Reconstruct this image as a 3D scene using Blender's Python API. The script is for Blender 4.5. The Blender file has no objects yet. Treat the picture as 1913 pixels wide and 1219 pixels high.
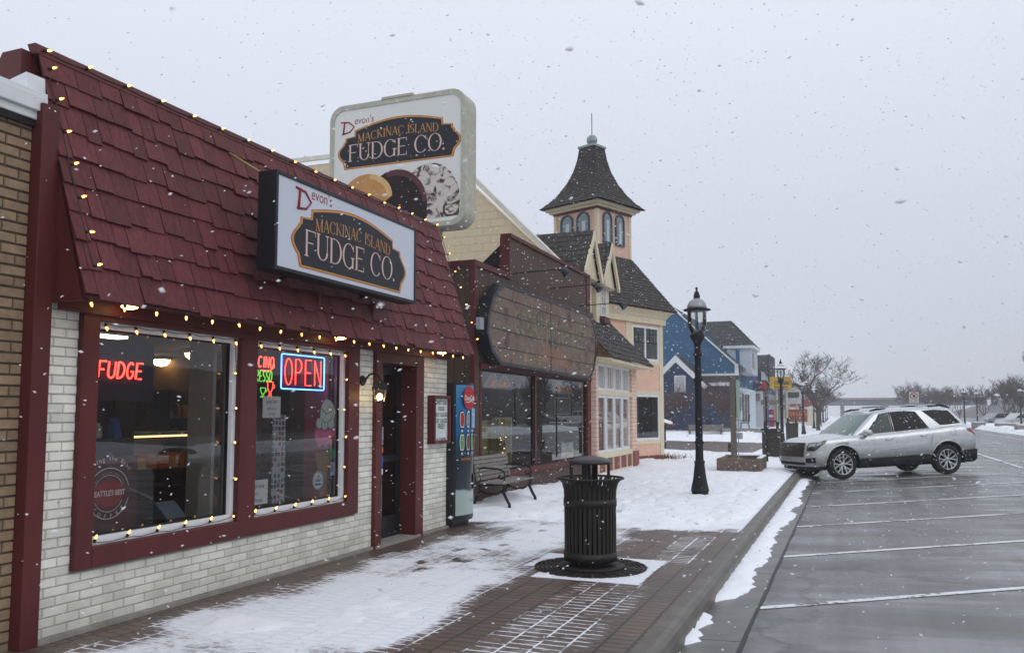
import bpy, bmesh, math, random
from mathutils import Vector, Matrix, noise
random.seed(7)
S = bpy.context.scene
R = math.radians
# ---------------------------------------------------------------- camera
FPX, CX, CY, HY, VX, EYE = 1553.0, 956.5, 650.0, 770.0, 1585.0, 1.6
PITCH = math.atan((HY-CY)/FPX)
YAW = math.atan((VX-CX)/(FPX/math.cos(PITCH)))
cam_d = bpy.data.cameras.new('camera'); cam = bpy.data.objects.new('camera', cam_d)
S.collection.objects.link(cam); S.camera = cam
cam.location = (0, 0, EYE)
cam.rotation_euler = (math.pi/2+PITCH, 0, YAW)
cam_d.sensor_width = 36; cam_d.lens = FPX/1913*36
cam_d.shift_y = (CY-609.5)/1913
cam_d.clip_start = .05; cam_d.clip_end = 3000
cam_d.dof.use_dof = True; cam_d.dof.focus_distance = 10; cam_d.dof.aperture_fstop = 7
# ---------------------------------------------------------------- world, sun, exposure
W = bpy.data.worlds.new('World'); S.world = W; W.use_nodes = True
wn = W.node_tree; wn.nodes.clear()
wo = wn.nodes.new('ShaderNodeOutputWorld'); wb = wn.nodes.new('ShaderNodeBackground')
sky = wn.nodes.new('ShaderNodeTexSky'); sky.sky_type = 'NISHITA'; sky.sun_disc = False
sky.sun_elevation = R(38); sky.sun_rotation = R(120)
sm = wn.nodes.new('ShaderNodeMixRGB'); sm.blend_type = 'MULTIPLY'; sm.inputs[0].default_value = 1; sm.inputs[2].default_value = (.08, .08, .08, 1)
mx = wn.nodes.new('ShaderNodeMixRGB'); mx.inputs[0].default_value = .94
tc = wn.nodes.new('ShaderNodeTexCoord'); sx = wn.nodes.new('ShaderNodeSeparateXYZ')
rp = wn.nodes.new('ShaderNodeValToRGB')
rp.color_ramp.elements[0].position = 0.0; rp.color_ramp.elements[0].color = (.485, .52, .61, 1)
rp.color_ramp.elements[1].position = .75; rp.color_ramp.elements[1].color = (.90, .945, 1.05, 1)
nz = wn.nodes.new('ShaderNodeTexNoise'); nz.inputs['Scale'].default_value = 1.6; nz.inputs['Detail'].default_value = 4
ad = wn.nodes.new('ShaderNodeMath'); ad.operation = 'MULTIPLY_ADD'; ad.inputs[1].default_value = .16
wn.links.new(tc.outputs['Generated'], sx.inputs[0]); wn.links.new(tc.outputs['Generated'], nz.inputs['Vector'])
wn.links.new(nz.outputs[0], ad.inputs[0]); wn.links.new(sx.outputs[2], ad.inputs[2])
wn.links.new(ad.outputs[0], rp.inputs[0]); wn.links.new(sky.outputs[0], sm.inputs[1])
wn.links.new(sm.outputs[0], mx.inputs[1]); wn.links.new(rp.outputs[0], mx.inputs[2])
wn.links.new(mx.outputs[0], wb.inputs[0]); wb.inputs[1].default_value = 1.0
wn.links.new(wb.outputs[0], wo.inputs[0])
sun_d = bpy.data.lights.new('sun', 'SUN'); sun_d.energy = .5; sun_d.angle = R(40); sun_d.color = (1, .97, .93)
sun = bpy.data.objects.new('sun', sun_d); S.collection.objects.link(sun)
sun.rotation_euler = (R(52), 0, R(60)); sun.location = (0, 0, 40)
S.view_settings.view_transform = 'Standard'; S.view_settings.look = 'None'
S.view_settings.exposure = .10; S.view_settings.gamma = 1
S.cycles.volume_bounces = 2; S.cycles.max_bounces = 8; S.cycles.transparent_max_bounces = 24
# ---------------------------------------------------------------- rays through known planes (used to read off real sizes)
FV = Vector((-math.sin(YAW)*math.cos(PITCH), math.cos(YAW)*math.cos(PITCH), math.sin(PITCH)))
RV = Vector((math.cos(YAW), math.sin(YAW), 0)); UV = RV.cross(FV); CV = Vector((0, 0, EYE))
def ray(x, y): return (FV*FPX+RV*(x-CX)-UV*(y-CY)).normalized()
def GP(x, y, z=0): d = ray(x, y); return CV+d*((z-EYE)/d.z)
def PX(x, y, X): d = ray(x, y); return CV+d*(X/d.x)
def PY(x, y, Y): d = ray(x, y); return CV+d*(Y/d.y)
def PL(p0, dr, x, y):
    d = ray(x, y); n = Vector((-dr.y, dr.x, 0)); return CV+d*(n.dot(p0-CV)/n.dot(d))
def zat(P, y):
    q = Vector((P[0], P[1], EYE))-CV; x = CX+FPX*q.dot(RV)/q.dot(FV); d = ray(x, y)
    return EYE+math.hypot(P[0], P[1])*d.z/math.hypot(d.x, d.y)
def road_z(X):
    if X < 3.4: return -.17+.04*(X+1.1)
    if X < 9: return .01
    return .01-.03*(X-9) if X < 13 else -.11
def RP(x, y):
    z = -.1
    for _ in range(25): p = GP(x, y, z); z = road_z(p.x)
    return p
# ---------------------------------------------------------------- materials
MATS = {}
def mat(name, col, rough=.7, metal=0, var=.12, scale=6, bump=0, bscale=None, stretch=None, tone=False, emit=None, estr=0, spec=.32, coat=0, grain=None, world_coords=False):
    if name in MATS: return MATS[name]
    m = bpy.data.materials.new(name); m.use_nodes = True; nt = m.node_tree; N = nt.nodes; L = nt.links
    b = N['Principled BSDF']
    b.inputs['Roughness'].default_value = rough; b.inputs['Metallic'].default_value = metal
    b.inputs['Specular IOR Level'].default_value = spec; b.inputs['Coat Weight'].default_value = coat
    c4 = (*col, 1)
    tcn = N.new('ShaderNodeTexCoord'); mp = N.new('ShaderNodeMapping'); mp.inputs['Scale'].default_value = stretch or (1, 1, 1)
    L.new(tcn.outputs['Object'], mp.inputs[0])
    n = N.new('ShaderNodeTexNoise'); n.inputs['Scale'].default_value = scale; n.inputs['Detail'].default_value = 6; n.inputs['Roughness'].default_value = .62
    L.new(mp.outputs[0], n.inputs['Vector'])
    mr = N.new('ShaderNodeMapRange'); mr.inputs[1].default_value = .3; mr.inputs[2].default_value = .7
    mr.inputs[3].default_value = 1-var; mr.inputs[4].default_value = 1+var
    L.new(n.outputs[0], mr.inputs[0])
    v = N.new('ShaderNodeVectorMath'); v.operation = 'SCALE'; v.inputs[0].default_value = col
    fac = mr.outputs[0]
    if tone:
        a = N.new('ShaderNodeAttribute'); a.attribute_name = 'tone'
        mu = N.new('ShaderNodeMath'); mu.operation = 'MULTIPLY'; L.new(fac, mu.inputs[0]); L.new(a.outputs['Fac'], mu.inputs[1]); fac = mu.outputs[0]
    L.new(fac, v.inputs['Scale']); L.new(v.outputs[0], b.inputs['Base Color'])
    if bump:
        n2 = N.new('ShaderNodeTexNoise'); n2.inputs['Scale'].default_value = bscale or scale*4; n2.inputs['Detail'].default_value = 5
        L.new(mp.outputs[0], n2.inputs['Vector'])
        bp = N.new('ShaderNodeBump'); bp.inputs['Strength'].default_value = min(1, bump*20); bp.inputs['Distance'].default_value = bump
        L.new(n2.outputs[0], bp.inputs['Height']); L.new(bp.outputs[0], b.inputs['Normal'])
    if emit: b.inputs['Emission Color'].default_value = (*emit, 1); b.inputs['Emission Strength'].default_value = estr
    MATS[name] = m; return m
def glass(name, tint=(1, 1, 1), refl=1.0, rough=0):
    m = bpy.data.materials.new(name); m.use_nodes = True; nt = m.node_tree; N = nt.nodes; L = nt.links; N.clear()
    o = N.new('ShaderNodeOutputMaterial'); t = N.new('ShaderNodeBsdfTransparent'); t.inputs[0].default_value = (*tint, 1)
    g = N.new('ShaderNodeBsdfGlossy'); g.inputs['Roughness'].default_value = rough
    f = N.new('ShaderNodeFresnel'); f.inputs[0].default_value = 1.5
    mu = N.new('ShaderNodeMath'); mu.operation = 'MULTIPLY'; mu.use_clamp = True; mu.inputs[1].default_value = 1.8*refl
    x = N.new('ShaderNodeMixShader'); L.new(f.outputs[0], mu.inputs[0]); L.new(mu.outputs[0], x.inputs[0]); L.new(t.outputs[0], x.inputs[1]); L.new(g.outputs[0], x.inputs[2]); L.new(x.outputs[0], o.inputs[0])
    MATS[name] = m; return m
def lap_siding(name, col, pitch=.11, depth=.012, axis='Z', rough=.7, dark=.75):
    m = bpy.data.materials.new(name); m.use_nodes = True; nt = m.node_tree; N = nt.nodes; L = nt.links; b = N['Principled BSDF']
    b.inputs['Roughness'].default_value = rough; b.inputs['Base Color'].default_value = (*col, 1)
    g = N.new('ShaderNodeNewGeometry'); s = N.new('ShaderNodeSeparateXYZ'); L.new(g.outputs['Position'], s.inputs[0])
    if axis == 'Z': src = s.outputs[2]
    else:
        q = N.new('ShaderNodeMath'); q.operation = 'ADD'; L.new(s.outputs[0], q.inputs[0]); L.new(s.outputs[1], q.inputs[1]); src = q.outputs[0]
    d = N.new('ShaderNodeMath'); d.operation = 'DIVIDE'; d.inputs[1].default_value = pitch; L.new(src, d.inputs[0])
    fr = N.new('ShaderNodeMath'); fr.operation = 'FRACT'; L.new(d.outputs[0], fr.inputs[0])
    if axis != 'Z':
        c = N.new('ShaderNodeMath'); c.operation = 'GREATER_THAN'; c.inputs[1].default_value = .1; L.new(fr.outputs[0], c.inputs[0]); h = c.outputs[0]
    else:
        c = N.new('ShaderNodeMath'); c.operation = 'SUBTRACT'; c.inputs[0].default_value = 1; L.new(fr.outputs[0], c.inputs[1]); h = c.outputs[0]
    bp = N.new('ShaderNodeBump'); bp.inputs['Strength'].default_value = 1; bp.inputs['Distance'].default_value = depth; L.new(h, bp.inputs['Height']); L.new(bp.outputs[0], b.inputs['Normal'])
    n = N.new('ShaderNodeTexNoise'); n.inputs['Scale'].default_value = 3; L.new(g.outputs['Position'], n.inputs['Vector'])
    mr = N.new('ShaderNodeMapRange'); mr.inputs[3].default_value = .8; mr.inputs[4].default_value = 1.2; L.new(n.outputs[0], mr.inputs[0])
    v = N.new('ShaderNodeVectorMath'); v.operation = 'SCALE'; v.inputs[0].default_value = col; L.new(mr.outputs[0], v.inputs['Scale'])
    # colour is darkened in a narrow line at each board joint
    gp = N.new('ShaderNodeMath'); gp.operation = 'LESS_THAN'; gp.inputs[1].default_value = .1; L.new(fr.outputs[0], gp.inputs[0])
    mix = N.new('ShaderNodeMixRGB'); mix.blend_type = 'MULTIPLY'; mix.inputs[2].default_value = (dark*.6, dark*.6, dark*.6, 1); L.new(gp.outputs[0], mix.inputs[0]); L.new(v.outputs[0], mix.inputs[1]); L.new(mix.outputs[0], b.inputs['Base Color'])
    MATS[name] = m; return m
def emis(name, col, s):
    if name in MATS: return MATS[name]
    m = bpy.data.materials.new(name); m.use_nodes = True; b = m.node_tree.nodes['Principled BSDF']
    b.inputs['Base Color'].default_value = (*[min(1, c*.6) for c in col], 1); b.inputs['Emission Color'].default_value = (*col, 1); b.inputs['Emission Strength'].default_value = s
    MATS[name] = m; return m
maroon = mat('maroon_paint', (.095, .016, .015), .5, var=.18, scale=5, bump=.0015, bscale=40, stretch=(1, 1, .2))
maroon_sh = mat('maroon_shingle_wood', (.120, .026, .028), .68, var=.34, scale=11, bump=.008, bscale=26, stretch=(3.2, 3.2, .22), tone=True)
whitebrick = mat('white_painted_brick', (.76, .75, .67), .75, var=.12, scale=5, bump=.002, bscale=45, tone=True)
mortar = mat('grey_mortar', (.40, .39, .34), .9, var=.2, scale=20)
tanbrick = mat('tan_brick_face', (.29, .20, .125), .85, var=.22, scale=14, bump=.004, bscale=60, tone=True)
tanmortar = mat('dark_mortar', (.09, .07, .05), .9)
whitepaint = mat('white_paint', (.72, .74, .75), .5, var=.06)
creamp = mat('cream_paint', (.68, .60, .42), .6, var=.07, scale=2)
peach = mat('peach_stucco', (.72, .46, .34), .8, var=.07, scale=3, bump=.002)
blackm = mat('black_metal', (.008, .008, .009), .55, spec=.3, var=.2, scale=10)
darkbox = mat('black_enamel', (.010, .011, .015), .4, spec=.35, var=.1)
_n = whitebrick.node_tree; _N = _n.nodes; _L = _n.links; _b = _N['Principled BSDF']; _g = _N.new('ShaderNodeNewGeometry'); _s = _N.new('ShaderNodeSeparateXYZ'); _L.new(_g.outputs['Position'], _s.inputs[0]); _w = _N.new('ShaderNodeTexNoise'); _w.inputs['Scale'].default_value = 3.5; _w.inputs['Detail'].default_value = 8; _L.new(_g.outputs['Position'], _w.inputs['Vector'])
_m = _N.new('ShaderNodeMath'); _m.operation = 'MULTIPLY_ADD'; _m.inputs[1].default_value = -.9; _L.new(_w.outputs[0], _m.inputs[0]); _L.new(_s.outputs[2], _m.inputs[2]); _r = _N.new('ShaderNodeMapRange'); _r.inputs[1].default_value = -.45; _r.inputs[2].default_value = .1; _r.inputs[3].default_value = .34; _r.inputs[4].default_value = 0; _L.new(_m.outputs[0], _r.inputs[0])
_src = _b.inputs['Base Color'].links[0].from_socket; _x = _N.new('ShaderNodeMixRGB'); _L.new(_r.outputs[0], _x.inputs[0]); _L.new(_src, _x.inputs[1]); _x.inputs[2].default_value = (.26, .235, .19, 1)
_c = _N.new('ShaderNodeTexNoise'); _c.inputs['Scale'].default_value = 16; _c.inputs['Detail'].default_value = 6; _L.new(_g.outputs['Position'], _c.inputs['Vector']); _q = _N.new('ShaderNodeMath'); _q.operation = 'GREATER_THAN'; _q.inputs[1].default_value = .735; _L.new(_c.outputs[0], _q.inputs[0]); _y = _N.new('ShaderNodeMixRGB'); _L.new(_q.outputs[0], _y.inputs[0]); _L.new(_x.outputs[0], _y.inputs[1]); _y.inputs[2].default_value = (.30, .22, .15, 1); _L.new(_y.outputs[0], _b.inputs['Base Color'])
brownbd = lap_siding('brown_vertical_boards', (.072, .038, .026), .2, .008, 'H')
greysh = mat('grey_shingle', (.052, .046, .042), .85, var=.3, scale=8, bump=.004, tone=True)
darksh = mat('charcoal_shingle', (.05, .055, .055), .85, var=.3, scale=8, bump=.004, tone=True)
concrete = mat('concrete', (.27, .25, .22), .8, var=.2, scale=5, bump=.003)
snowm = mat('snow', (.86, .88, .92), .8, var=.04, scale=3, bump=.012, bscale=26, spec=.2)
wirem = mat('dark_green_wire', (.012, .02, .014), .5)
chrome = mat('chrome', (.7, .7, .7), .2, 1)
pane = glass('window_glass')
pane_t = glass('tinted_window_glass', (.5, .55, .55), 1.2)
bulbm = emis('warm_bulb', (1.0, .46, .13), 4)
# ---------------------------------------------------------------- scene helpers
COL = S.collection
def tag(o, label=None, cat=None, group=None, kind=None):
    if label: o['label'] = label
    if cat: o['category'] = cat
    if group: o['group'] = group
    if kind: o['kind'] = kind
    return o
def thing(name, label, cat, loc=(0, 0, 0), rotz=0, group=None):
    o = bpy.data.objects.new(name, None); COL.objects.link(o); o.location = loc; o.rotation_euler = (0, 0, rotz)
    o.empty_display_size = .2
    return tag(o, label, cat, group)
def base_of(o):
    v = Vector((0, 0, 0))
    while o is not None: v += o.location; o = o.parent
    return v
def copy_tree(o, parent=None):
    c = o.copy(); COL.objects.link(c)
    if parent: c.parent = parent
    for ch in list(o.children): copy_tree(ch, c)
    return c
def frame(o, x, y, z=None):
    x = Vector(x).normalized(); y = Vector(y).normalized(); z = x.cross(y) if z is None else Vector(z)
    m = Matrix.Identity(4)
    for i in range(3): m[i][0] = x[i]; m[i][1] = y[i]; m[i][2] = z[i]; m[i][3] = o[i]
    return m
class MB:
    def __init__(s): s.v = []; s.f = []; s.t = []; s.m = []; s.s = []; s.T = None; s.mi = 0
    def av(s, p):
        p = Vector(p)
        if s.T is not None: p = s.T @ p
        s.v.append(p); return len(s.v)-1
    def face(s, ids, tone=1, smooth=False): s.f.append(tuple(ids)); s.t.append(tone); s.m.append(s.mi); s.s.append(smooth)
    def poly(s, pts, tone=1): s.face([s.av(p) for p in pts], tone)
    def box(s, x0, x1, y0, y1, z0, z1, tone=1, inset=0, axis=0):
        P = [(x, y, z) for z in (z0, z1) for y in (y0, y1) for x in (x0, x1)]
        i = [s.av(p) for p in P]
        for q in ((0, 2, 3, 1), (4, 5, 7, 6), (0, 1, 5, 4), (2, 6, 7, 3), (0, 4, 6, 2), (1, 3, 7, 5)): s.face([i[k] for k in q], tone)
    def hexa(s, P, tone=1):   # 8 points bottom 0-3, top 4-7 (both ccw)
        i = [s.av(p) for p in P]
        for q in ((3, 2, 1, 0), (4, 5, 6, 7), (0, 1, 5, 4), (1, 2, 6, 5), (2, 3, 7, 6), (3, 0, 4, 7)): s.face([i[k] for k in q], tone)
    def rings(s, R_, cap=True, closed=True, tone=1, smooth=True):
        I = [[s.av(p) for p in r] for r in R_]; n = len(R_[0])
        for a, b in zip(I[:-1], I[1:]):
            for k in range(n if closed else n-1): s.face((a[k], a[(k+1) % n], b[(k+1) % n], b[k]), tone, smooth)
        if cap and closed: s.face(I[0][::-1], tone); s.face(I[-1], tone)
    def lathe(s, prof, c=(0, 0, 0), n=20, cap=True, smooth=True, tone=1):
        s.rings([[(c[0]+r*math.cos(2*math.pi*k/n), c[1]+r*math.sin(2*math.pi*k/n), c[2]+z) for k in range(n)] for r, z in prof], cap, True, tone, smooth)
    def tube(s, pts, r, n=6, cap=True, smooth=True, tone=1, closed=False):
        pts = [Vector(p) for p in pts]; m = len(pts); rr = r if isinstance(r, (list, tuple)) else [r]*m
        prev = None; rg = []
        for i in range(m):
            if closed: d = pts[(i+1) % m]-pts[i-1]
            else: d = pts[min(i+1, m-1)]-pts[max(i-1, 0)]
            if d.length < 1e-9: d = Vector((0, 0, 1))
            d.normalize()
            u = (prev-d*prev.dot(d)) if prev is not None else d.orthogonal()
            if u.length < 1e-6: u = d.orthogonal()
            u.normalize(); prev = u; w = d.cross(u)
            rg.append([pts[i]+u*(rr[i]*math.cos(2*math.pi*k/n))+w*(rr[i]*math.sin(2*math.pi*k/n)) for k in range(n)])
        if closed: rg.append(rg[0]); s.rings(rg, False, True, tone, smooth)
        else: s.rings(rg, cap, True, tone, smooth)
    def cyl(s, a, b, r, n=12, r2=None, smooth=True): s.tube([a, b], [r, r if r2 is None else r2], n, True, smooth)
    def prism(s, pts, z0, z1, tone=1):   # polygon in local xy, extruded in z
        a = [s.av((p[0], p[1], z0)) for p in pts]; b = [s.av((p[0], p[1], z1)) for p in pts]; n = len(pts)
        s.face(a[::-1], tone); s.face(b, tone)
        for k in range(n): s.face((a[k], a[(k+1) % n], b[(k+1) % n], b[k]), tone)
    def text(s, body, x, y, size, sx=1, z=0, align='LEFT', shear=0, extrude=0, bold=0):
        cu = bpy.data.curves.new('t', 'FONT'); cu.body = body; cu.size = size; cu.align_x = align; cu.shear = shear; cu.resolution_u = 3; cu.extrude = extrude; cu.offset = bold
        ob = bpy.data.objects.new('t', cu); me = bpy.data.meshes.new_from_object(ob)
        b = [s.av((x+v.co.x*sx, y+v.co.y, z+v.co.z)) for v in me.vertices]
        for p in me.polygons: s.face([b[i] for i in p.vertices])
        w = max([v.co.x for v in me.vertices] or [0])
        bpy.data.objects.remove(ob); bpy.data.curves.remove(cu); bpy.data.meshes.remove(me); return w*sx
    def sphere(s, c, r, n=10, sz=1):
        s.rings([[(c[0]+r*math.sin(math.pi*j/n)*math.cos(2*math.pi*k/(n*2)), c[1]+r*math.sin(math.pi*j/n)*math.sin(2*math.pi*k/(n*2)), c[2]-r*sz*math.cos(math.pi*j/n)) for k in range(n*2)] for j in range(1, n)])
    def build(s, name, mats, parent=None, label=None, local=False, bevel=0):
        off = Vector((0, 0, 0)) if (parent is None or local) else base_of(parent)
        me = bpy.data.meshes.new(name); me.from_pydata([tuple(p-off) for p in s.v], [], s.f)
        for m in (mats if isinstance(mats, (list, tuple)) else [mats]): me.materials.append(m)
        a = me.attributes.new('tone', 'FLOAT', 'FACE'); a.data.foreach_set('value', [float(t) for t in s.t])
        me.polygons.foreach_set('material_index', s.m); me.polygons.foreach_set('use_smooth', s.s)
        me.validate(); me.update()
        o = bpy.data.objects.new(name, me); COL.objects.link(o)
        if parent is not None: o.parent = parent
        if label: o['label'] = label
        if bevel:
            bm = o.modifiers.new('bevel', 'BEVEL'); bm.width = bevel; bm.segments = 2; bm.limit_method = 'ANGLE'
        return o
def struct(name, mb, m): return tag(mb.build(name, m), kind='structure')
def solo(name, mb, m, label, cat, group=None, bevel=0): return tag(mb.build(name, m, bevel=bevel), label, cat, group)
# bricks as real little blocks on a mortar sheet; wall in the plane x = X, facing +x
def bricks(X, y0, y1, z0, z1, holes, face_m, mort_m, parent, bl=.203, bh=.0677, gap=.009, d=.007, name='brick_wall', seed=1):
    rnd = random.Random(seed); mb = MB(); n = int(round((z1-z0)/bh)); h = (z1-z0)/n
    for i in range(n):
        za, zb = z0+i*h, z0+(i+1)*h; zm = (za+zb)/2
        iv = [(y0, y1)]
        for (a, b, c, e) in holes:
            if c < zm < e:
                nv = []
                for p, q in iv:
                    if b <= p or a >= q: nv.append((p, q)); continue
                    if a > p: nv.append((p, a))
                    if b < q: nv.append((b, q))
                iv = nv
        for p, q in iv:
            mb.mi = 1; mb.poly([(X-d, p, za), (X-d, q, za), (X-d, q, zb), (X-d, p, zb)])
            mb.mi = 0
            k = math.floor(p/bl-.5*(i % 2)); y = (k+.5*(i % 2))*bl
            while y < q:
                a, b = max(y+gap/2, p), min(y+bl-gap/2, q); y += bl
                if b-a < .02: continue
                t = rnd.uniform(.84, 1.12); j = rnd.uniform(-.0015, .0015); e = .004
                ya, yb, c, f = a, b, za+gap/2, zb-gap/2
                P0 = [(X-d, ya, c), (X-d, yb, c), (X-d, yb, f), (X-d, ya, f)]
                P1 = [(X+j, ya+e, c+e), (X+j, yb-e, c+e), (X+j, yb-e, f-e), (X+j, ya+e, f-e)]
                I = [mb.av(v) for v in P0+P1]
                mb.face(I[4:], t)
                for u in range(4): mb.face((I[u], I[(u+1) % 4], I[4+(u+1) % 4], I[4+u]), t*.97)
    return mb.build(name, [face_m, mort_m], parent)
# individual wooden shingles over a four-sided patch; a,b = lower edge, c,d = upper edge (above b, above a)
def shingles(mb, a, b, c, d, rows, w=.16, th=.014, jit=.02, seed=1, wv=.35):
    rnd = random.Random(seed); a, b, c, d = map(Vector, (a, b, c, d))
    nrm = (b-a).cross(d-a)
    if nrm.length < 1e-6: nrm = (b-a).cross(c-a)
    nrm.normalize()
    for i in range(rows):
        v0, v1 = i/rows, (i+1)/rows
        L0, L1 = a.lerp(d, v0), b.lerp(c, v0); U0, U1 = a.lerp(d, min(1, v1+.12/rows)), b.lerp(c, min(1, v1+.12/rows))
        length = (L1-L0).length
        if length < .02: continue
        u = -rnd.random()*w
        hrow = (U0-L0).length
        while u < length:
            ww = w*rnd.uniform(1-wv, 1+wv); x0, x1 = max(0, u)/length, min(length, u+ww-.006)/length; u += ww
            if x1-x0 < .01/length: continue
            dj = rnd.uniform(-jit, jit)/max(hrow, .01); t = rnd.uniform(.78, 1.2); tt = th*rnd.uniform(.7, 1.3)
            p0, p1 = L0.lerp(L1, x0), L0.lerp(L1, x1); q0, q1 = U0.lerp(U1, x0), U0.lerp(U1, x1)
            p0 = p0+(q0-p0)*dj; p1 = p1+(q1-p1)*dj
            I = [mb.av(v) for v in (p0+nrm*.002, p1+nrm*.002, p1+nrm*tt, p0+nrm*tt, q1+nrm*.003, q0+nrm*.003)]
            mb.face((I[3], I[2], I[4], I[5]), t); mb.face((I[0], I[1], I[2], I[3]), t*.8)
            mb.face((I[1], I[4], I[2]), t*.8); mb.face((I[0], I[3], I[5]), t*.8)
    e = .004
    mb.poly([a-nrm*e, b-nrm*e, c-nrm*e, d-nrm*e] if (c-d).length > 1e-4 else [a-nrm*e, b-nrm*e, c-nrm*e], .6)
# ---- stroke lettering (neon tubes, painted script)
def arc(cx, cy, rx, ry, a0, a1, n=10): return [(cx+rx*math.cos(R(a0+(a1-a0)*i/n)), cy+ry*math.sin(R(a0+(a1-a0)*i/n))) for i in range(n+1)]
STROKE = {
 'F': [[(.1, 0), (.1, 1), (.62, 1)], [(.1, .5), (.5, .5)]],
 'U': [[(.08, 1), (.08, .3)]+arc(.35, .3, .27, .3, 180, 360)+[(.62, 1)]],
 'D': [[(.08, 0), (.08, 1)]+arc(.2, .5, .42, .5, 90, -90)+[(.08, 0)]],
 'G': [arc(.36, .5, .28, .5, 50, 330, 14)+[(.62, .45), (.4, .45)]],
 'E': [[(.6, 1), (.1, 1), (.1, 0), (.6, 0)], [(.1, .5), (.52, .5)]],
 'O': [arc(.35, .5, .28, .5, 90, 450, 18)],
 'P': [[(.1, 0), (.1, 1)]+arc(.32, .74, .26, .26, 90, -90)+[(.1, .48)]],
 'N': [[(.08, 0), (.08, 1), (.6, 0), (.6, 1)]],
 'C': [arc(.36, .5, .28, .5, 50, 310, 14)],
 'I': [[(.2, 0), (.2, 1)]],
 'R': [[(.1, 0), (.1, 1)]+arc(.32, .74, .24, .26, 90, -90)+[(.12, .48), (.58, 0)]],
 'S': [arc(.34, .74, .24, .26, 30, 270, 8)+arc(.34, .24, .26, .24, 90, -150, 8)],
}
def strokes(mb, word, x, y, h, w, r, sp=.78, z=0, slant=0):
    cxx = x
    for ch in word:
        for st in STROKE.get(ch, []):
            mb.tube([(cxx+(p[0]+slant*p[1])*w, y+p[1]*h, z) for p in st], r, 6)
        cxx += w*(.42 if ch == 'I' else sp)
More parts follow.
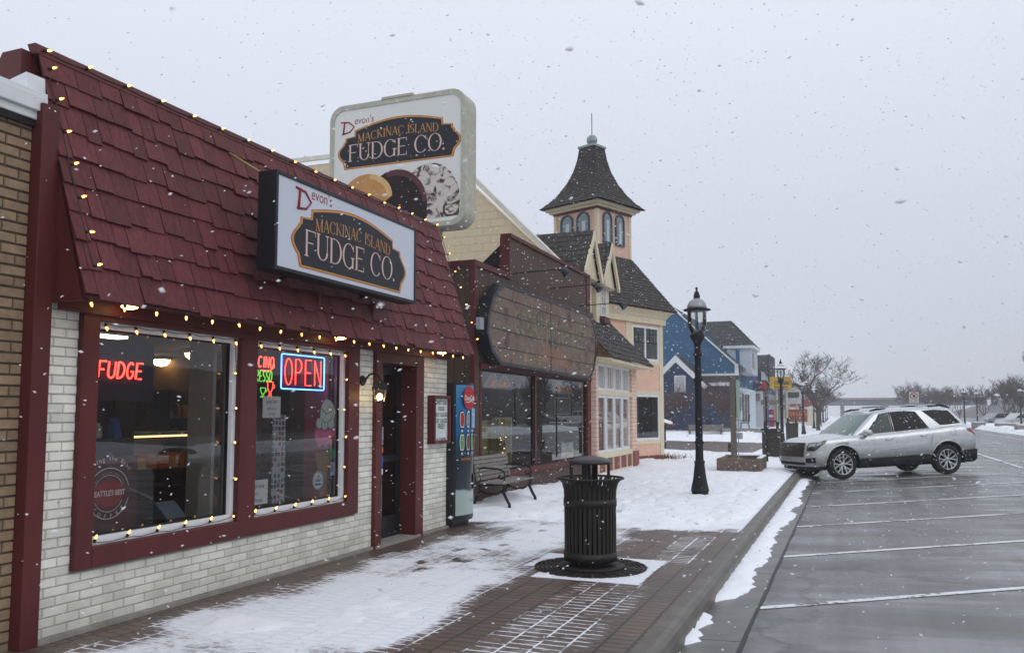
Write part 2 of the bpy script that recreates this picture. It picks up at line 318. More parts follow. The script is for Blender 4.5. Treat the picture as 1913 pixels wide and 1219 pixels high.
# ---- serif lettering made of flat strokes (thick stems, hairlines, slab ends)
def serif(mb, word, x, y, h, w=None, z=0, bend=None, sp=.08, bold=1.0):
    w = w or h*.62; k = [0]; T = h*.13*bold; t = h*.05*bold
    def q(pts):
        k[0] += 1; zz = z+.00015*(k[0] % 5)
        P = []
        for (px_, py_) in pts:
            if bend: px_, py_ = bend(px_, py_)
            P.append((px_, py_, zz))
        mb.poly(P)
    def rect(x0, y0, x1, y1): q([(x0, y0), (x1, y0), (x1, y1), (x0, y1)])
    def stem(cx_, th=T, lo=0, hi=1):
        rect(cx_-th/2, y+lo*h, cx_+th/2, y+hi*h)
    def sf(cx_, yy, ww=None):
        ww = ww or T*1.05; rect(cx_-ww, yy, cx_+ww, yy+t)
    def diag(x0, y0, x1, y1, th): q([(x0-th/2, y0), (x0+th/2, y0), (x1+th/2, y1), (x1-th/2, y1)])
    def ring(cx_, cy_, rx, ry, a0, a1, n=18):
        for i in range(n):
            A = R(a0+(a1-a0)*i/n); B = R(a0+(a1-a0)*(i+1)/n)
            def th(a): return t+(T-t)*abs(math.cos(a))
            q([(cx_+rx*math.cos(A), cy_+ry*math.sin(A)), (cx_+rx*math.cos(B), cy_+ry*math.sin(B)),
               (cx_+(rx-th(B))*math.cos(B), cy_+(ry-th(B)*.6)*math.sin(B)), (cx_+(rx-th(A))*math.cos(A), cy_+(ry-th(A)*.6)*math.sin(A))])
    for ch in word:
        a = x; W_ = w
        if ch == ' ': x += w*.55; continue
        if ch == '.': q([(a, y), (a+T, y), (a+T, y+T), (a, y+T)]); x += T*2; continue
        if ch == 'I': W_ = w*.38; stem(a+W_/2); sf(a+W_/2, y); sf(a+W_/2, y+h-t)
        elif ch in 'FE':
            W_ = w*.82; stem(a+T); sf(a+T, y); sf(a+T, y+h-t, T*.8); rect(a+T, y+h-t, a+W_, y+h); rect(a+W_-t*.7, y+h*.8, a+W_, y+h-t); rect(a+T, y+h*.5, a+W_*.8, y+h*.5+t)
            if ch == 'E': rect(a+T, y, a+W_, y+t); rect(a+W_-t*.7, y+t, a+W_, y+h*.22)
        elif ch == 'L': W_ = w*.8; stem(a+T); sf(a+T, y+h-t); sf(a+T, y, T*.8); rect(a+T, y, a+W_, y+t); rect(a+W_-t*.7, y+t, a+W_, y+h*.24)
        elif ch == 'D': W_ = w*1.02; stem(a+T); sf(a+T, y, T*.8); sf(a+T, y+h-t, T*.8); ring(a+W_*.38, y+h/2, W_*.62, h/2, -90, 90); rect(a+T, y, a+W_*.4, y+t); rect(a+T, y+h-t, a+W_*.4, y+h)
        elif ch == 'O': W_ = w*1.12; ring(a+W_/2, y+h/2, W_/2, h*.51, 0, 360, 28)
        elif ch in 'CG':
            W_ = w*1.05; ring(a+W_*.52, y+h/2, W_*.52, h*.51, 42, 318, 24); rect(a+W_*.88, y+h*.72, a+W_*.93, y+h*.95)
            if ch == 'G': stem(a+W_*.86, T, .02, .42); sf(a+W_*.86, y+h*.42)
        elif ch == 'U':
            W_ = w*1.0; stem(a+T, T, .3, 1); stem(a+W_-T, t, .3, 1); sf(a+T, y+h-t); sf(a+W_-T, y+h-t); ring(a+W_/2, y+h*.32, W_/2-T*.5, h*.32, 180, 360, 14)
        elif ch == 'M':
            W_ = w*1.22; stem(a+T*.8, t); stem(a+W_-T, T); diag(a+T*.8, y+h, a+W_/2, y, T); diag(a+W_-T, y+h, a+W_/2, y, t); sf(a+T*.8, y, T*.8); sf(a+W_-T, y); sf(a+T*.6, y+h-t, T*.6); sf(a+W_-T*.8, y+h-t, T*.7)
        elif ch == 'N':
            W_ = w*1.05; stem(a+T*.8, t); stem(a+W_-T*.8, t); diag(a+T*.8, y+h, a+W_-T*.8, y, T); sf(a+T*.8, y, T*.8); sf(a+T*.6, y+h-t, T*.7); sf(a+W_-T*.8, y+h-t, T*.8)
        elif ch == 'A':
            W_ = w*1.02; diag(a+T*.6, y, a+W_/2, y+h, t); diag(a+W_-T*.6, y, a+W_/2, y+h, T); rect(a+W_*.27, y+h*.32, a+W_*.73, y+h*.32+t); sf(a+T*.6, y, T*.7); sf(a+W_-T*.6, y, T*.8)
        elif ch == 'K':
            W_ = w*1.02; stem(a+T); sf(a+T, y); sf(a+T, y+h-t); diag(a+T*1.3, y+h*.42, a+W_-T, y+h, t); diag(a+W_-T*.6, y, a+W_*.42, y+h*.56, T); sf(a+W_-T*.6, y, T*.8); sf(a+W_-T, y+h-t, T*.7)
        elif ch == 'S':
            W_ = w*.72; ring(a+W_/2, y+h*.74, W_/2, h*.27, 40, 270, 12); ring(a+W_/2, y+h*.255, W_/2, h*.27, 90, -140, 12)
        x += W_+w*sp
    return x
# ================================================================= FUDGE SHOP
WX = -5.25
shop = thing('corner_shop', 'low shop with white painted brick, dark red trim and shingled mansard roof', 'shop', (-5.25, 7.3, 0))
bricks(WX, 4.2, 10.55, 0.03, 2.41, [(4.47, 8.22, .46, 3), (8.58, 9.78, -1, 2.33)], whitebrick, mortar, shop, name='brick_wall', seed=3)
m = MB(); m.box(-5.45, -5.258, 4.2, 8.62, 0, .6); m.box(-5.45, -5.258, 4.2, 4.6, .6, 2.42); m.box(-5.45, -5.258, 8.0, 8.62, .6, 2.42); m.box(-5.45, -5.258, 9.72, 10.55, 0, 2.42)
m.box(-5.45, -5.258, 4.6, 8.0, 2.31, 2.42); m.box(-5.45, -5.258, 6.2, 6.43, .6, 2.31); m.box(-5.45, -5.258, 8.62, 9.72, 2.3, 2.42)
m.build('wall_backing', mat('interior_plaster', (.22, .2, .17), .9), shop)
m = MB(); m.box(-5.30, -5.215, 4.2, 10.57, -.02, .03); m.build('concrete_footing', concrete, shop)
# maroon window surround
tr = MB(); a, b = -5.256, -5.205
tr.box(a, b, 4.47, 4.62, .46, 2.41); tr.box(a, b, 8.0, 8.22, .46, 2.41); tr.box(a, b, 6.2, 6.43, .61, 2.29); tr.box(a, b+.004, 4.62, 8.0, .46, .61); tr.box(a, b+.003, 4.62, 8.0, 2.29, 2.41)
tr.box(-5.33, a, 6.22, 6.41, .61, 2.29)
tr.build('window_surround', maroon, shop, bevel=.004)
for (y0, y1) in ((4.62, 6.2), (6.43, 8.0)):
    f = MB(); w = .052; x0, x1 = -5.33, -5.258
    f.box(x0, x1, y0, y1, .61, .61+w*1.2); f.box(x0, x1, y0, y1, 2.29-w, 2.29); f.box(x0, x1, y0, y0+w*.6, .61+w*1.2, 2.29-w); f.box(x0, x1, y1-w, y1, .61+w*1.2, 2.29-w)
    wf = f.build('window', whitepaint, shop, bevel=.003)
    k = MB(); x0, x1 = -5.325, -5.30; yy0, yy1, za, zb = y0+w*.6, y1-w, .61+w*1.2, 2.29-w; q = .014
    k.box(x0, x1, yy0, yy1, za, za+q); k.box(x0, x1, yy0, yy1, zb-q, zb); k.box(x0, x1, yy0, yy0+q, za+q, zb-q); k.box(x0, x1, yy1-q, yy1, za+q, zb-q); k.build('gasket', blackm, wf)
    g = MB(); g.poly([(-5.312, yy0, za), (-5.312, yy1, za), (-5.312, yy1, zb), (-5.312, yy0, zb)]); g.build('pane', pane, wf)
# door with deep red reveal
d = MB(); d.box(-5.42, -5.20, 8.58, 8.72, 0, 2.33); d.box(-5.44, -5.20, 9.57, 9.78, 0, 2.33); d.box(-5.43, -5.203, 8.72, 9.57, 2.20, 2.33); d.build('door_frame', maroon, shop, bevel=.004)
m = MB(); m.box(-5.6, -5.19, 8.6, 9.7, -.01, .035); m.build('door_sill', concrete, shop)
dl = MB(); X0, X1 = -5.47, -5.43
dl.box(X0, X1, 8.72, 8.83, .04, 2.2); dl.box(X0, X1, 9.47, 9.57, .04, 2.2); dl.box(X0, X1, 8.83, 9.47, .04, .3); dl.box(X0, X1, 8.83, 9.47, 2.08, 2.2); dl.box(X0, X1, 8.83, 9.47, .98, 1.06)
door = dl.build('door', darkbox, shop)
g = MB(); g.poly([(-5.45, 8.83, .3), (-5.45, 9.47, .3), (-5.45, 9.47, .98), (-5.45, 8.83, .98)]); g.poly([(-5.45, 8.83, 1.06), (-5.45, 9.47, 1.06), (-5.45, 9.47, 2.08), (-5.45, 8.83, 2.08)]); g.build('pane', pane_t, door)
h = MB(); h.tube([(-5.43, 8.79, 1.12), (-5.37, 8.79, 1.14), (-5.37, 8.79, 1.56), (-5.43, 8.79, 1.58)], .013, 8); h.build('handle', chrome, door)
st = MB()
for i, (z0, z1, c) in enumerate(((1.42, 1.20, 0), (1.165, 1.10, 1), (1.05, .92, 2), (.90, .83, 3))):
    st.mi = c; st.box(-5.425, -5.421, 8.98, 9.12, min(z0, z1), max(z0, z1))
st.build('sticker', [mat('sticker_photo', (.3, .32, .36), .5, var=.9, scale=30), mat('sticker_orange', (.6, .15, .03), .5), mat('sticker_blue', (.03, .1, .4), .5), mat('sticker_white', (.7, .7, .7), .5)], door)
# party pillar, cheek, soffit, header
m = MB(); m.box(-5.75, -5.20, 4.06, 4.2, 0, 3.78); m.build('party_pillar', maroon, shop, bevel=.006)
m = MB()
for i in range(3):
    # vertical boards closing the end of the mansard
    xa, xb = -5.2-.0+.0, -4.9
mb = m
def cheek(mb, y, s):
    bs = [(-5.75, -5.42), (-5.42, -5.18), (-5.18, -4.92)]
    for i, (xa, xb) in enumerate(bs):
        def top(x): return min(4.25, 2.42+(-4.93-x)/(.57)*1.88)
        j = .004*(i % 2)
        mb.hexa([(xa, y-.012-j, 2.38), (xb-.004, y-.012-j, 2.38), (xb-.004, y+.03, 2.38), (xa, y+.03, 2.38), (xa, y-.012-j, top(xa)), (xb-.004, y-.012-j, top(xb-.004)), (xb-.004, y+.03, top(xb-.004)), (xa, y+.03, top(xa))])
cheek(m, 4.215, 1); m.build('mansard_cheek', maroon, shop); m = MB(); cheek(m, 10.6, 1); m.build('mansard_cheek', maroon, shop)
m = MB(); m.box(-5.45, -4.93, 4.2, 10.6, 2.415, 2.44); m.box(-5.2, -5.17, 4.24, 10.58, 2.33, 2.415); m.build('soffit', maroon, shop)
rf = MB(); y0, y1 = 4.19, 10.63
shingles(rf, (-4.88, y0, 2.40), (-4.88, y1+.0, 2.40), (-5.46, y1, 4.27), (-5.46, y0, 4.27), 9, w=.175, th=.023, jit=.026, seed=11, wv=.45)
roof = rf.build('mansard_roof', maroon_sh, shop)
m = MB(); m.hexa([(-5.50, y0-.02, 4.22), (-5.43, y0-.02, 4.22), (-5.43, y1+.01, 4.22), (-5.50, y1+.01, 4.22), (-5.54, y0-.02, 4.305), (-5.455, y0-.02, 4.305), (-5.455, y1+.01, 4.305), (-5.54, y1+.01, 4.305)]); m.build('ridge_cap', maroon, roof, bevel=.004)
m = MB()   # back slope of the parapet and flat roof
m.hexa([(-6.0, 4.1, 3.75), (-5.5, 4.1, 3.75), (-5.5, y1, 3.75), (-6.0, y1, 3.75), (-5.70, 4.1, 4.24), (-5.5, 4.1, 4.24), (-5.5, y1, 4.24), (-5.70, y1, 4.24)]); m.build('parapet_back', maroon, roof)
m = MB(); m.box(-14, -5.5, 4.2, 10.5, 3.3, 3.5); m.box(-14, -13.8, 4.2, 10.5, 0, 3.3); m.box(-13.8, -5.45, 10.45, 10.55, 0, 3.3); m.build('rear_walls', concrete, shop)
m = MB(); m.hexa([(-5.72, 4.04, 3.80), (-5.33, 4.04, 3.74), (-5.33, 4.19, 3.74), (-5.72, 4.19, 3.80), (-5.72, 4.04, 3.95), (-5.36, 4.04, 4.02), (-5.36, 4.19, 4.02), (-5.72, 4.19, 3.95)])
m.build('metal_flashing', whitepaint, shop, bevel=.003)
# inside
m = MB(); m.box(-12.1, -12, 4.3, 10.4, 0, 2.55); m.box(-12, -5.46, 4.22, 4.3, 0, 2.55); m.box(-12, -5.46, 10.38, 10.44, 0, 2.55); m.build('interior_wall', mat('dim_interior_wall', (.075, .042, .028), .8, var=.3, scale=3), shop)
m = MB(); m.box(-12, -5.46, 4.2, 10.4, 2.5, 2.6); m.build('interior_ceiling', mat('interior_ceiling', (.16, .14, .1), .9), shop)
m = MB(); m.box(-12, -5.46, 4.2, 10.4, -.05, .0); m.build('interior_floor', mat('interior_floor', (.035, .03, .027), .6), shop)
m = MB(); m.box(-5.75, -5.46, 6.12, 6.16, .6, 2.4); m.build('display_partition', mat('partition_grey', (.45, .44, .38), .8), shop)
m = MB(); m.box(-5.75, -5.46, 7.93, 7.97, .6, 2.4); m.build('display_partition', mat('partition_pink', (.5, .13, .2), .8), shop)
lampm = emis('interior_lamp', (1, .66, .26), 13)
def ceiling_lamp(p, r, label):
    t = thing('ceiling_lamp', label, 'ceiling lamp', (p[0], p[1], p[2]))
    a = MB(); a.lathe([(r*1.05, .035), (r*1.1, 0.02), (r*1.02, 0)], p, 20); a.build('rim', whitepaint, t)
    a = MB(); a.lathe([(r*.98, .0), (r*.9, -.04), (r*.6, -.085), (r*.2, -.10)], p, 20); a.build('diffuser', lampm, t)
q1 = GP(368, 660, 2.44); ceiling_lamp((q1.x, q1.y, 2.44), .17, 'larger round yellow ceiling lamp glowing inside the left shop window')
q1 = GP(301, 672, 2.44); ceiling_lamp((q1.x, q1.y, 2.44), .14, 'smaller oval ceiling lamp glowing behind the larger one inside the left window')
t = thing('strip_light', 'pale green-white strip light at the upper left corner inside the left window', 'strip light', (-7.0, 5.9, 2.42))
q1 = GP(196, 629, 2.40); a = MB(); a.box(q1.x-.1, q1.x+.1, q1.y-1.2, q1.y+.25, 2.42, 2.45); a.build('housing', whitepaint, t)
a = MB(); a.box(q1.x-.08, q1.x+.08, q1.y-1.18, q1.y+.23, 2.395, 2.42); a.build('diffuser', emis('strip_glow', (.9, 1, .62), 5), t)
def soffit_lamp(Y, z, label):
    t = thing('soffit_lamp', label, 'lamp', (-5.03, Y, 2.415), group='warm lamps under the shingled eave')
    p = (-5.03, Y, z)
    a = MB(); a.lathe([(.075, .015), (.08, 0), (.07, -.008)], p, 20); a.build('rim', maroon, t)
    a = MB(); a.lathe([(.062, -.004), (.058, -.02), (.03, -.03)], p, 18); a.build('diffuser', emis('soffit_glow', (1, .60, .20), 12), t)
soffit_lamp(4.72, 2.41, 'round warm lamp under the eave above the left end of the fudge window')
soffit_lamp(7.55, 2.41, 'round warm lamp under the eave above the glowing open sign')
soffit_lamp(9.95, 2.41, 'round warm lamp under the eave right of the shop door')
# shelf units with goods
def shelf_unit(x, y0, y1, z1, n, label, seed):
    t = thing('shelf_unit', label, 'shelf', (x, (y0+y1)/2, 0))
    a = MB(); a.box(x-.3, x-.28, y0, y1, 0, z1); a.box(x-.28, x, y0, y0+.02, 0, z1); a.box(x-.28, x, y1-.02, y1, 0, z1); a.build('shelf_frame', mat('dark_shelf_wood', (.05, .03, .02), .6), t)
    rnd = random.Random(seed)
    cols = [(.42, .04, .03), (.06, .11, .32), (.5, .36, .12), (.16, .22, .12), (.5, .48, .44), (.2, .08, .26), (.48, .2, .06)]
    for i in range(n):
        z = .05+i*(z1-.15)/n
        a = MB(); a.box(x-.28, x, y0+.02, y1-.02, z, z+.02); a.build('shelf', MATS['dark_shelf_wood'], t)
        y = y0+.08
        while y < y1-.08:
            ci = rnd.randrange(7); c = cols[ci]; hgt = rnd.uniform(.1, .2); w = rnd.uniform(.04, .065)
            nm, la = (('jar', 'dim jar on a shop shelf behind the windows') if rnd.random() < .5 else ('packet', 'dim packet on a shop shelf behind the windows'))
            a = MB()
            if nm == 'jar': a.lathe([(w*.9, 0), (w, .01), (w, hgt*.75), (w*.6, hgt*.85), (w*.65, hgt)], (x-.12, y, z+.02), 8)
            else: a.hexa([(x-.17, y-w, z+.02), (x-.05, y-w, z+.02), (x-.05, y+w, z+.02), (x-.17, y+w, z+.02), (x-.13, y-w*.95, z+.02+hgt), (x-.1, y-w*.95, z+.02+hgt), (x-.1, y+w*.95, z+.02+hgt), (x-.13, y+w*.95, z+.02+hgt)])
            solo(nm, a, mat('goods_%d' % ci, c, .4), la, nm, group='goods on the shelves inside the shop')
            y += rnd.uniform(.15, .22)
shelf_unit(-6.7, 4.8, 6.4, 1.75, 5, 'dark shelf unit stocked with goods inside the left shop window', 4)
shelf_unit(-8.4, 8.6, 10.3, 1.9, 6, 'dark shelf unit stocked with goods at the back of the left shop window', 14)
shelf_unit(-10.6, 7.8, 10.3, 2.1, 6, 'tall shelf of goods on the far wall seen through the left shop window', 19)
shelf_unit(-7.2, 8.0, 9.6, 2.0, 5, 'dark shelf unit stocked with goods deep inside the right shop window', 9)
t = thing('sweets_counter', 'glass fronted sweets counter with red boxes and an added glow strip deep inside the left window', 'counter', (-7.6, 7.4, 0))
a = MB(); a.box(-8.0, -7.4, 6.5, 8.1, 0, .95); a.build('counter_base', MATS['dark_shelf_wood'], t); a = MB(); a.box(-8.0, -7.42, 6.52, 8.08, 1.34, 1.37); a.box(-8.0, -7.97, 6.52, 8.08, .95, 1.34); a.build('glass_case_frame', mat('steel_case', (.4, .38, .34), .3, .6), t)
a = MB(); a.box(-7.5, -7.46, 6.55, 8.05, 1.315, 1.335); a.build('added_case_strip', emis('added_case_glow', (1, .6, .25), 2.2), t)  # warm glowing strip added to brighten the dim shop interior
for k in range(9):
    a = MB(); y_ = 6.62+k*.165; a.hexa([(-7.9, y_, .95), (-7.55, y_, .95), (-7.55, y_+.13, .95), (-7.9, y_+.13, .95), (-7.88, y_+.01, 1.03+.04*(k % 3)), (-7.57, y_+.01, 1.03+.04*(k % 3)), (-7.57, y_+.12, 1.03+.04*(k % 3)), (-7.88, y_+.12, 1.03+.04*(k % 3))]); solo('sweets_tray', a, MATS['goods_%d' % (0, 2, 6)[k % 3]], 'small tray of sweets in the shop counter', 'tray', group='trays in the sweets counter')
# ---- decals and signs on and behind the panes.
def rect_px(x0, y0, x1, y1, X):
    a = PX(x0, (y0+y1)/2, X); b = PX(x1, (y0+y1)/2, X); xm = (x0+x1)/2
    return a.y, b.y, PX(xm, y1, X).z, PX(xm, y0, X).z     # Y0,Y1,z0,z1
def wall_frame(X, Y, z): return frame((X, Y, z), (0, 1, 0), (0, 0, 1))
redneon = emis('red_neon', (1, .045, .03), 5.5); blueneon = emis('blue_neon', (.10, .30, 1), 4.5); greenneon = emis('green_neon', (.14, .55, .05), 1.6)
# fudge neon
Y0, Y1, z0, z1 = rect_px(182, 676, 268, 706, -5.46)
t = thing('neon_sign', 'red neon sign reading FUDGE on a dark board in the left window', 'neon sign', (-5.46, Y0, z0))
a = MB(); a.box(-5.52, -5.49, 4.62, Y1+.14, z0-.18, z1+.16); a.build('board', mat('navy_board', (.015, .012, .03), .6), t)
a = MB(); a.T = wall_frame(-5.465, Y0, z0); strokes(a, 'FUDGE', 0, 0, z1-z0, (Y1-Y0)/3.85, .0075, slant=.12); a.build('neon_tube', redneon, t)
# open neon
Y0, Y1, z0, z1 = rect_px(527, 664, 607, 727, -5.42)
t = thing('neon_sign', 'red neon OPEN sign inside a blue neon border in the right window', 'neon sign', (-5.42, Y0, z0))
w, h = Y1-Y0, z1-z0
a = MB(); a.box(-5.47, -5.45, Y0+.01, Y1-.01, z0+.01, z1-.01); a.build('board', mat('clear_dark_board', (.03, .015, .04), .3), t)
a = MB(); a.T = wall_frame(-5.43, Y0, z0); rr = .02
a.tube([(p[0], p[1], 0) for p in arc(w-rr, h-rr, rr, rr, 90, 0, 3)+arc(w-rr, rr, rr, rr, 0, -90, 3)+arc(rr, rr, rr, rr, 270, 180, 3)+arc(rr, h-rr, rr, rr, 180, 90, 3)], .007, 6, closed=True); a.build('border_tube', blueneon, t)
a = MB(); a.T = wall_frame(-5.43, Y0, z0); strokes(a, 'OPEN', w*.06, h*.12, h*.76, w*.285, .0055, sp=.80); a.build('letter_tube', redneon, t)
# cappuccino / espresso neon (only its right part shows past the mullion)
t = thing('neon_sign', 'red and green neon coffee sign half hidden by the window mullion', 'neon sign', (-5.42, 6.5, 1.9))
Y0, Y1, z0, z1 = rect_px(483, 666, 514, 686, -5.42)
a = MB(); a.T = wall_frame(-5.43, Y0, z0); strokes(a, 'CINO', 0, 0, z1-z0, (Y1-Y0)/2.75, .006, slant=.1); a.tube([((Y1-Y0)*.2, -.03, 0), ((Y1-Y0)*.7, -.03, 0), ((Y1-Y0)*1.02, .01, 0)], .005, 6); a.build('letter_tube', redneon, t)
Y0, Y1, z0, z1 = rect_px(479, 692, 510, 712, -5.42)
a = MB(); a.T = wall_frame(-5.43, Y0, z0); strokes(a, 'RESSO', 0, 0, z1-z0, (Y1-Y0)/3.9, .005, slant=.15); a.build('letter_tube', greenneon, t, label='green espresso lettering')
for (bx, cm, nm) in (((501, 713, 514, 741), redneon, 'red cup'), ((488, 724, 500, 741), greenneon, 'green cup')):
    Y0, Y1, z0, z1 = rect_px(*bx, -5.42); w, h = Y1-Y0, z1-z0
    a = MB(); a.T = wall_frame(-5.43, Y0, z0)
    a.tube([(p[0], p[1], 0) for p in [(0, h), (w*.1, h*.5), (w*.3, h*.35), (w*.3, h*.1), (0, 0), (w*.7, 0), (w*.5, h*.1), (w*.5, h*.35), (w*.7, h*.5), (w*.8, h), (0, h)]], .004, 5)
    a.tube([(w*.78, h*.85, 0), (w, h*.8, 0), (w*.97, h*.6, 0), (w*.74, h*.6, 0)], .004, 5); a.build('cup_tube', cm, t, label=nm+' outline')
paper = mat('white_paper', (.62, .66, .64), .8, var=.04); ink = mat('black_ink', (.03, .03, .035), .8); redink = mat('red_ink', (.45, .03, .04), .7); whiteink = mat('white_ink', (.75, .72, .7), .7)
def arc_text(a, s, cx_, cy_, r, a0, a1, size, flip=False):
    n = len(s)
    base = a.T.copy()
    for i, ch in enumerate(s):
        th = a0+(a1-a0)*(i/(n-1))
        rot = (th-90) if not flip else (th+90)
        a.T = base @ Matrix.Translation((cx_+r*math.cos(R(th)), cy_+r*math.sin(R(th)), 0)) @ Matrix.Rotation(R(rot), 4, 'Z')
        a.text(ch, 0, 0, size, align='CENTER')
    a.T = base
# coffee poster
Y0, Y1, z0, z1 = rect_px(150, 853, 255, 1003, -5.33)
t = thing('poster', 'dark red coffee poster with white ring lettering low in the left window', 'poster', (-5.33, Y0, z0))
a = MB(); a.box(-5.336, -5.332, 4.6, Y1, .66, z1); a.build('sheet', mat('poster_maroon', (.085, .022, .02), .6, var=.05), t)
a = MB(); Yc = PX(203, 925, -5.33).y; zc = PX(203, 921, -5.33).z; a.T = wall_frame(-5.330, Yc, zc); r0 = (PX(241, 925, -5.33).y-Yc)
def ringflat(a, r, th, n=40, z=0, a0=0, a1=360):
    for i in range(n):
        A, B = R(a0+(a1-a0)*i/n), R(a0+(a1-a0)*(i+1)/n)
        a.poly([(r*math.cos(A), r*math.sin(A), z), (r*math.cos(B), r*math.sin(B), z), ((r-th)*math.cos(B), (r-th)*math.sin(B), z), ((r-th)*math.cos(A), (r-th)*math.sin(A), z)])
ringflat(a, r0, .006, a0=14, a1=166); ringflat(a, r0, .006, a0=194, a1=346); ringflat(a, r0*.72, .004, a0=25, a1=155); ringflat(a, r0*.72, .004, a0=205, a1=335)
a.text("SEATTLE'S BEST", 0, -.018, .058, sx=.78, align='CENTER', bold=.0012)
arc_text(a, 'COFFEE', 0, 0, r0*.96, 222, 318, .042, True); arc_text(a, 'SMOOTH ROASTED SINCE 1970', 0, 0, r0*.78, 152, 28, .014)
arc_text(a, 'Serving the Best', 0, 0, r0*1.28, 142, 44, .050); a.build('lettering', whiteink, t)
a = MB(); a.T = wall_frame(-5.3312, Yc, zc); n = 30; a.poly([(r0*.70*math.cos(2*math.pi*i/n), r0*.55*math.sin(2*math.pi*i/n), 0) for i in range(n)]); a.build('red_disc', mat('poster_red', (.30, .02, .02), .6), t)
def note(px, X, lines, label, border=None, nm='paper_note', cat='notice', m_=None):
    Y0, Y1, z0, z1 = rect_px(*px, X); w, h = Y1-Y0, z1-z0
    t = thing(nm, label, cat, (X, Y0, z0)); a = MB(); a.box(X-.004, X, Y0, Y1, z0, z1); a.build('sheet', m_ or paper, t)
    a = MB(); a.T = wall_frame(X+.0015, Y0, z0)
    for (s, fx, fy, fs, sx_) in lines: a.text(s, w*fx, h*fy, h*fs, sx=sx_, align='CENTER')
    if lines: a.build('lettering', ink, t)
    return t, Y0, Y1, z0, z1
note((491, 740, 524, 780), -5.32, [('Jerky Sale!', .5, .68, .26, .75), ('$6.99 each or', .5, .38, .15, .8), ('4 for $20', .5, .14, .15, .8)], 'small white paper advertising a jerky sale taped inside the right window')
note((462, 896, 500, 942), -5.32, [('Maple Syrup', .5, .68, .22, .72), ('Made in', .42, .40, .15, .8), ('Michigan', .55, .12, .17, .85)], 'white maple syrup paper at the lower left corner of the right window')
# photo sheets (printed pictures are a pattern in the sheet)
def speck(name, cols, sc, base):
    m_ = bpy.data.materials.new(name); m_.use_nodes = True; N = m_.node_tree.nodes; L = m_.node_tree.links; b = N['Principled BSDF']; b.inputs['Roughness'].default_value = .6
    v = N.new('ShaderNodeTexVoronoi'); v.distance = 'CHEBYCHEV'; v.inputs['Scale'].default_value = sc; v.inputs['Randomness'].default_value = .25
    tcn = N.new('ShaderNodeTexCoord'); L.new(tcn.outputs['Object'], v.inputs['Vector'])
    r = N.new('ShaderNodeValToRGB'); r.color_ramp.interpolation = 'CONSTANT'
    for i, c in enumerate(cols):
        e = r.color_ramp.elements[i] if i < 2 else r.color_ramp.elements.new(i/len(cols)); e.position = i/len(cols); e.color = (*c, 1)
    s = N.new('ShaderNodeSeparateColor'); L.new(v.outputs['Color'], s.inputs[0]); L.new(s.outputs[0], r.inputs[0])
    g = N.new('ShaderNodeMath'); g.operation = 'GREATER_THAN'; g.inputs[1].default_value = .36; L.new(v.outputs['Distance'], g.inputs[0])
    x = N.new('ShaderNodeMixRGB'); L.new(g.outputs[0], x.inputs[0]); L.new(r.outputs[0], x.inputs[1]); x.inputs[2].default_value = (*base, 1); L.new(x.outputs[0], b.inputs['Base Color'])
    return m_
ph = speck('printed_pictures', [(.05, .05, .06), (.12, .14, .2), (.03, .04, .1), (.2, .06, .04), (.35, .33, .3)], 19, (.36, .38, .38))
note((508, 775, 533, 938), -5.33, [], 'tall sheet of small printed garment pictures hanging in the right window', nm='picture_sheet', cat='poster', m_=ph)
note((474, 772, 506, 893), -5.50, [], 'dim sheet of small pictures left of the tall picture sheet', nm='picture_sheet', cat='poster', m_=speck('printed_dark', [(.1, .07, .03), (.03, .03, .03), (.14, .1, .05), (.06, .05, .05)], 17, (.09, .085, .07)))
# ice cream cone cut-out
Y0, Y1, z0, z1 = rect_px(587, 744, 626, 926, -5.33); w, h = Y1-Y0, z1-z0
t = thing('ice_cream_cutout', 'painted soft serve cone cut-out with white swirl over pink scoop in the right window', 'window sign', (-5.33, Y0, z0))
cream = [(.5, 1), (.72, .985), (.9, .93), (.98, .86), (.9, .78), (.95, .72), (.8, .685), (.62, .70), (.45, .67), (.3, .70), (.12, .69), (.02, .74), (.1, .80), (.22, .80), (.25, .90), (.36, .97)]
a = MB(); a.T = wall_frame(-5.33, Y0, z0); a.prism([(p[0]*w, p[1]*h) for p in cream], 0, .004); a.build('swirl', mat('swirl_white', (.5, .56, .5), .7, var=.12, scale=20), t)
a = MB(); a.T = wall_frame(-5.324, Y0, z0)
a.tube([(p[0]*w, p[1]*h, 0) for p in cream], .003, 5, closed=True)
for q in ([(.3, .80), (.45, .75), (.7, .77), (.85, .83)], [(.3, .90), (.5, .84), (.75, .86), (.88, .92)], [(.62, .70), (.6, .75)], [(.3, .71), (.33, .77)]): a.tube([(p[0]*w, p[1]*h, 0) for p in q], .003, 5)
a.build('outline', ink, t)
pink = [(.05, .70), (.95, .70), (.98, .62), (.88, .55), (.8, .50), (.7, .54), (.55, .50), (.4, .53), (.22, .50), (.1, .56), (.0, .62)]
a = MB(); a.T = wall_frame(-5.336, Y0, z0); a.prism([(p[0]*w, p[1]*h) for p in pink], 0, .004); a.build('pink_scoop', mat('candy_pink', (.55, .09, .25), .6, var=.35, scale=14), t)
cone = [(.08, .46), (.85, .46), (.5, 0), (.36, 0)]
a = MB(); a.T = wall_frame(-5.345, Y0, z0); a.prism([(p[0]*w, p[1]*h) for p in cone], 0, .004); a.build('cone', mat('waffle_tan', (.22, .14, .05), .7, var=.4, scale=25), t)
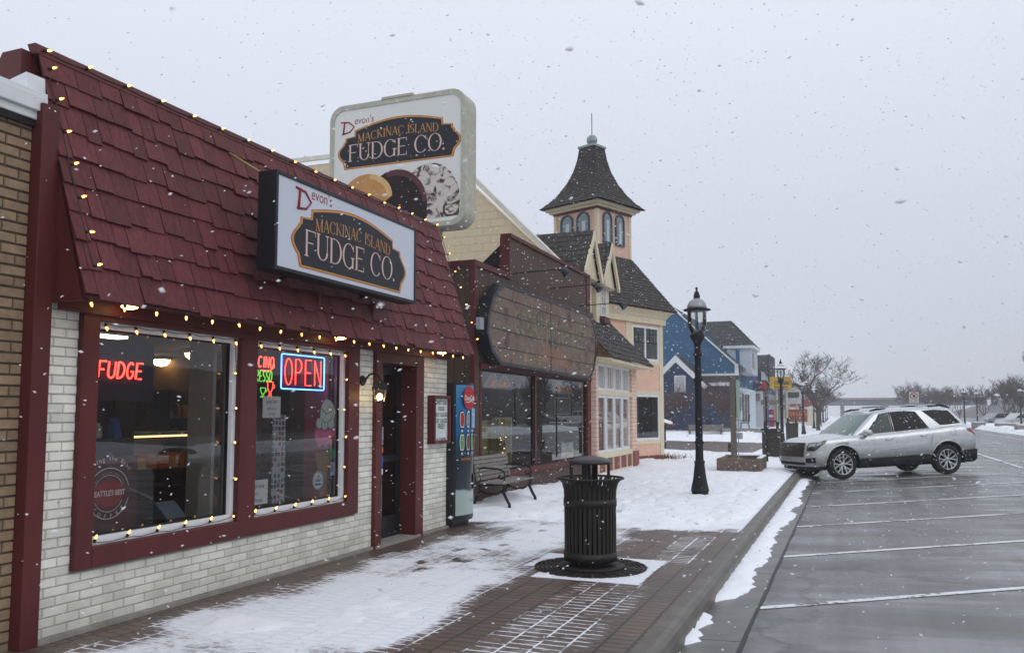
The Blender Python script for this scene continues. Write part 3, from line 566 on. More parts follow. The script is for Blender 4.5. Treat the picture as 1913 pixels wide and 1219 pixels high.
# round sticker
Y0, Y1, z0, z1 = rect_px(578, 880, 609, 914, -5.32); r = (z1-z0)/2
t = thing('round_sticker', 'round white sticker with dark lettering low in the right window', 'sticker', (-5.32, Y0+r, z0))
a = MB(); a.T = wall_frame(-5.32, (Y0+Y1)/2, (z0+z1)/2)
a.prism([(r*math.cos(2*math.pi*i/28), r*math.sin(2*math.pi*i/28)) for i in range(28)], 0, .003); a.build('disc', mat('sticker_pale', (.5, .62, .66), .6, var=.03), t)
a = MB(); a.T = wall_frame(-5.3155, (Y0+Y1)/2, (z0+z1)/2); ringflat(a, r*.94, .004); a.text('JILBERT', 0, -.012, .040, sx=.8, align='CENTER', bold=.001); a.box(-r*.5, r*.5, -r*.5, -r*.32, 0, .001); a.build('lettering', mat('navy_ink', (.03, .06, .12), .7), t)
a = MB(); a.T = wall_frame(-5.3155, (Y0+Y1)/2, (z0+z1)/2); a.poly([(-.03, r*.35, 0), (0, r*.3, 0), (.035, r*.4, 0), (.03, r*.6, 0), (0, r*.72, 0), (-.02, r*.55, 0)]); a.build('barn_mark', mat('orange_ink', (.7, .2, .05), .7), t)
note((616, 838, 627, 857), -5.33, [], 'small green sticker at the right edge of the right window', nm='green_sticker', cat='sticker', m_=mat('sticker_green', (.02, .22, .08), .6))
note((617, 862, 626, 887), -5.33, [], 'small pale blue leaflet under the green sticker', nm='leaflet', cat='leaflet', m_=mat('leaflet_blue', (.2, .3, .38), .6, var=.5, scale=25))
# lottery-style terminal behind left window
t = thing('card_reader', 'grey and blue card reader standing behind the left window', 'card reader', (-5.7, 5.9, .66))
a = MB(); a.box(-5.85, -5.55, 5.7, 6.0, .0, .66); a.build('pedestal', MATS['dark_shelf_wood'], t)
a = MB(); a.hexa([(-5.75, 5.75, .66), (-5.6, 5.75, .66), (-5.6, 5.98, .66), (-5.75, 5.98, .66), (-5.76, 5.75, .80), (-5.70, 5.75, .76), (-5.70, 5.98, .76), (-5.76, 5.98, .80)]); a.build('housing', mat('device_grey', (.2, .25, .32), .4), t)
# ---- wall lantern
t = thing('wall_lantern', 'lit black glass lantern on the white brick left of the shop door', 'lantern', (-5.2, 8.47, 1.95))
a = MB(); a.T = Matrix.Translation((-5.245, 8.33, 1.97)) @ Matrix.Rotation(R(90), 4, 'Y'); a.lathe([(.06, 0), (.06, .015), (.04, .03), (.02, .05)], n=16); a.build('back_plate', blackm, t)
a = MB(); a.tube([(-5.21, 8.33, 1.97), (-5.15, 8.34, 2.04), (-5.08, 8.36, 2.05), (-5.03, 8.37, 2.0), (-5.03, 8.37, 1.965)], .012, 8); a.build('arm', blackm, t)
L0 = Vector((-5.03, 8.37, 0))
a = MB(); a.lathe([(.11, 1.885), (.10, 1.90), (.05, 1.95), (.03, 1.97), (.012, 1.975)], (L0.x, L0.y, 0), 4, smooth=False); a.build('cap', blackm, t)
a = MB()
for i in range(4):
    c, s_ = math.cos(R(90*i)), math.sin(R(90*i)); a.tube([(L0.x+.098*c, L0.y+.098*s_, 1.885), (L0.x+.07*c, L0.y+.07*s_, 1.72)], .006, 5)
a.lathe([(.078, 1.712), (.078, 1.725)], (L0.x, L0.y, 0), 4, smooth=False); a.lathe([(.1, 1.865), (.104, 1.885)], (L0.x, L0.y, 0), 4, smooth=False); a.build('cage', blackm, t)
a = MB(); a.rings([[(L0.x+r*math.cos(R(90*k)), L0.y+r*math.sin(R(90*k)), z) for k in range(4)] for r, z in ((.068, 1.725), (.094, 1.87))], False, smooth=False); a.build('glass', glass('lantern_glass', (.95, .9, .8), .8), t)
a = MB(); a.sphere((L0.x, L0.y, 1.78), .032, 6, 1.3); a.build('bulb', emis('lantern_bulb', (1, .72, .3), 22), t)
# ---- menu board
t = thing('notice_box', 'dark red framed white letter board on the brick right of the shop door', 'letter board', (-5.2, 10.2, 1.2))
a = MB(); y0, y1, z0, z1 = 9.97, 10.46, 1.18, 1.83; xb, xf = -5.25, -5.14; q = .04
a.box(xb, xf, y0, y0+q, z0, z1); a.box(xb, xf, y1-q, y1, z0, z1); a.box(xb, xf, y0+q, y1-q, z0, z0+q); a.box(xb, xf, y0+q, y1-q, z1-q, z1); a.build('frame', maroon, t)
a = MB(); a.box(xb, -5.175, y0+q, y1-q, z0+q, z1-q); a.build('white_panel', paper, t)
a = MB(); a.T = wall_frame(-5.173, (y0+y1)/2+.02, z0)
for i, (s, sz) in enumerate((('SWEET DEAL', .075), ('FUDGE', .075), ('BUY 2 SLICES', .075), ('GET 2 SLICES', .075), ('FREE!!', .10), ('', .01), ('ALL FLAVORS', .062))):
    if s: a.text(s, 0, .53-i*.083, sz, sx=.78, align='CENTER', bold=.001)
a.build('lettering', ink, t)
# ---- string lights
def bulb_proto():
    a = MB(); a.rings([[(r*math.cos(2*math.pi*k/8), r*math.sin(2*math.pi*k/8), z) for k in range(8)] for r, z in ((.006, .010), (.009, .017), (.0098, .025), (.007, .036), (.003, .045))])
    b = a.build('bulb', bulbm); s_ = MB(); s_.cyl((0, 0, -.016), (0, 0, .012), .0115, 8); so = s_.build('socket', wirem, b); return b
BP = bulb_proto(); first = [True]
def string_light(pts, dirs, label, wire=True, dead=()):
    t = thing('string_light', label, 'string light', pts[0], group='warm string lights on the shop')
    a = MB(); P = []
    for p, q in zip(pts[:-1], pts[1:]):
        p, q = Vector(p), Vector(q); P += [p, p.lerp(q, .5)-Vector((0, 0, .012))]
    P.append(Vector(pts[-1])); a.tube(P, .0035, 4); a.build('wire', wirem, t)
    for i, (p, d) in enumerate(zip(pts, dirs)):
        if first[0]: b = BP; b.parent = t; first[0] = False
        else: b = copy_tree(BP, t)
        b.location = Vector(p)-Vector(pts[0])+Vector(d).normalized()*.016
        b.rotation_euler = Vector(d).to_track_quat('Z', 'Y').to_euler()
rj = random.Random(2)
def jd(d, k=.25): return (d[0]+rj.uniform(-k, k), d[1]+rj.uniform(-k, k), d[2]+rj.uniform(-k, k))
pts = [(-4.865, 4.22+i*.302, 2.39) for i in range(21)]; string_light(pts, [jd((0, 0, -1)) for _ in pts], 'string of warm bulbs hanging along the bottom edge of the shingled roof')
pts = [(-5.435, 4.22+i*.37, 4.262) for i in range(18)]; string_light(pts, [jd((.6, .5, .25)) for _ in pts], 'string of warm bulbs along the top ridge of the shingled roof')
def rake(Y): return [(-4.87-.57*k/6.5, Y, 2.62+1.66*k/6.5*.98) for k in range(7)]
pts = rake(4.24); string_light(pts, [jd((.6, .7, .3)) for _ in pts], 'string of warm bulbs climbing the left slope edge of the shingled roof')
pts = rake(10.66); string_light(pts, [jd((.5, .8, .3)) for _ in pts], 'string of warm bulbs climbing the right slope edge of the shingled roof')
for (ya, yb, which) in ((4.66, 6.17, 'left'), (6.46, 7.97, 'right')):
    X = -5.235; pts = []; dr = []
    for i in range(6): pts.append((X, ya+.03+(yb-ya-.06)*i/5, 2.275)); dr.append(jd((.35, 0, -1), .12))
    for i in range(1, 6): pts.append((X, yb, 2.275-(2.275-.66)*i/5)); dr.append(jd((.5, -.5, .3), .3))
    for i in range(1, 6): pts.append((X, yb-(yb-ya)*i/5, .635)); dr.append(jd((.35, .15, 1), .25))
    string_light(pts, dr, 'string of warm bulbs framing the %s shop window' % which)
# ================================================================= SIGNS
gold = mat('gold_edge', (.62, .30, .06), .45, var=.1); copper = mat('copper_edge', (.42, .12, .06), .45, var=.1); signblack = mat('sign_black', (.018, .018, .026), .5, var=.05)
cream_l = mat('sign_cream_letter', (.72, .52, .44), .6, var=.03); gold_l = mat('sign_gold_letter', (.55, .27, .08), .6, var=.1); red_l = mat('sign_red_letter', (.30, .02, .035), .6)
def plate(grow=0, k=1.0):
    L_ = [(.06, .0), (.05, .035), (.045, .05)] + [(.045-.045*math.sin(math.pi*t_/8), .05+.17*k*t_/8) for t_ in range(1, 8)] + [(.045, .05+.17*k), (.05, .235*k+.015), (.062, .24*k+.02), (.065, .275*k+.02), (.14, .285*k+.02), (.143, .34*k+.02)]
    top = [(.143+(.5-.143)*i/8, (.34+.075*math.sin(math.pi/2*i/8))*k+.02) for i in range(1, 9)]
    half = L_+top; full = half+[(1-p[0], p[1]) for p in half[::-1][1:]]
    cx_, cy_ = .5, .2*k
    return [((p[0]-cx_)*(1+grow)+cx_, (p[1]-cy_)*(1+grow*2.4)+cy_) for p in full]
def logo(t, T, x, y, w, k, zoff):
    for i, (g_, m_, nm) in enumerate(((.035, copper, 'badge_edge'), (.022, gold, 'badge_rim'), (0, signblack, 'badge'))):
        a = MB(); a.T = T; a.prism([(x+p[0]*w, y+p[1]*w) for p in plate(g_, k)], zoff, zoff+.002+.002*i); a.build(nm, m_, t)
    hh = .175*w*k
    def bend(a_, b_):
        u = (a_-x)/w; return a_, b_+(math.sin(math.pi*min(1, max(0, u)))-.6)*.055*w*k
    a = MB(); a.T = T; zz = zoff+.0075; test = MB(); e = serif(test, 'FUDGE CO.', 0, 0, hh, hh*.52); sc = .84*w/e
    serif(a, 'FUDGE CO.', x+.08*w, y+.045*w, hh, hh*.52*sc, zz, bold=.85); a.build('large_lettering', cream_l, t)
    h2 = .085*w*k; test = MB(); e = serif(test, 'MACKINAC ISLAND', 0, 0, h2, h2*.7); sc = .68*w/e
    a = MB(); a.T = T; serif(a, 'MACKINAC ISLAND', x+.16*w, y+.255*w*k, h2, h2*.7*sc, zz, bend=bend); a.build('small_lettering', gold_l, t)
    a = MB(); a.T = T; dx, dy, dh = x+.03*w, y+.315*w*k+.030*w, .095*w
    a.tube([(dx, dy, zoff+.002), (dx+.012*w, dy+dh, zoff+.002)], .007*w, 5); a.tube([(dx-.02*w, dy+dh*.98, zoff+.002), (dx+.05*w, dy+dh*.92, zoff+.002), (dx+.095*w, dy+dh*.5, zoff+.002), (dx+.06*w, dy+dh*.12, zoff+.002), (dx-.01*w, dy, zoff+.002)], .0055*w, 5)
    a.text("evon's", dx+.095*w, dy+.066*w, .078*w, sx=.86, z=zoff+.001, shear=.08); a.build('script_lettering', red_l, t)
def lit_panel(name, col, s):
    m_ = bpy.data.materials.new(name); m_.use_nodes = True; b = m_.node_tree.nodes['Principled BSDF']; b.inputs['Base Color'].default_value = (*col, 1); b.inputs['Roughness'].default_value = .35
    b.inputs['Emission Color'].default_value = (*col, 1); b.inputs['Emission Strength'].default_value = s; return m_
# wall sign
y0, y1, z0, z1 = 5.9, 8.47, 2.855, 3.745; xf = -4.62
t = thing('wall_sign', 'black framed light box sign with badge logo mounted on the shingled roof', 'sign', (-4.8, 7.2, 2.86))
a = MB(); a.box(-4.82, xf-.02, y0, y1, z0, z1); q = .035
a.box(xf-.02, xf, y0, y0+q, z0, z1); a.box(xf-.02, xf, y1-q, y1, z0, z1); a.box(xf-.02, xf, y0+q, y1-q, z0, z0+q); a.box(xf-.02, xf, y0+q, y1-q, z1-q, z1)
a.build('cabinet', darkbox, t, bevel=.004)
a = MB(); a.box(xf-.02, xf-.012, y0+q, y1-q, z0+q, z1-q); a.build('face_panel', lit_panel('sign_face_grey_white', (.60, .64, .72), .0), t)
logo(t, frame((xf-.012, y0, z0), (0, 1, 0), (0, 0, 1)), .27, .10, 2.04, .70, .0005)
for yy in (6.5, 7.9):
    a = MB(); a.tube([(-4.8, yy, 2.95), (-5.12, yy, 2.85)], .02, 6); a.tube([(-4.8, yy, 3.65), (-5.3, yy, 3.7)], .02, 6); a.build('bracket', blackm, t)
for yy in (7.05, 8.1):
    a = MB(); a.box(-4.99, -4.95, yy-.02, yy+.02, 2.62, 2.83); a.build('strut', maroon, t)
a = MB(); a.tube([(-5.45, 6.15, 4.1), (-4.85, 6.22, 3.72)], .012, 5); a.build('guy_rod', mat('brass_rod', (.35, .28, .1), .5), t)
# pole sign
Ys = 12.0; xl, xr = -8.28, -5.66; zb, zt = 4.64, 6.92
t = thing('pole_sign', 'tall rounded light box sign with badge logo and fudge slices above the roof', 'sign', (-6.9, 12.2, 0))
def rrect(x0, x1, z0_, z1_, r, n=6):
    return arc(x1-r, z1_-r, r, r, 90, 0, n)+arc(x1-r, z0_+r, r, r, 0, -90, n)+arc(x0+r, z0_+r, r, r, 270, 180, n)+arc(x0+r, z1_-r, r, r, 180, 90, n)
def skew(p): return (p[0], p[1])
T = frame((0, Ys, 0), (1, 0, 0), (0, 0, 1), (0, -1, 0))
framem = mat('sign_frame_grey_green', (.46, .46, .37), .6, var=.15, scale=10)
o_ = rrect(xl, xr, zb, zt, .26); i_ = rrect(xl+.085, xr-.085, zb+.085, zt-.085, .2)
a = MB(); a.T = T; n = len(o_)
a.rings([[(p[0], p[1], -.42) for p in o_], [(p[0], p[1], 0) for p in o_], [(p[0], p[1], 0) for p in i_], [(p[0], p[1], -.02) for p in i_]], cap=False, smooth=False)
a.face([a.av((p[0], p[1], -.42)) for p in o_][::-1]); a.build('cabinet', framem, t)
a = MB(); a.T = T; a.poly([(p[0], p[1], -.015) for p in i_][::-1]); a.build('face_panel', lit_panel('pole_face', (.66, .67, .64), .06), t)
a = MB(); a.T = T; a.box(-7.25, -6.65, zt-.01, zt+.045, -.3, .0); a.build('top_plate', framem, t)
logo(t, T, xl+.20, zb+1.17, 2.30, .74, -.0145)
def blob(cx_, cz, rx, rz, a0, a1, base, n=16): return [(cx_+rx*math.cos(R(a0+(a1-a0)*i/n)), cz+rz*math.sin(R(a0+(a1-a0)*i/n))) for i in range(n+1)]+base
marb = speck('marbled_fudge', [(.6, .55, .5), (.1, .03, .02), (.55, .5, .46), (.5, .45, .4)], 9, (.62, .58, .53))
mm = bpy.data.materials.new('white_and_brown_marble'); mm.use_nodes = True; N = mm.node_tree.nodes; L = mm.node_tree.links; v = N.new('ShaderNodeTexNoise'); v.inputs['Scale'].default_value = 4.5; v.inputs['Distortion'].default_value = 2.2; v.inputs['Detail'].default_value = 5; tcn = N.new('ShaderNodeTexCoord'); L.new(tcn.outputs['Object'], v.inputs['Vector']); r_ = N.new('ShaderNodeValToRGB'); r_.color_ramp.elements[0].position = .40; r_.color_ramp.elements[0].color = (.05, .015, .01, 1); r_.color_ramp.elements[1].position = .52; r_.color_ramp.elements[1].color = (.62, .57, .52, 1); L.new(v.outputs[0], r_.inputs[0]); L.new(r_.outputs[0], N['Principled BSDF'].inputs['Base Color'])
a = MB(); a.T = T; a.prism(blob(xr-.66, zb+.42, .56, .66, 0, 180, [(xr-1.2, zb+.2), (xr-.6, zb+.14), (xr-.12, zb+.16)]), -.014, -.012); a.build('marbled_slice', mm, t)
a = MB(); a.T = T; a.prism(blob(xr-1.30, zb+.40, .60, .64, 0, 180, [(xr-1.9, zb+.12), (xr-.72, zb+.12)]), -.011, -.009); a.build('dark_slice', mat('dark_fudge', (.018, .008, .008), .6, var=.3), t)
a = MB(); a.T = T; o1 = blob(xr-1.30, zb+.40, .60, .64, 5, 110, [], 10); o2 = blob(xr-1.32, zb+.38, .54, .56, 5, 105, [], 10); a.prism(o1+o2[::-1], -.009, -.0075); a.build('dark_slice_edge', mat('plum_edge', (.11, .035, .04), .6), t)
a = MB(); a.T = T; a.prism(blob(xr-1.86, zb+.60, .50, .42, 0, 180, [(xr-2.38, zb+.5), (xr-1.6, zb+.45)]), -.007, -.005); a.build('tan_slice', mat('tan_fudge', (.55, .28, .10), .6, var=.12), t)
a = MB(); a.T = T; o1 = blob(xr-1.86, zb+.60, .50, .42, 0, 80, [], 10); o2 = blob(xr-1.89, zb+.54, .44, .40, 5, 80, [], 10); a.prism(o1+o2[::-1], -.005, -.0035); a.build('tan_slice_edge', mat('pale_tan', (.68, .44, .19), .6), t)
a = MB(); a.cyl((-7.3, 12.22, 0), (-7.3, 12.22, zb+.02), .11, 14); a.cyl((-6.3, 12.22, 0), (-6.3, 12.22, zb+.02), .11, 14); a.build('pole', framem, t)
# ================================================================= TAN BRICK BUILDING (left edge)
tan = thing('tan_brick_building', 'tan brick building with white metal coping at the left edge', 'building', (-5.3, 2, 0))
bricks(-5.30, 0.2, 4.06, -.02, 3.66, [], tanbrick, tanmortar, tan, bl=.215, bh=.0755, gap=.012, d=.012, name='brick_wall', seed=8)
m = MB(); m.box(-12, -5.315, .2, 4.05, -.02, 3.69); m.build('building_body', tanmortar, tan)
m = MB(); m.box(-5.34, -5.26, .1, 4.10, 3.66, 3.72); m.box(-5.36, -5.23, .1, 4.12, 3.72, 3.83); m.box(-5.40, -5.245, .1, 4.13, 3.83, 3.865); m.box(-12, -5.40, .1, 4.06, 3.70, 3.85); m.build('metal_coping', whitepaint, tan, bevel=.006)
m = MB(); m.box(-5.31, -5.27, .2, 4.06, 3.61, 3.66); m.build('dark_drip_edge', blackm, tan)
# ================================================================= VENDING MACHINE
t = thing('vending_machine', 'black vending machine with blue curved front and red disc beside the brick wall', 'vending machine', (-5.45, 10.88, 0))
a = MB(); a.box(-5.88, -5.16, 10.56, 11.24, .05, 2.03); a.box(-5.84, -5.2, 10.6, 11.2, 0, .05); a.build('cabinet', darkbox, t, bevel=.012)
def vfront(y, z=0): u = (y-10.90)/.34; return -5.155+.10*(1-u*u)
def vpatch(y0, y1, z0, z1, off=0, n=10):
    a = MB(); ys = [y0+(y1-y0)*i/n for i in range(n+1)]
    a.rings([[(vfront(y)+off, y, z) for y in ys] for z in (z0, z1)], False, False, smooth=True); return a
a = MB(); ys = [10.56+.68*i/14 for i in range(15)]
a.rings([[(vfront(y), y, z) for y in ys] for z in (.10, 2.03)], False, False); a.poly([(vfront(y), y, 2.03) for y in ys]+[(-5.17, 11.24, 2.03), (-5.17, 10.56, 2.03)]); a.poly(([(vfront(y), y, .10) for y in ys]+[(-5.17, 11.24, .10), (-5.17, 10.56, .10)])[::-1]); a.build('door_shell', darkbox, t)
# printed front: a water picture, blue above, dark in the middle, pale below
vm = bpy.data.materials.new('printed_water_front'); vm.use_nodes = True; N = vm.node_tree.nodes; L = vm.node_tree.links; tcn = N.new('ShaderNodeTexCoord'); s = N.new('ShaderNodeSeparateXYZ'); L.new(tcn.outputs['Object'], s.inputs[0])
nn = N.new('ShaderNodeTexNoise'); nn.inputs['Scale'].default_value = 5; L.new(tcn.outputs['Object'], nn.inputs['Vector']); q_ = N.new('ShaderNodeMath'); q_.operation = 'MULTIPLY_ADD'; q_.inputs[1].default_value = .12; L.new(nn.outputs[0], q_.inputs[0]); L.new(s.outputs[2], q_.inputs[2])
mr = N.new('ShaderNodeMapRange'); mr.inputs[1].default_value = .1; mr.inputs[2].default_value = 2.1; L.new(q_.outputs[0], mr.inputs[0])
r_ = N.new('ShaderNodeValToRGB'); cr = r_.color_ramp; stops = [(0, (.36, .46, .42)), (.225, (.33, .42, .40)), (.24, (.02, .03, .04)), (.42, (.008, .012, .02)), (.55, (.01, .05, .09)), (.68, (.01, .12, .30)), (.82, (.02, .17, .38)), (1, (.08, .26, .43))]
for i, (p, c) in enumerate(stops):
    e = cr.elements[i] if i < 2 else cr.elements.new(p); e.position = p; e.color = (*c, 1)
L.new(mr.outputs[0], r_.inputs[0]); L.new(r_.outputs[0], N['Principled BSDF'].inputs['Base Color']); N['Principled BSDF'].inputs['Roughness'].default_value = .25
vpatch(10.60, 11.20, .16, 1.99, .004).build('printed_front', vm, t)
a = MB(); T_ = frame((vfront(10.86)+.012, 10.86, 1.81), (0, 1, 0), (0, 0, 1)); a.T = T_
a.poly([(p[0], p[1], -.0) for p in [(.18*math.cos(2*math.pi*i/28), .17*math.sin(2*math.pi*i/28)) for i in range(28)]]); a.build('red_disc', mat('logo_red', (.42, .012, .018), .35, var=.03), t)
a = MB(); a.T = T_; a.text('Coca-Cola', 0, -.035, .105, sx=.72, z=.003, align='CENTER', shear=.35, bold=.0025)
a.tube([(-.12, -.055, .003), (-.04, -.07, .003), (.05, -.045, .003), (.13, -.06, .003)], .006, 4); a.build('script_logo', whiteink, t)
def oval(cy_, cz, ry, rz, col, nm, off, a=None):
    a = MB(); r_p = [(cy_+ry*math.cos(2*math.pi*i/20)*1.0, cz+max(-rz, min(rz, rz*1.25*math.sin(2*math.pi*i/20)))) for i in range(20)]
    a.poly([(vfront(p[0])+off, p[0], p[1]) for p in r_p]); a.build(nm, col, t)
cans = [mat('can_red', (.4, .03, .03), .4, var=.6, scale=40), mat('can_red', 0), mat('can_grey', (.25, .25, .27), .4, var=.7, scale=40), mat('can_green', (.1, .3, .1), .4, var=.6, scale=40)] if False else [mat('can_red', (.4, .03, .03), .4, var=.6, scale=40), mat('can_brown', (.15, .05, .03), .4, var=.7, scale=40), mat('can_grey', (.25, .25, .27), .4, var=.7, scale=40), mat('can_green', (.12, .3, .1), .4, var=.6, scale=40)]
for row, cz in enumerate((1.50, 1.18)):
    for c in range(4):
        cy_ = 10.70+c*.135
        oval(cy_, cz, .055, .125, darkbox, 'button_rim', .010); oval(cy_, cz, .045, .112, whitepaint, 'button_ring', .013); oval(cy_, cz, .036, .098, cans[(c*2+row*3) % 4 if (c or row) else 0], 'selection_picture', .016)
        oval(cy_, cz-.16, .014, .016, whitepaint, 'push_button', .012)
vpatch(10.92, 11.12, 1.38, 1.66, .022).build('taped_notice', mat('pale_blue_notice', (.25, .42, .62), .5, var=.4, scale=25), t)
vpatch(11.02, 11.18, .50, .72, .02).build('coin_slot', darkbox, t)
vpatch(10.68, 10.92, .93, .955, .012).build('orange_line', mat('orange_line', (.35, .09, .03), .5), t)
a = MB(); a.T = frame((vfront(10.98)+.012, 10.98, .33), (0, 1, 0), (0, 0, 1)); a.text('PURE', 0, 0, .07, align='CENTER'); a.build('small_lettering', mat('faded_teal', (.12, .22, .25), .6), t)
for z, z_ in ((1.93, 2.0), (.62, .72), (.12, .26)):
    a = MB(); a.box(-5.4, -5.3, 10.552, 10.558, z-.06, z_); a.build('side_label', paper, t)
# ================================================================= BENCH (slatted, iron ends)
slat = mat('weathered_slat', (.24, .22, .20), .75, var=.25, scale=6, stretch=(1, 6, 6), tone=True, bump=.003, bscale=30)
def iron_end(a, y, o=(0, 0, 0)):
    # x forward, z up
    def P(l): return [(p[0], y, p[1]) for p in l]
    a.tube(P([(-.30, .86), (-.24, .62), (-.19, .44), (-.20, .30), (-.28, .14), (-.32, .02)]), .025, 8)
    a.tube(P([(-.19, .42), (0, .40), (.18, .42), (.25, .40), (.22, .31), (.27, .20), (.33, .10), (.34, .02)]), .025, 8)
    a.tube(P([(-.2, .3), (-.05, .25), (.1, .25), (.23, .32)]), .015, 8)
    a.tube(P([(-.25, .64), (-.15, .68), (0, .67), (.15, .66), (.24, .62), (.25, .54), (.18, .50), (.14, .53), (.17, .57)]), .015, 8)
    a.tube(P([(.25, .54), (.24, .47), (.2, .42)]), .015, 8)
    for q in (-.32, .34): a.box(q-.045, q+.045, y-.03, y+.03, -.0, .022)
def bench(name_label, loc, rot, length=1.4, snow=False, group=None):
    t = thing('park_bench', name_label, 'bench', (0, 0, 0), 0, group); hl = length/2
    for s_ in (-1, 1): a = MB(); iron_end(a, s_*(hl-.12)); a.build('iron_leg', blackm, t)
    for i in range(6):
        f = i/6; a = MB(); x = -.20-.085*f; z = .47+.40*f; a.box(x-.012, x+.012, -hl, hl, z, z+.056, random.uniform(.85, 1.15)); a.build('back_slat', slat, t, bevel=.004)
    for i in range(5): a = MB(); x = -.15+i*.088; a.box(x, x+.07, -hl, hl, .425, .45, random.uniform(.85, 1.15)); a.build('seat_slat', slat, t, bevel=.004)
    t.location = loc; t.rotation_euler = (0, 0, rot); return t
b1 = bench('wooden slatted bench with black scrolled iron ends against the brown storefront', (-5.5, 13.3, .01), 0, 1.45)
# ================================================================= ROUND SLATTED TRASH CAN AND TREE GRATE
cx_, cy_ = -2.53, 8.45
t = thing('trash_can', 'round black slatted metal trash can with domed lid standing on iron grate', 'trash can', (cx_, cy_, .02))
a = MB(); a.lathe([(.19, .0), (.21, .03), (.205, .06)], (cx_, cy_, .02), 28); a.build('foot_ring', blackm, t)
slm = mat('brown_black_metal', (.022, .019, .016), .5, var=.15, scale=12)
a = MB(); nS = 34
for i in range(nS):
    th = 2*math.pi*i/nS; c, s_ = math.cos(th), math.sin(th); w = .0165
    prof = [(.268, .07), (.270, .70), (.275, .78), (.292, .845), (.325, .885), (.345, .895)]
    P = []
    for r, z in prof: P.append([(cx_+(r+o)*c-w*k*s_, cy_+(r+o)*s_+w*k*c, .02+z) for o, k in ((0, -1), (0, 1), (-.008, 1), (-.008, -1))])
    a.rings(P, True, True, smooth=False)
a.build('slat_cage', slm, t)
a = MB()
for z0, z1 in ((.06, .15), (.615, .69)): a.lathe([(.262, z0), (.277, z0), (.277, z1), (.262, z1)], (cx_, cy_, .02), 40, False)
a.tube([(cx_+.347*math.cos(2*math.pi*i/40), cy_+.347*math.sin(2*math.pi*i/40), .918) for i in range(40)], .012, 8, closed=True); a.build('hoop', slm, t)
a = MB(); a.lathe([(.235, .08), (.24, .5), (.24, .80), (.225, .80), (.225, .1)], (cx_, cy_, .02), 28); a.build('liner', mat('liner_black', (.008, .008, .009), .7), t)
a = MB()
for th, w_ in ((R(20), .014), (R(200), .014), (R(75), .03), (R(255), .03), (R(120), .03)):
    r0_ = .195 if w_ < .02 else .10; a = MB(); a.box(cx_+r0_*math.cos(th)-w_, cx_+r0_*math.cos(th)+w_, cy_+r0_*math.sin(th)-.012, cy_+r0_*math.sin(th)+.012, .8, 1.075); a.build('lid_post', slm, t)
a = MB(); a.lathe([(.225, 1.045), (.235, 1.06), (.22, 1.08), (.16, 1.108), (.08, 1.123), (.0, 1.128)], (cx_, cy_, .02), 36); a.build('domed_lid', mat('lid_grey_black', (.035, .033, .032), .38, var=.2), t)
# grate
g = thing('tree_grate', 'black cast iron slotted grate plate under the round trash can', 'grate', (cx_, cy_, 0))
a = MB(); gm = mat('grate_iron', (.02, .016, .013), .6, var=.3)
for r in [.24+.045*i for i in range(8)]:
    nseg = 26
    for i in range(nseg):
        A, B = 2*math.pi*i/nseg, 2*math.pi*(i+.78)/nseg
        P = [(cx_+rr*math.cos(x), cy_+rr*math.sin(x)) for rr, x in ((r, A), (r+.026, A), (r+.026, (A+B)/2), (r+.026, B), (r, B), (r, (A+B)/2))]
        a.prism(P, .004, .014)
for k in range(8):
    th = 2*math.pi*k/8; a.tube([(cx_+.2*math.cos(th), cy_+.2*math.sin(th), .008), (cx_+.58*math.cos(th), cy_+.58*math.sin(th), .008)], .011, 4)
a.build('slotted_ring', gm, g)
a = MB(); a.lathe([(.34, .010), (.36, .02), (.30, .03), (.18, .03)], (cx_, cy_, 0), 36); a.build('inner_ring', gm, g)
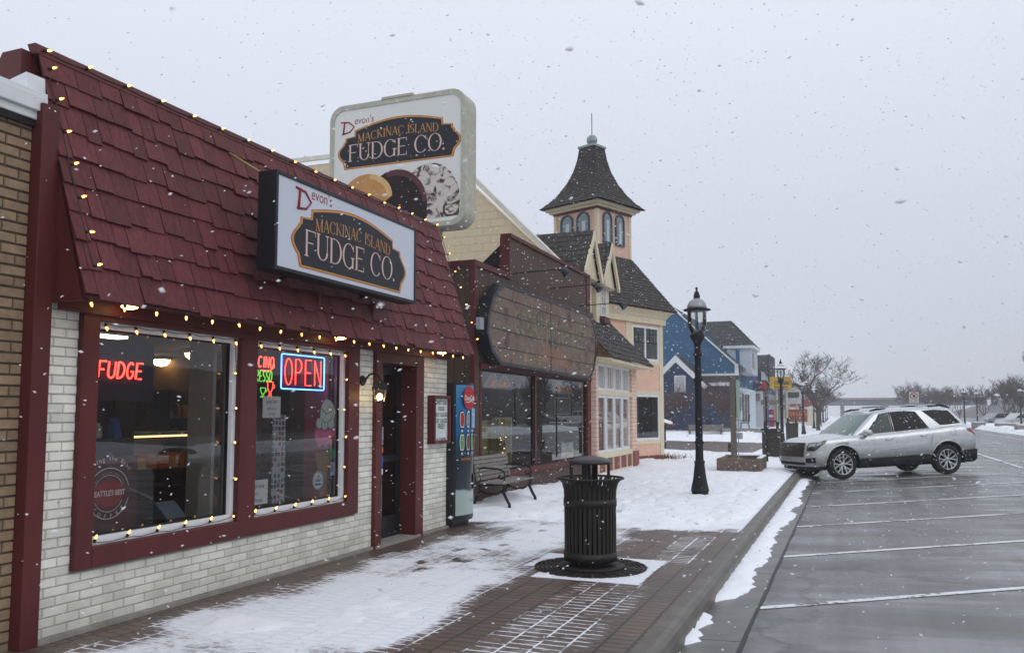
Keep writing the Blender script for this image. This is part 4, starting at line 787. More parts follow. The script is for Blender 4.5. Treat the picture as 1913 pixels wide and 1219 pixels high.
# ================================================================= STREET LAMPS
def make_lamp():
    t = thing('street_lamp', 'tall black street lamp with fluted base and clear glass globe nearest the viewer', 'street lamp', (0, 0, 0), 0, 'black street lamps along the pavement')
    a = MB(); a.lathe([(.20, 0), (.205, .03), (.165, .05), (.15, .09), (.17, .12), (.165, .15), (.125, .34), (.105, .50), (.092, .62), (.10, .64), (.10, .67), (.078, .69), (.070, 1.0), (.062, 2.0), (.057, 2.85)], n=16, smooth=False); a.build('fluted_post', mat('lamp_black', (.008, .009, .012), .6, spec=.3, var=.2), t)
    a = MB()
    for z in (1.02, 2.20, 2.68): a.lathe([(.078, z-.03), (.088, z), (.078, z+.03)], n=16)
    a.sphere((0, -.08, 2.25), .035, 5); a.build('collar', MATS['lamp_black'], t)
    a = MB(); a.lathe([(.062, 2.84), (.07, 2.86), (.07, 2.9), (.11, 2.96), (.15, 3.03), (.13, 3.05), (.115, 3.09), (.09, 3.12)], n=16); a.build('globe_cup', MATS['lamp_black'], t)
    gl = MB(); gl.rings([[(r*math.cos(2*math.pi*k/20), r*math.sin(2*math.pi*k/20), z) for k in range(20)] for r, z in ((.10, 3.06), (.15, 3.13), (.178, 3.24), (.182, 3.52))], False); gl.build('glass_globe', glass('globe_glass', (.90, .92, .90), 1.6, .08) if 'globe_glass' not in MATS else MATS['globe_glass'], t)
    a = MB(); a.cyl((0, 0, 3.1), (0, 0, 3.52), .018, 8); a.cyl((-.03, .0, 3.15), (-.03, 0, 3.5), .008, 6); a.build('lamp_stem', MATS['lamp_black'], t)
    a = MB(); n = 24; rg = []
    for r, z in ((.17, 3.50), (.245, 3.515), (.25, 3.535), (.19, 3.55)): rg.append([((r+.012*(k % 2)*(r > .2))*math.cos(2*math.pi*k/n), (r+.012*(k % 2)*(r > .2))*math.sin(2*math.pi*k/n), z) for k in range(n)])
    a.rings(rg); a.build('scalloped_brim', MATS['lamp_black'], t)
    a = MB(); a.lathe([(.188, 3.55), (.184, 3.59), (.165, 3.65), (.125, 3.705), (.07, 3.735), (.065, 3.745)], n=20); hood = a.build('hood', mat('galvanized_hood', (.32, .34, .36), .4, metal=.3, var=.1), t)
    a = MB(); a.lathe([(.060, 3.74), (.062, 3.80), (.05, 3.83), (.045, 3.86), (.022, 3.885), (.018, 3.92)], n=14); a.sphere((0, 0, 3.94), .026, 6); a.build('finial', MATS['lamp_black'], t)
    a = MB(); rs = random.Random(1); a.rings([[((r+rs.uniform(-.004, .004))*math.cos(2*math.pi*k/18), (r+rs.uniform(-.004, .004))*math.sin(2*math.pi*k/18), z) for k in range(18)] for r, z in ((.215, 3.545), (.20, 3.575), (.16, 3.655), (.11, 3.72), (.072, 3.745))], True); a.build('snow_cap', snowm, t)
    return t
lamp = make_lamp()
def snow_free(t):  # the nearest lamp carries only a dusting
    for c in list(t.children):
        if c.name.startswith('snow_cap'): bpy.data.objects.remove(c)
lp = GP(1308, 930)
L_words = ['second street lamp behind the square bin, snow on its hood', 'third street lamp, in front of the cream gabled house', 'fourth street lamp down the pavement, beside the bare tree trunk', 'fifth street lamp down the pavement in the haze', 'sixth street lamp down the pavement in the haze', 'seventh street lamp down the pavement in the haze', 'farthest street lamp of the left row, deep in the haze']
Ys_ = [38.7, 63.1, 86.5, 110, 134, 158, 182]; Xs_ = [-2.74, -3.0, -3.15, -3.3, -3.5, -3.75, -4.0]
for X_, Y_, w_ in zip(Xs_, Ys_, L_words):
    c = copy_tree(lamp); c.location = (X_, Y_, 0); c['label'] = w_
for X_, Y_, w_ in ((12.6, 100, 'street lamp on the far snowy bank right of the silver car'), (14.6, 88, 'street lamp on the far bank beside the parked white pickup'), (10.5, 92, 'street lamp on the far bank just behind the silver car'), (12.9, 62, 'street lamp on the far bank near the right edge')):
    c = copy_tree(lamp); c.location = (X_, Y_, 0); c['label'] = w_; c['group'] = 'black street lamps on the far side of the road'
snow_free(lamp); lamp.location = (lp.x, lp.y, .02)
# ================================================================= BROWN STOREFRONT
BX = -5.9
br = thing('brown_storefront', 'brown boarded storefront with stepped parapet and large dark windows', 'shop', (BX, 16.3, 0))
yb0, yb1 = 12.88, 19.72; ym = 14.5
def band(m, x0, x1): pass
m = MB()
m.box(-9.5, BX, yb0, yb1, 2.45, 4.12); m.box(-6.05, BX-.003, ym, yb1, 4.12, 4.93)
m.box(-9.5, BX, yb0, 13.18, 0, 2.45); m.box(-9.5, BX-.002, 13.18, 19.75-.2, 0, .42); m.build('wall', brownbd, br)
trimr = mat('dull_red_trim', (.10, .020, .019), .6, var=.15)
m = MB(); m.box(-9.5, BX+.03, yb0-.03, ym, 4.12, 4.22); m.box(-6.08, BX+.04, ym-.03, yb1+.03, 4.93, 5.0); m.box(-6.08, BX+.02, ym-.05, ym, 4.22, 4.93); m.box(BX-.06, BX+.025, yb0-.025, yb0+.05, 0, 4.12)
m.box(BX, BX+.05, 13.1, 19.75, 2.36, 2.46); m.box(BX-.02, BX+.06, 13.15, 19.75, .42, .53); m.box(BX, BX+.02, 13.18, 19.75, .0, .09)
m.box(BX-.06, BX+.012, 15.85, 15.93, .53, 2.36); m.box(BX-.06, BX+.01, 13.13, 13.2, .53, 2.36); m.box(BX-.06, BX+.02, 19.5, 19.78, 0, 4.93)
m.build('red_trim', trimr, br)
m = MB(); m.hexa([(-6.9, ym+.02, 4.12), (-6.06, ym+.02, 4.12), (-6.06, ym+.1, 4.12), (-6.9, ym+.1, 4.12), (-6.1, ym+.02, 4.8), (-6.06, ym+.02, 4.8), (-6.06, ym+.1, 4.8), (-6.1, ym+.1, 4.8)]); m.build('parapet_brace', blackm, br)
for (ya, yb) in ((13.2, 15.84), (15.94, 19.5)):
    f = MB(); q = .04; x0, x1 = BX-.06, BX-.02
    f.box(x0, x1, ya, yb, .53, .53+q); f.box(x0, x1, ya, yb, 2.36-q, 2.36); f.box(x0, x1, ya, ya+q, .53+q, 2.36-q); f.box(x0, x1, yb-q, yb, .53+q, 2.36-q)
    wn_ = f.build('window', blackm, br); g = MB(); g.poly([(BX-.04, ya+q, .53+q), (BX-.04, yb-q, .53+q), (BX-.04, yb-q, 2.36-q), (BX-.04, ya+q, 2.36-q)]); g.build('pane', pane, wn_)
m = MB(); m.box(-9.5, -9.4, 13, 19.7, 0, 2.45); m.box(-9.4, BX-.1, 13, 19.7, 2.40, 2.45); m.box(-9.4, BX-.1, 13.18, 19.6, .30, .34); m.box(-9.4, BX-.1, 19.58, 19.7, .4, 2.4); m.build('interior_shell', mat('dim_interior_olive', (.10, .10, .075), .9, var=.3), br)
m = MB(); m.box(-6.75, -6.7, 13.6, 15.3, .42, 1.45); m.box(-6.75, -6.7, 15.65, 16.6, .42, 1.5); m.box(-6.73, -6.2, 15.3, 15.34, .42, 1.45); m.build('display_partition', lap_siding('olive_yellow_boards', (.42, .40, .17), .16, .006, 'H'), br)
def mtn_sign(Y0, Y1, z0, z1, label):
    t = thing('mountain_sign', label, 'window sign', (-6.0, (Y0+Y1)/2, z0), group='mountain shaped signs in the brown storefront windows'); w, h = Y1-Y0, z1-z0
    a = MB(); a.T = wall_frame(-6.02, Y0, z0); a.prism([(0, 0), (w*.2, h), (w*.36, h), (w*.5, h*.55), (w*.62, h), (w*.8, h), (w, 0)], 0, .01); a.build('pale_board', mat('sign_pale_teal', (.20, .30, .28), .6), t)
    a = MB(); a.T = wall_frame(-6.008, Y0, z0); a.poly([(w*.06, h*.1, 0), (w*.28, h*.95, 0), (w*.45, h*.4, 0), (w*.55, h*.4, 0), (w*.72, h*.95, 0), (w*.94, h*.1, 0)][::-1]); a.build('red_peaks', mat('sign_red_orange', (.38, .06, .02), .6, var=.3, scale=12), t)
    a = MB(); a.T = wall_frame(-6.006, Y0, z0)
    for c in (.3, .5, .7): a.poly([(w*(c-.13), h*.13, 0), (w*(c+.13), h*.13, 0), (w*c, h*.6, 0)])
    a.build('yellow_peaks', mat('sign_amber', (.55, .24, .04), .6, var=.3, scale=12), t)
Y0, Y1, z0, z1 = rect_px(905, 699, 958, 726, -6.0); mtn_sign(Y0, Y1, z0, z1, 'larger orange mountain sign in the left window above the bench')
Y0, Y1, z0, z1 = rect_px(1034, 713, 1071, 735, -6.0); mtn_sign(Y0, Y1, z0, z1, 'smaller orange mountain sign at the top of the right brown window')
t, Y0, Y1, z0, z1 = note((1049, 826, 1071, 868), -6.0, [("WORLD'S", .5, .84, .12, .8), ('CLASS', .5, .70, .12, .8)], 'white poster with a yellow diagonal stripe standing in the brown storefront window', nm='poster', cat='poster')
a = MB(); a.T = wall_frame(-5.998, Y0, z0); w, h = Y1-Y0, z1-z0; a.poly([(0.02, h*.2, 0), (0.02, h*.36, 0), (w-.02, h*.68, 0), (w-.02, h*.52, 0)]); a.build('yellow_stripe', mat('stripe_yellow', (.5, .4, .05), .6), t)
note((1089, 833, 1098, 853), -6.0, [('- - -', .5, .6, .2, .9)], 'small white hours card low at the right end of the brown window', nm='hours_card', cat='notice')
t = thing('hanging_picture', 'pale empty frame hanging in the right brown storefront window', 'frame', (-6.1, 17.2, 1.4)); Y0, Y1, z0, z1 = rect_px(1037, 743, 1065, 773, -6.1)
a = MB(); a.T = wall_frame(-6.1, Y0, z0); w, h = Y1-Y0, z1-z0; a.tube([(0, 0, 0), (w, 0, 0), (w, h, 0), (0, h, 0)], .014, 4, closed=True); a.build('frame_rail', mat('frame_grey', (.4, .42, .4), .6), t); a = MB(); a.T = wall_frame(-6.11, Y0, z0); a.box(0, w, 0, h, 0, .004); a.build('dark_panel', mat('olive_dark', (.04, .05, .04), .5), t)
t = thing('glowing_twig_lights', 'tiny yellow fairy lights on a twig tree in the left brown window', 'fairy lights', (-6.3, 15.3, .5))
a = MB(); rs = random.Random(5); tw = []
for k in range(9):
    p = Vector((-6.35, 15.4, .55)); L_ = [p]
    for j in range(6): p = p+Vector((rs.uniform(-.04, .04), rs.uniform(-.14, .07), rs.uniform(.05, .22))); L_.append(p)
    a.tube(L_, .006, 4); tw += L_[1:]
a.build('twigs', wirem, t); a = MB()
for p in tw[::2]: a.sphere(p, .011, 3)
tag(a.build('tiny_bulbs', emis('fairy_bulb', (1, .7, .25), 5), t), kind='stuff')
for i, (Y_, z_, c) in enumerate(((13.45, 1.35, (.3, .3, .28)), (13.62, 1.5, (.35, .34, .3)), (13.78, 1.42, (.25, .24, .2)))):
    a = MB(); a.lathe([(.03, .42-.0), (.035, z_*.9), (.02, z_+.05)], (-6.25, Y_, 0), 8); solo('display_stick', a, mat('stick_%d' % i, c, .6), 'pale upright display stick left in the brown storefront window', 'stick', group='upright sticks in the brown window')
a = MB(); a.hexa([(-6.7, 16.75, .34), (-6.25, 16.75, .34), (-6.25, 17.35, .34), (-6.7, 17.35, .34), (-6.65, 16.8, 1.0), (-6.4, 16.8, 1.0), (-6.4, 17.3, 1.0), (-6.65, 17.3, 1.0)]); a.sphere((-6.45, 17.05, 1.1), .16, 8); solo('blue_display_figure', a, mat('display_blue', (.06, .10, .2), .6, var=.5), 'dim blue stuffed display object low in the right brown window', 'display')
# big weathered wooden sign
t = thing('wooden_sign', 'large weathered barrel shaped wooden sign on the brown storefront', 'sign', (-5.7, 16.2, 2.4))
yA, yB, zA, zB = 12.86, 19.5, 2.38, 3.95
outl = [(13.45, zA+.06), (18.95, zA), (19.30, 2.65), (19.50, 3.05), (19.50, 3.45), (19.25, 3.78), (18.95, 3.93), (13.55, 3.90), (13.10, 3.60), (12.90, 3.25), (12.86, 2.95), (13.05, 2.65)]
cyc = sum(p[0] for p in outl)/len(outl); czc = sum(p[1] for p in outl)/len(outl)
inn = [(cyc+(p[0]-cyc)*.975, czc+(p[1]-czc)*.93) for p in outl]
a = MB(); T = frame((-5.84, 0, 0), (0, 1, 0), (0, 0, 1)); a.T = T
a.rings([[(p[0], p[1], 0) for p in outl], [(p[0], p[1], .20) for p in outl], [(p[0], p[1], .20) for p in inn], [(p[0], p[1], .185) for p in inn]], cap=False, smooth=False); a.face([a.av((p[0], p[1], 0)) for p in outl][::-1]); a.build('black_rim', darkbox, t)
wm = bpy.data.materials.new('weathered_painted_boards'); wm.use_nodes = True; N = wm.node_tree.nodes; L = wm.node_tree.links; b = N['Principled BSDF']; b.inputs['Roughness'].default_value = .65
tcn = N.new('ShaderNodeTexCoord'); n1 = N.new('ShaderNodeTexNoise'); n1.inputs['Scale'].default_value = 2.2; n1.inputs['Detail'].default_value = 9; n1.inputs['Roughness'].default_value = .7; L.new(tcn.outputs['Object'], n1.inputs['Vector'])
r_ = N.new('ShaderNodeValToRGB'); cr = r_.color_ramp
for i, (p, c) in enumerate([(.36, (.05, .042, .038)), (.44, (.13, .08, .062)), (.50, (.20, .115, .08)), (.55, (.11, .10, .08)), (.64, (.25, .165, .10))]):
    e = cr.elements[i] if i < 2 else cr.elements.new(p); e.position = p; e.color = (*c, 1)
L.new(n1.outputs[0], r_.inputs[0]); L.new(r_.outputs[0], b.inputs['Base Color'])
a = MB(); a.T = T; a.poly([(p[0], p[1], .186) for p in inn]); a.build('painted_boards', wm, t)
a = MB(); a.T = T
for f in (.2, .42, .62, .82):
    z = 2.45+f*1.45; yl = min(p[0] for p in inn)+.08; yr = max(p[0] for p in inn)-.08
    a.tube([(yl, z, .187), (yl+(yr-yl)*.35, z-.008, .187), (yr, z, .187)], .007, 4)
a.tube([(16.15, 2.47, .188), (16.15, 3.86, .188)], .011, 4); a.build('board_joint', blackm, t)
a = MB(); a.T = T; a.text('GREAT SOUTHWEST', 14.13, 3.03, .62, sx=.80, z=.1888, bold=.01); a.build('letter_shadow', mat('faded_teal_paint', (.085, .125, .10), .7, var=.5, scale=6), t)
a = MB(); a.T = T; a.text('GREAT SOUTHWEST', 14.1, 3.06, .62, sx=.80, z=.190)
a.build('faded_lettering', mat('faded_green_gold', (.21, .17, .09), .7, var=.6, scale=9), t)
a = MB(); a.T = T; a.prism([(15.2, 2.62), (15.9, 3.05), (16.3, 2.85), (16.7, 3.02), (17.6, 2.56)], .187, .189); a.build('faded_hill_painting', mat('faded_orange', (.23, .13, .085), .7, var=.35, scale=5), t)
a = MB(); a.box(-5.78, -5.70, 12.70, 12.86, 3.0, 3.2); a.build('junction_box', mat('pale_box', (.3, .33, .36), .5), t)
def gooseneck(Y, z, label):
    t = thing('gooseneck_lamp', label, 'lamp', (-5.9, Y, z), group='arm lamps over the weathered wooden sign')
    a = MB(); a.tube([(-5.9, Y, z), (-5.3, Y+.0, z+.02), (-4.95, Y, z+.03)], .011, 6); a.build('arm', blackm, t)
    a = MB(); a.tube([(-4.98, Y, z+.03), (-4.90, Y, z+.01), (-4.80, Y, z-.10)], [.025, .055, .085], 10); a.build('shade', mat('lamp_grey', (.022, .026, .035), .4), t)
gooseneck(14.7, 4.26, 'left arm lamp above the weathered wooden sign'); gooseneck(16.9, 4.28, 'middle arm lamp above the weathered wooden sign'); gooseneck(19.0, 4.15, 'right arm lamp above the weathered wooden sign')
# ================================================================= CREAM BLOCK BUILDING
cb = thing('cream_block_building', 'cream painted block building with sloping parapet behind the brown storefront', 'building', (-11, 20.5, 0))
a = MB(); Yc = 20.0
prof = [(-22, 0), (-6.6, 0), (-6.9, 5.45), (-9.5, 7.95), (-9.6, 8.1), (-13.2, 8.82), (-22, 8.95)]
a.T = frame((0, Yc, 0), (1, 0, 0), (0, 0, 1), (0, 1, 0)); a.prism(prof, 0, .5)
cbm = bpy.data.materials.new('cream_block_paint'); cbm.use_nodes = True; N = cbm.node_tree.nodes; L = cbm.node_tree.links; b = N['Principled BSDF']; b.inputs['Roughness'].default_value = .8
tcn = N.new('ShaderNodeTexCoord'); mp = N.new('ShaderNodeMapping'); mp.inputs['Rotation'].default_value = (R(90), 0, 0); L.new(tcn.outputs['Object'], mp.inputs[0]); bt = N.new('ShaderNodeTexBrick'); L.new(mp.outputs[0], bt.inputs[0])
for k_, v_ in (('Scale', 1), ('Brick Width', .42), ('Row Height', .21), ('Mortar Size', .006)): bt.inputs[k_].default_value = v_
bt.inputs['Color1'].default_value = (.65, .54, .36, 1); bt.inputs['Color2'].default_value = (.63, .52, .34, 1); bt.inputs['Mortar'].default_value = (.53, .43, .27, 1); L.new(bt.outputs[0], b.inputs['Base Color'])
bp = N.new('ShaderNodeBump'); bp.inputs['Distance'].default_value = .006; bp.invert = True; L.new(bt.outputs['Fac'], bp.inputs['Height']); L.new(bp.outputs[0], b.inputs['Normal'])
a.build('block_wall', cbm, cb)
a = MB(); a.tube([(-6.75, Yc-.03, 5.43), (-9.45, Yc-.03, 8.17), (-9.7, Yc-.03, 8.3), (-13.2, Yc-.03, 9.0), (-22, Yc-.03, 9.12)], .085, 4, smooth=False); a.build('parapet_coping', mat('cream_white_trim', (.70, .68, .58), .6), cb)
# ================================================================= PEACH VICTORIAN BUILDING
pk = thing('peach_victorian_building', 'peach and cream Victorian building with dark shingle roofs, dormers and bell-roofed tower', 'building', (-5.8, 23, 0))
sid = lap_siding('peach_lap_siding', (.74, .52, .41), .11, .012); PXW = -5.75; ya, yb = 19.8, 24.02
a = MB(); a.box(-9.5, PXW-.12, ya, yb, 0, 2.95); a.box(PXW-.12, PXW, ya, ya+.16, .0, 2.95); a.box(PXW-.12, PXW, 23.45, yb, .0, 2.95); a.build('siding_wall', sid, pk)
a = MB(); a.box(PXW-.12, PXW+.01, ya+.16, 23.45, .44, .58); a.box(PXW-.12, PXW+.01, ya+.16, 23.45, 2.04, 2.16); a.box(PXW-.12, PXW+.01, ya+.16, 23.45, 2.83, 2.97); a.box(PXW-.12, PXW+.012, ya+.16, 23.45, 0, .10)
for y in [ya+.16, 20.62, 21.34, 22.06, 22.78, 23.39]: a.box(PXW-.12, PXW+.012, y, y+.06, .10, .44)
a.build('cream_band', creamp, pk)
a = MB(); a.box(PXW-.1, PXW-.02, ya+.2, 23.4, .08, .46); a.box(PXW-.02, PXW+.05, 23.46, yb+.04, 0, .5); a.build('red_base_panel', mat('red_panel', (.23, .06, .055), .6), pk)
def sash(x, y0, y1, z0, z1, nv=0, nh=0, w=.05, frame_m=whitepaint, parent=None, dark=True, T=None, name='window', arch=False):
    f = MB(); f.T = T
    f.box(x-.05, x, y0, y0+w, z0, z1); f.box(x-.05, x, y1-w, y1, z0, z1); f.box(x-.05, x, y0+w, y1-w, z0, z0+w); f.box(x-.05, x, y0+w, y1-w, z1-w, z1)
    for i in range(1, nv+1): yy = y0+(y1-y0)*i/(nv+1); f.box(x-.035, x-.008, yy-.012, yy+.012, z0+w, z1-w)
    for i in range(1, nh+1): zz = z0+(z1-z0)*i/(nh+1); f.box(x-.034, x-.006, y0+w, y1-w, zz-.012, zz+.012)
    o = f.build(name, frame_m, parent); g = MB(); g.T = T; g.poly([(x-.03, y0+w, z0+w), (x-.03, y1-w, z0+w), (x-.03, y1-w, z1-w), (x-.03, y0+w, z1-w)]); g.build('pane', pane, o); return o
for i in range(4):
    y0 = ya+.18+i*.82; y1 = y0+.78
    sash(PXW-.02, y0, y1, .58, 2.04, parent=pk, w=.07); sash(PXW-.02, y0, y1, 2.16, 2.83, nv=3, parent=pk, w=.06)
a = MB(); a.box(-6.6, -6.55, ya+.1, 23.4, .5, 2.9); a.build('inner_curtain', mat('curtain_grey', (.13, .16, .17), .9, var=.4, scale=2, stretch=(1, 8, .3)), pk)
# wing roof, rising back from the eave
rf = MB(); shingles(rf, (-5.32, 19.8, 2.95), (-5.32, 20.6, 2.95), (-6.75, 20.6, 4.40), (-6.75, 19.8, 4.40), 9, w=.22, th=.02, jit=.02, seed=22); shingles(rf, (-5.32, 20.6, 2.95), (-5.32, 24.45, 2.95), (-9.3, 24.45, 7.0), (-9.3, 20.6, 7.0), 26, w=.22, th=.02, jit=.02, seed=21); rf.build('wing_roof', greysh, pk)
a = MB(); a.hexa([(-5.75, 19.8, 2.86), (-5.34, 19.8, 2.86), (-5.34, 24.43, 2.86), (-5.75, 24.43, 2.86), (-5.75, 19.8, 2.98), (-5.36, 19.8, 2.94), (-5.36, 24.43, 2.94), (-5.75, 24.43, 2.98)]); a.build('eave_soffit', creamp, pk)
a = MB(); a.hexa([(-5.38, 24.40, 2.80), (-9.3, 24.40, 6.80), (-9.3, 24.46, 6.80), (-5.38, 24.46, 2.80), (-5.33, 24.40, 2.945), (-9.3, 24.40, 6.99), (-9.3, 24.46, 6.99), (-5.33, 24.46, 2.945)]); a.build('rake_board', creamp, pk)
a = MB(); a.poly([(-5.75, 24.3, 2.9), (-9.3, 24.3, 2.9), (-9.3, 24.3, 6.7)]); a.build('gable_end', sid, pk)
# dormers
def dormer(yc, xf=-6.45, zb=4.45, ze=5.28, zt=6.46, hw=.78):
    d = MB(); d.box(-8.6, xf, yc-hw+.12, yc+hw-.12, zb-.5, ze); d.poly([(xf+.0, yc-hw+.12, ze), (xf, yc+hw-.12, ze), (xf, yc, zt-.28)])
    o = d.build('dormer', creamp, pk)
    r_ = MB(); xo = xf+.28
    shingles(r_, (xo, yc+hw, ze-.02), (-9.4, yc+hw, ze-.02), (-9.4, yc, zt), (xo, yc, zt), 8, w=.2, th=.018, seed=int(yc*7)); shingles(r_, (-9.4, yc-hw, ze-.02), (xo, yc-hw, ze-.02), (xo, yc, zt), (-9.4, yc, zt), 8, w=.2, th=.018, seed=int(yc*5)); r_.build('dormer_roof', greysh, o)
    b = MB(); b.T = frame((0, 0, 0), (0, 1, 0), (0, 0, 1))
    for s_ in (-1, 1): b.prism([(yc+s_*(hw+.03), ze-.16), (yc+s_*(hw+.03), ze-.01), (yc, zt-.01), (yc, zt-.27), (yc+s_*(hw-.11), ze-.16)][::s_], xo-.03, xo+.03)
    b.prism([(yc-hw+.08, ze-.10), (yc+hw-.08, ze-.10), (yc, zt-.22)], xo-.14, xo-.10); b.T = None; b.box(xf, xo-.14, yc-hw+.08, yc+hw-.08, ze-.12, ze-.07); b.build('gable_trim', creamp, o)
    sash(xf+.04, yc-.27, yc+.27, zb-.12, ze-.08, nv=1, nh=2, parent=o, w=.05)
    s_ = MB(); s_.box(xf, xf+.14, yc-.34, yc+.34, zb-.32, zb-.14); s_.build('sill_box', trimr, o)
dormer(21.15, zb=4.4); dormer(22.95)
# tall corner block, turned by 22 degrees
U2 = Vector((math.sin(R(22)), math.cos(R(22)), 0)); V2 = Vector((-U2.y, U2.x, 0)); CN = GP(1240, 858)
def Q(u, v, z): p = CN+U2*u+V2*v; return (p.x, p.y, z)
T2 = Matrix.Identity(4)
for i in range(3): T2[i][0] = -V2[i]; T2[i][1] = U2[i]; T2[i][2] = (0, 0, 1)[i]; T2[i][3] = (CN.x, CN.y, 0)[i]    # local x = outward, y = along facade, z up
a = MB(); a.T = T2; a.box(-5, -.6, -4.2, 0, 0, 4.75); a.box(-.6, -.3, -.12, 0, 0, 4.75); a.box(-.6, -.3, -4.2, -1.9, 0, 4.75); a.box(-.3, 0, -4.2, -1.8, 0, 4.6); a.box(-.3, -.004, -1.8, -.16, 0.17, .62); a.box(-.3, -.004, -1.8, -.16, 2.25, 3.25); a.box(-.3, -.004, -.16, -.0, 0.17, 4.6); a.box(-.3, -.004, -1.8, -.16, 4.5, 4.75); a.build('stucco_wall', peach, pk)
a = MB(); a.T = T2; a.box(-.3, .02, -.20, .02, .17, 4.6); a.box(-.02, .015, -1.8, -.2, .56, .68); a.box(-.02, .015, -1.8, -.2, 2.2, 2.32); a.box(-.02, .015, -1.8, -.2, 3.2, 3.32); a.box(-.35, .02, -2.1, -1.75, .17, 4.6)
a.box(-.35, .10, -4.2, .1, 4.58, 4.78); a.build('cream_trim', creamp, pk)
a = MB(); a.T = T2; a.rings([[(x, y, z) for x, y in ((.12+d, -4.4), (.12+d, .12+d), (-5, .12+d), (-5, -4.4))] for d, z in ((0, 4.78), (.03, 4.84), (.14, 4.98), (.2, 5.0))], True, smooth=False); a.build('cove_cornice', creamp, pk)
a = MB(); a.T = T2; a.box(-4.9, .36, -4.4, .36, 5.0, 5.045); a.build('red_eave_line', trimr, pk)
a = MB(); a.T = T2; a.box(-5, .03, -4.2, .03, -.02, .17); a.build('red_plinth', mat('red_stone_base', (.18, .06, .04), .8, var=.3), pk)
for (za, zb, nv) in ((.68, 2.2, 0), (3.32, 4.5, 0)):
    sash(0, -1.75, -.2, za, zb, nv=0, parent=pk, w=.08, T=T2)
    if nv == 0 and za > 3: sash(-.01, -1.02, -.94, za, zb, parent=pk, w=.04, T=T2)
a = MB(); a.T = T2
for y in (-1.55, -1.35, -.72, -.5): a.box(-.04, -.026, y, y+.02, 3.95, 4.42)
for y0 in (-1.66, -.92): a.box(-.04, -.025, y0, y0+.66, 3.92, 3.95); a.box(-.04, -.025, y0, y0+.66, 4.2, 4.22)
a.build('muntins', blackm, pk)
a = MB(); a.T = T2; a.box(-.42, -.38, -1.8, -.9, .6, 2.2); a.build('inner_curtain', mat('curtain_green', (.09, .12, .10), .9, var=.6, scale=2, stretch=(8, 8, .2)), pk)
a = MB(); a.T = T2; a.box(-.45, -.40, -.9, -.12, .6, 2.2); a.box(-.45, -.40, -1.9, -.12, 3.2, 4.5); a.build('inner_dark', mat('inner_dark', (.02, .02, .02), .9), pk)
u0, u1, v0, v1 = -1.69, .30, 1.45, 3.45; zr = 7.1
rf = MB(); O_ = {'a': Q(-4.6, -.38, 5.04), 'b': Q(.40, -.38, 5.04), 'c': Q(.40, 6, 5.04), 'd': Q(-4.6, 6, 5.04)}; I_ = {'a': Q(u0-1.2, v0, zr), 'b': Q(u1-.02, v0, zr), 'c': Q(u1-.02, v1+1, zr), 'd': Q(u0-1.2, v1+1, zr)}
shingles(rf, O_['a'], O_['b'], I_['b'], I_['a'], 18, w=.2, th=.022, seed=31); shingles(rf, O_['b'], O_['c'], I_['c'], I_['b'], 18, w=.2, th=.022, seed=32); shingles(rf, O_['d'], O_['a'], I_['a'], I_['d'], 18, w=.2, th=.022, seed=33)
rf.poly([I_['a'], I_['b'], I_['c'], I_['d']]); rf.build('hip_roof', greysh, pk)
# tower
ctr = CN+U2*((u0+u1)/2)+V2*((v0+v1)/2); hw = (u1-u0)/2; fc = CN+U2*u0+V2*v0
zt_ = zat(fc, 385); tw = thing_part = bpy.data.objects.new('tower', None); COL.objects.link(tw); tw.parent = pk; tw.location = Vector((ctr.x, ctr.y, 0))-Vector(pk.location)
T3 = T2.copy(); T3[0][3], T3[1][3] = ctr.x, ctr.y
zw0, zw1 = zat(fc, 447), zat(fc, 392)
a = MB(); a.T = T3; a.box(-hw+.03, hw-.03, -hw+.03, hw-.03, 5.5, zt_+.05); a.build('tower_wall', peach, tw)
a = MB(); a.T = T3
for sx_ in (-1, 1):
    for sy in (-1, 1): a.box(min(sx_*hw, sx_*(hw-.13)), max(sx_*hw, sx_*(hw-.13)), min(sy*hw, sy*(hw-.13)), max(sy*hw, sy*(hw-.13)), 5.5, zt_-.02)
a.box(-hw-.12, hw+.12, -hw-.12, hw+.12, zt_+.02, zt_+.10); a.box(-hw-.22, hw+.22, -hw-.22, hw+.22, zt_+.10, zt_+.2); a.build('corner_trim', creamp, tw)
a = MB(); a.T = T3; a.box(-hw-.02, hw+.02, -hw-.02, hw+.02, zt_-.05, zt_+.02); a.build('red_line', trimr, tw)
teal = mat('teal_blue_trim', (.03, .09, .15), .55)
def arch_win(face, c, half, za, zb):
    # face 0: local +x side (street), 1: local -y side (towards the viewer)
    Tm = T3 @ (Matrix(((0, 0, 1, hw-.02), (1, 0, 0, 0), (0, 1, 0, 0), (0, 0, 0, 1))) if face == 0 else Matrix(((1, 0, 0, 0), (0, 0, -1, -hw+.02), (0, 1, 0, 0), (0, 0, 0, 1))))
    def shape(g): h_ = half+g; return [(c-h_, za-g), (c+h_, za-g)]+arc(c, zb-half, h_, h_, 0, 180, 10)
    a = MB(); a.T = Tm; o1, o2 = shape(.05), shape(-.01); n = len(o1)
    a.rings([[(p[0], p[1], 0) for p in o1], [(p[0], p[1], .05) for p in o1], [(p[0], p[1], .05) for p in o2], [(p[0], p[1], .015) for p in o2]], False, smooth=False); w_ = a.build('arched_window', teal, tw)
    a = MB(); a.T = Tm; a.poly([(p[0], p[1], .02) for p in shape(-.01)]); a.build('pane', mat('tower_pane', (.16, .19, .20), .06, var=.2, spec=1), w_)
    a = MB(); a.T = Tm; a.box(c-half*.2, c+half*.45, za+.02, zb-half*1.2, .022, .026); a.build('pale_curtain', mat('pale_curtain', (.5, .56, .58), .7), w_)
for c in (-.42, .30): arch_win(0, c, .21, zw0, zw1)
for c in (-.38, .36): arch_win(1, c, .24, zw0, zw1)
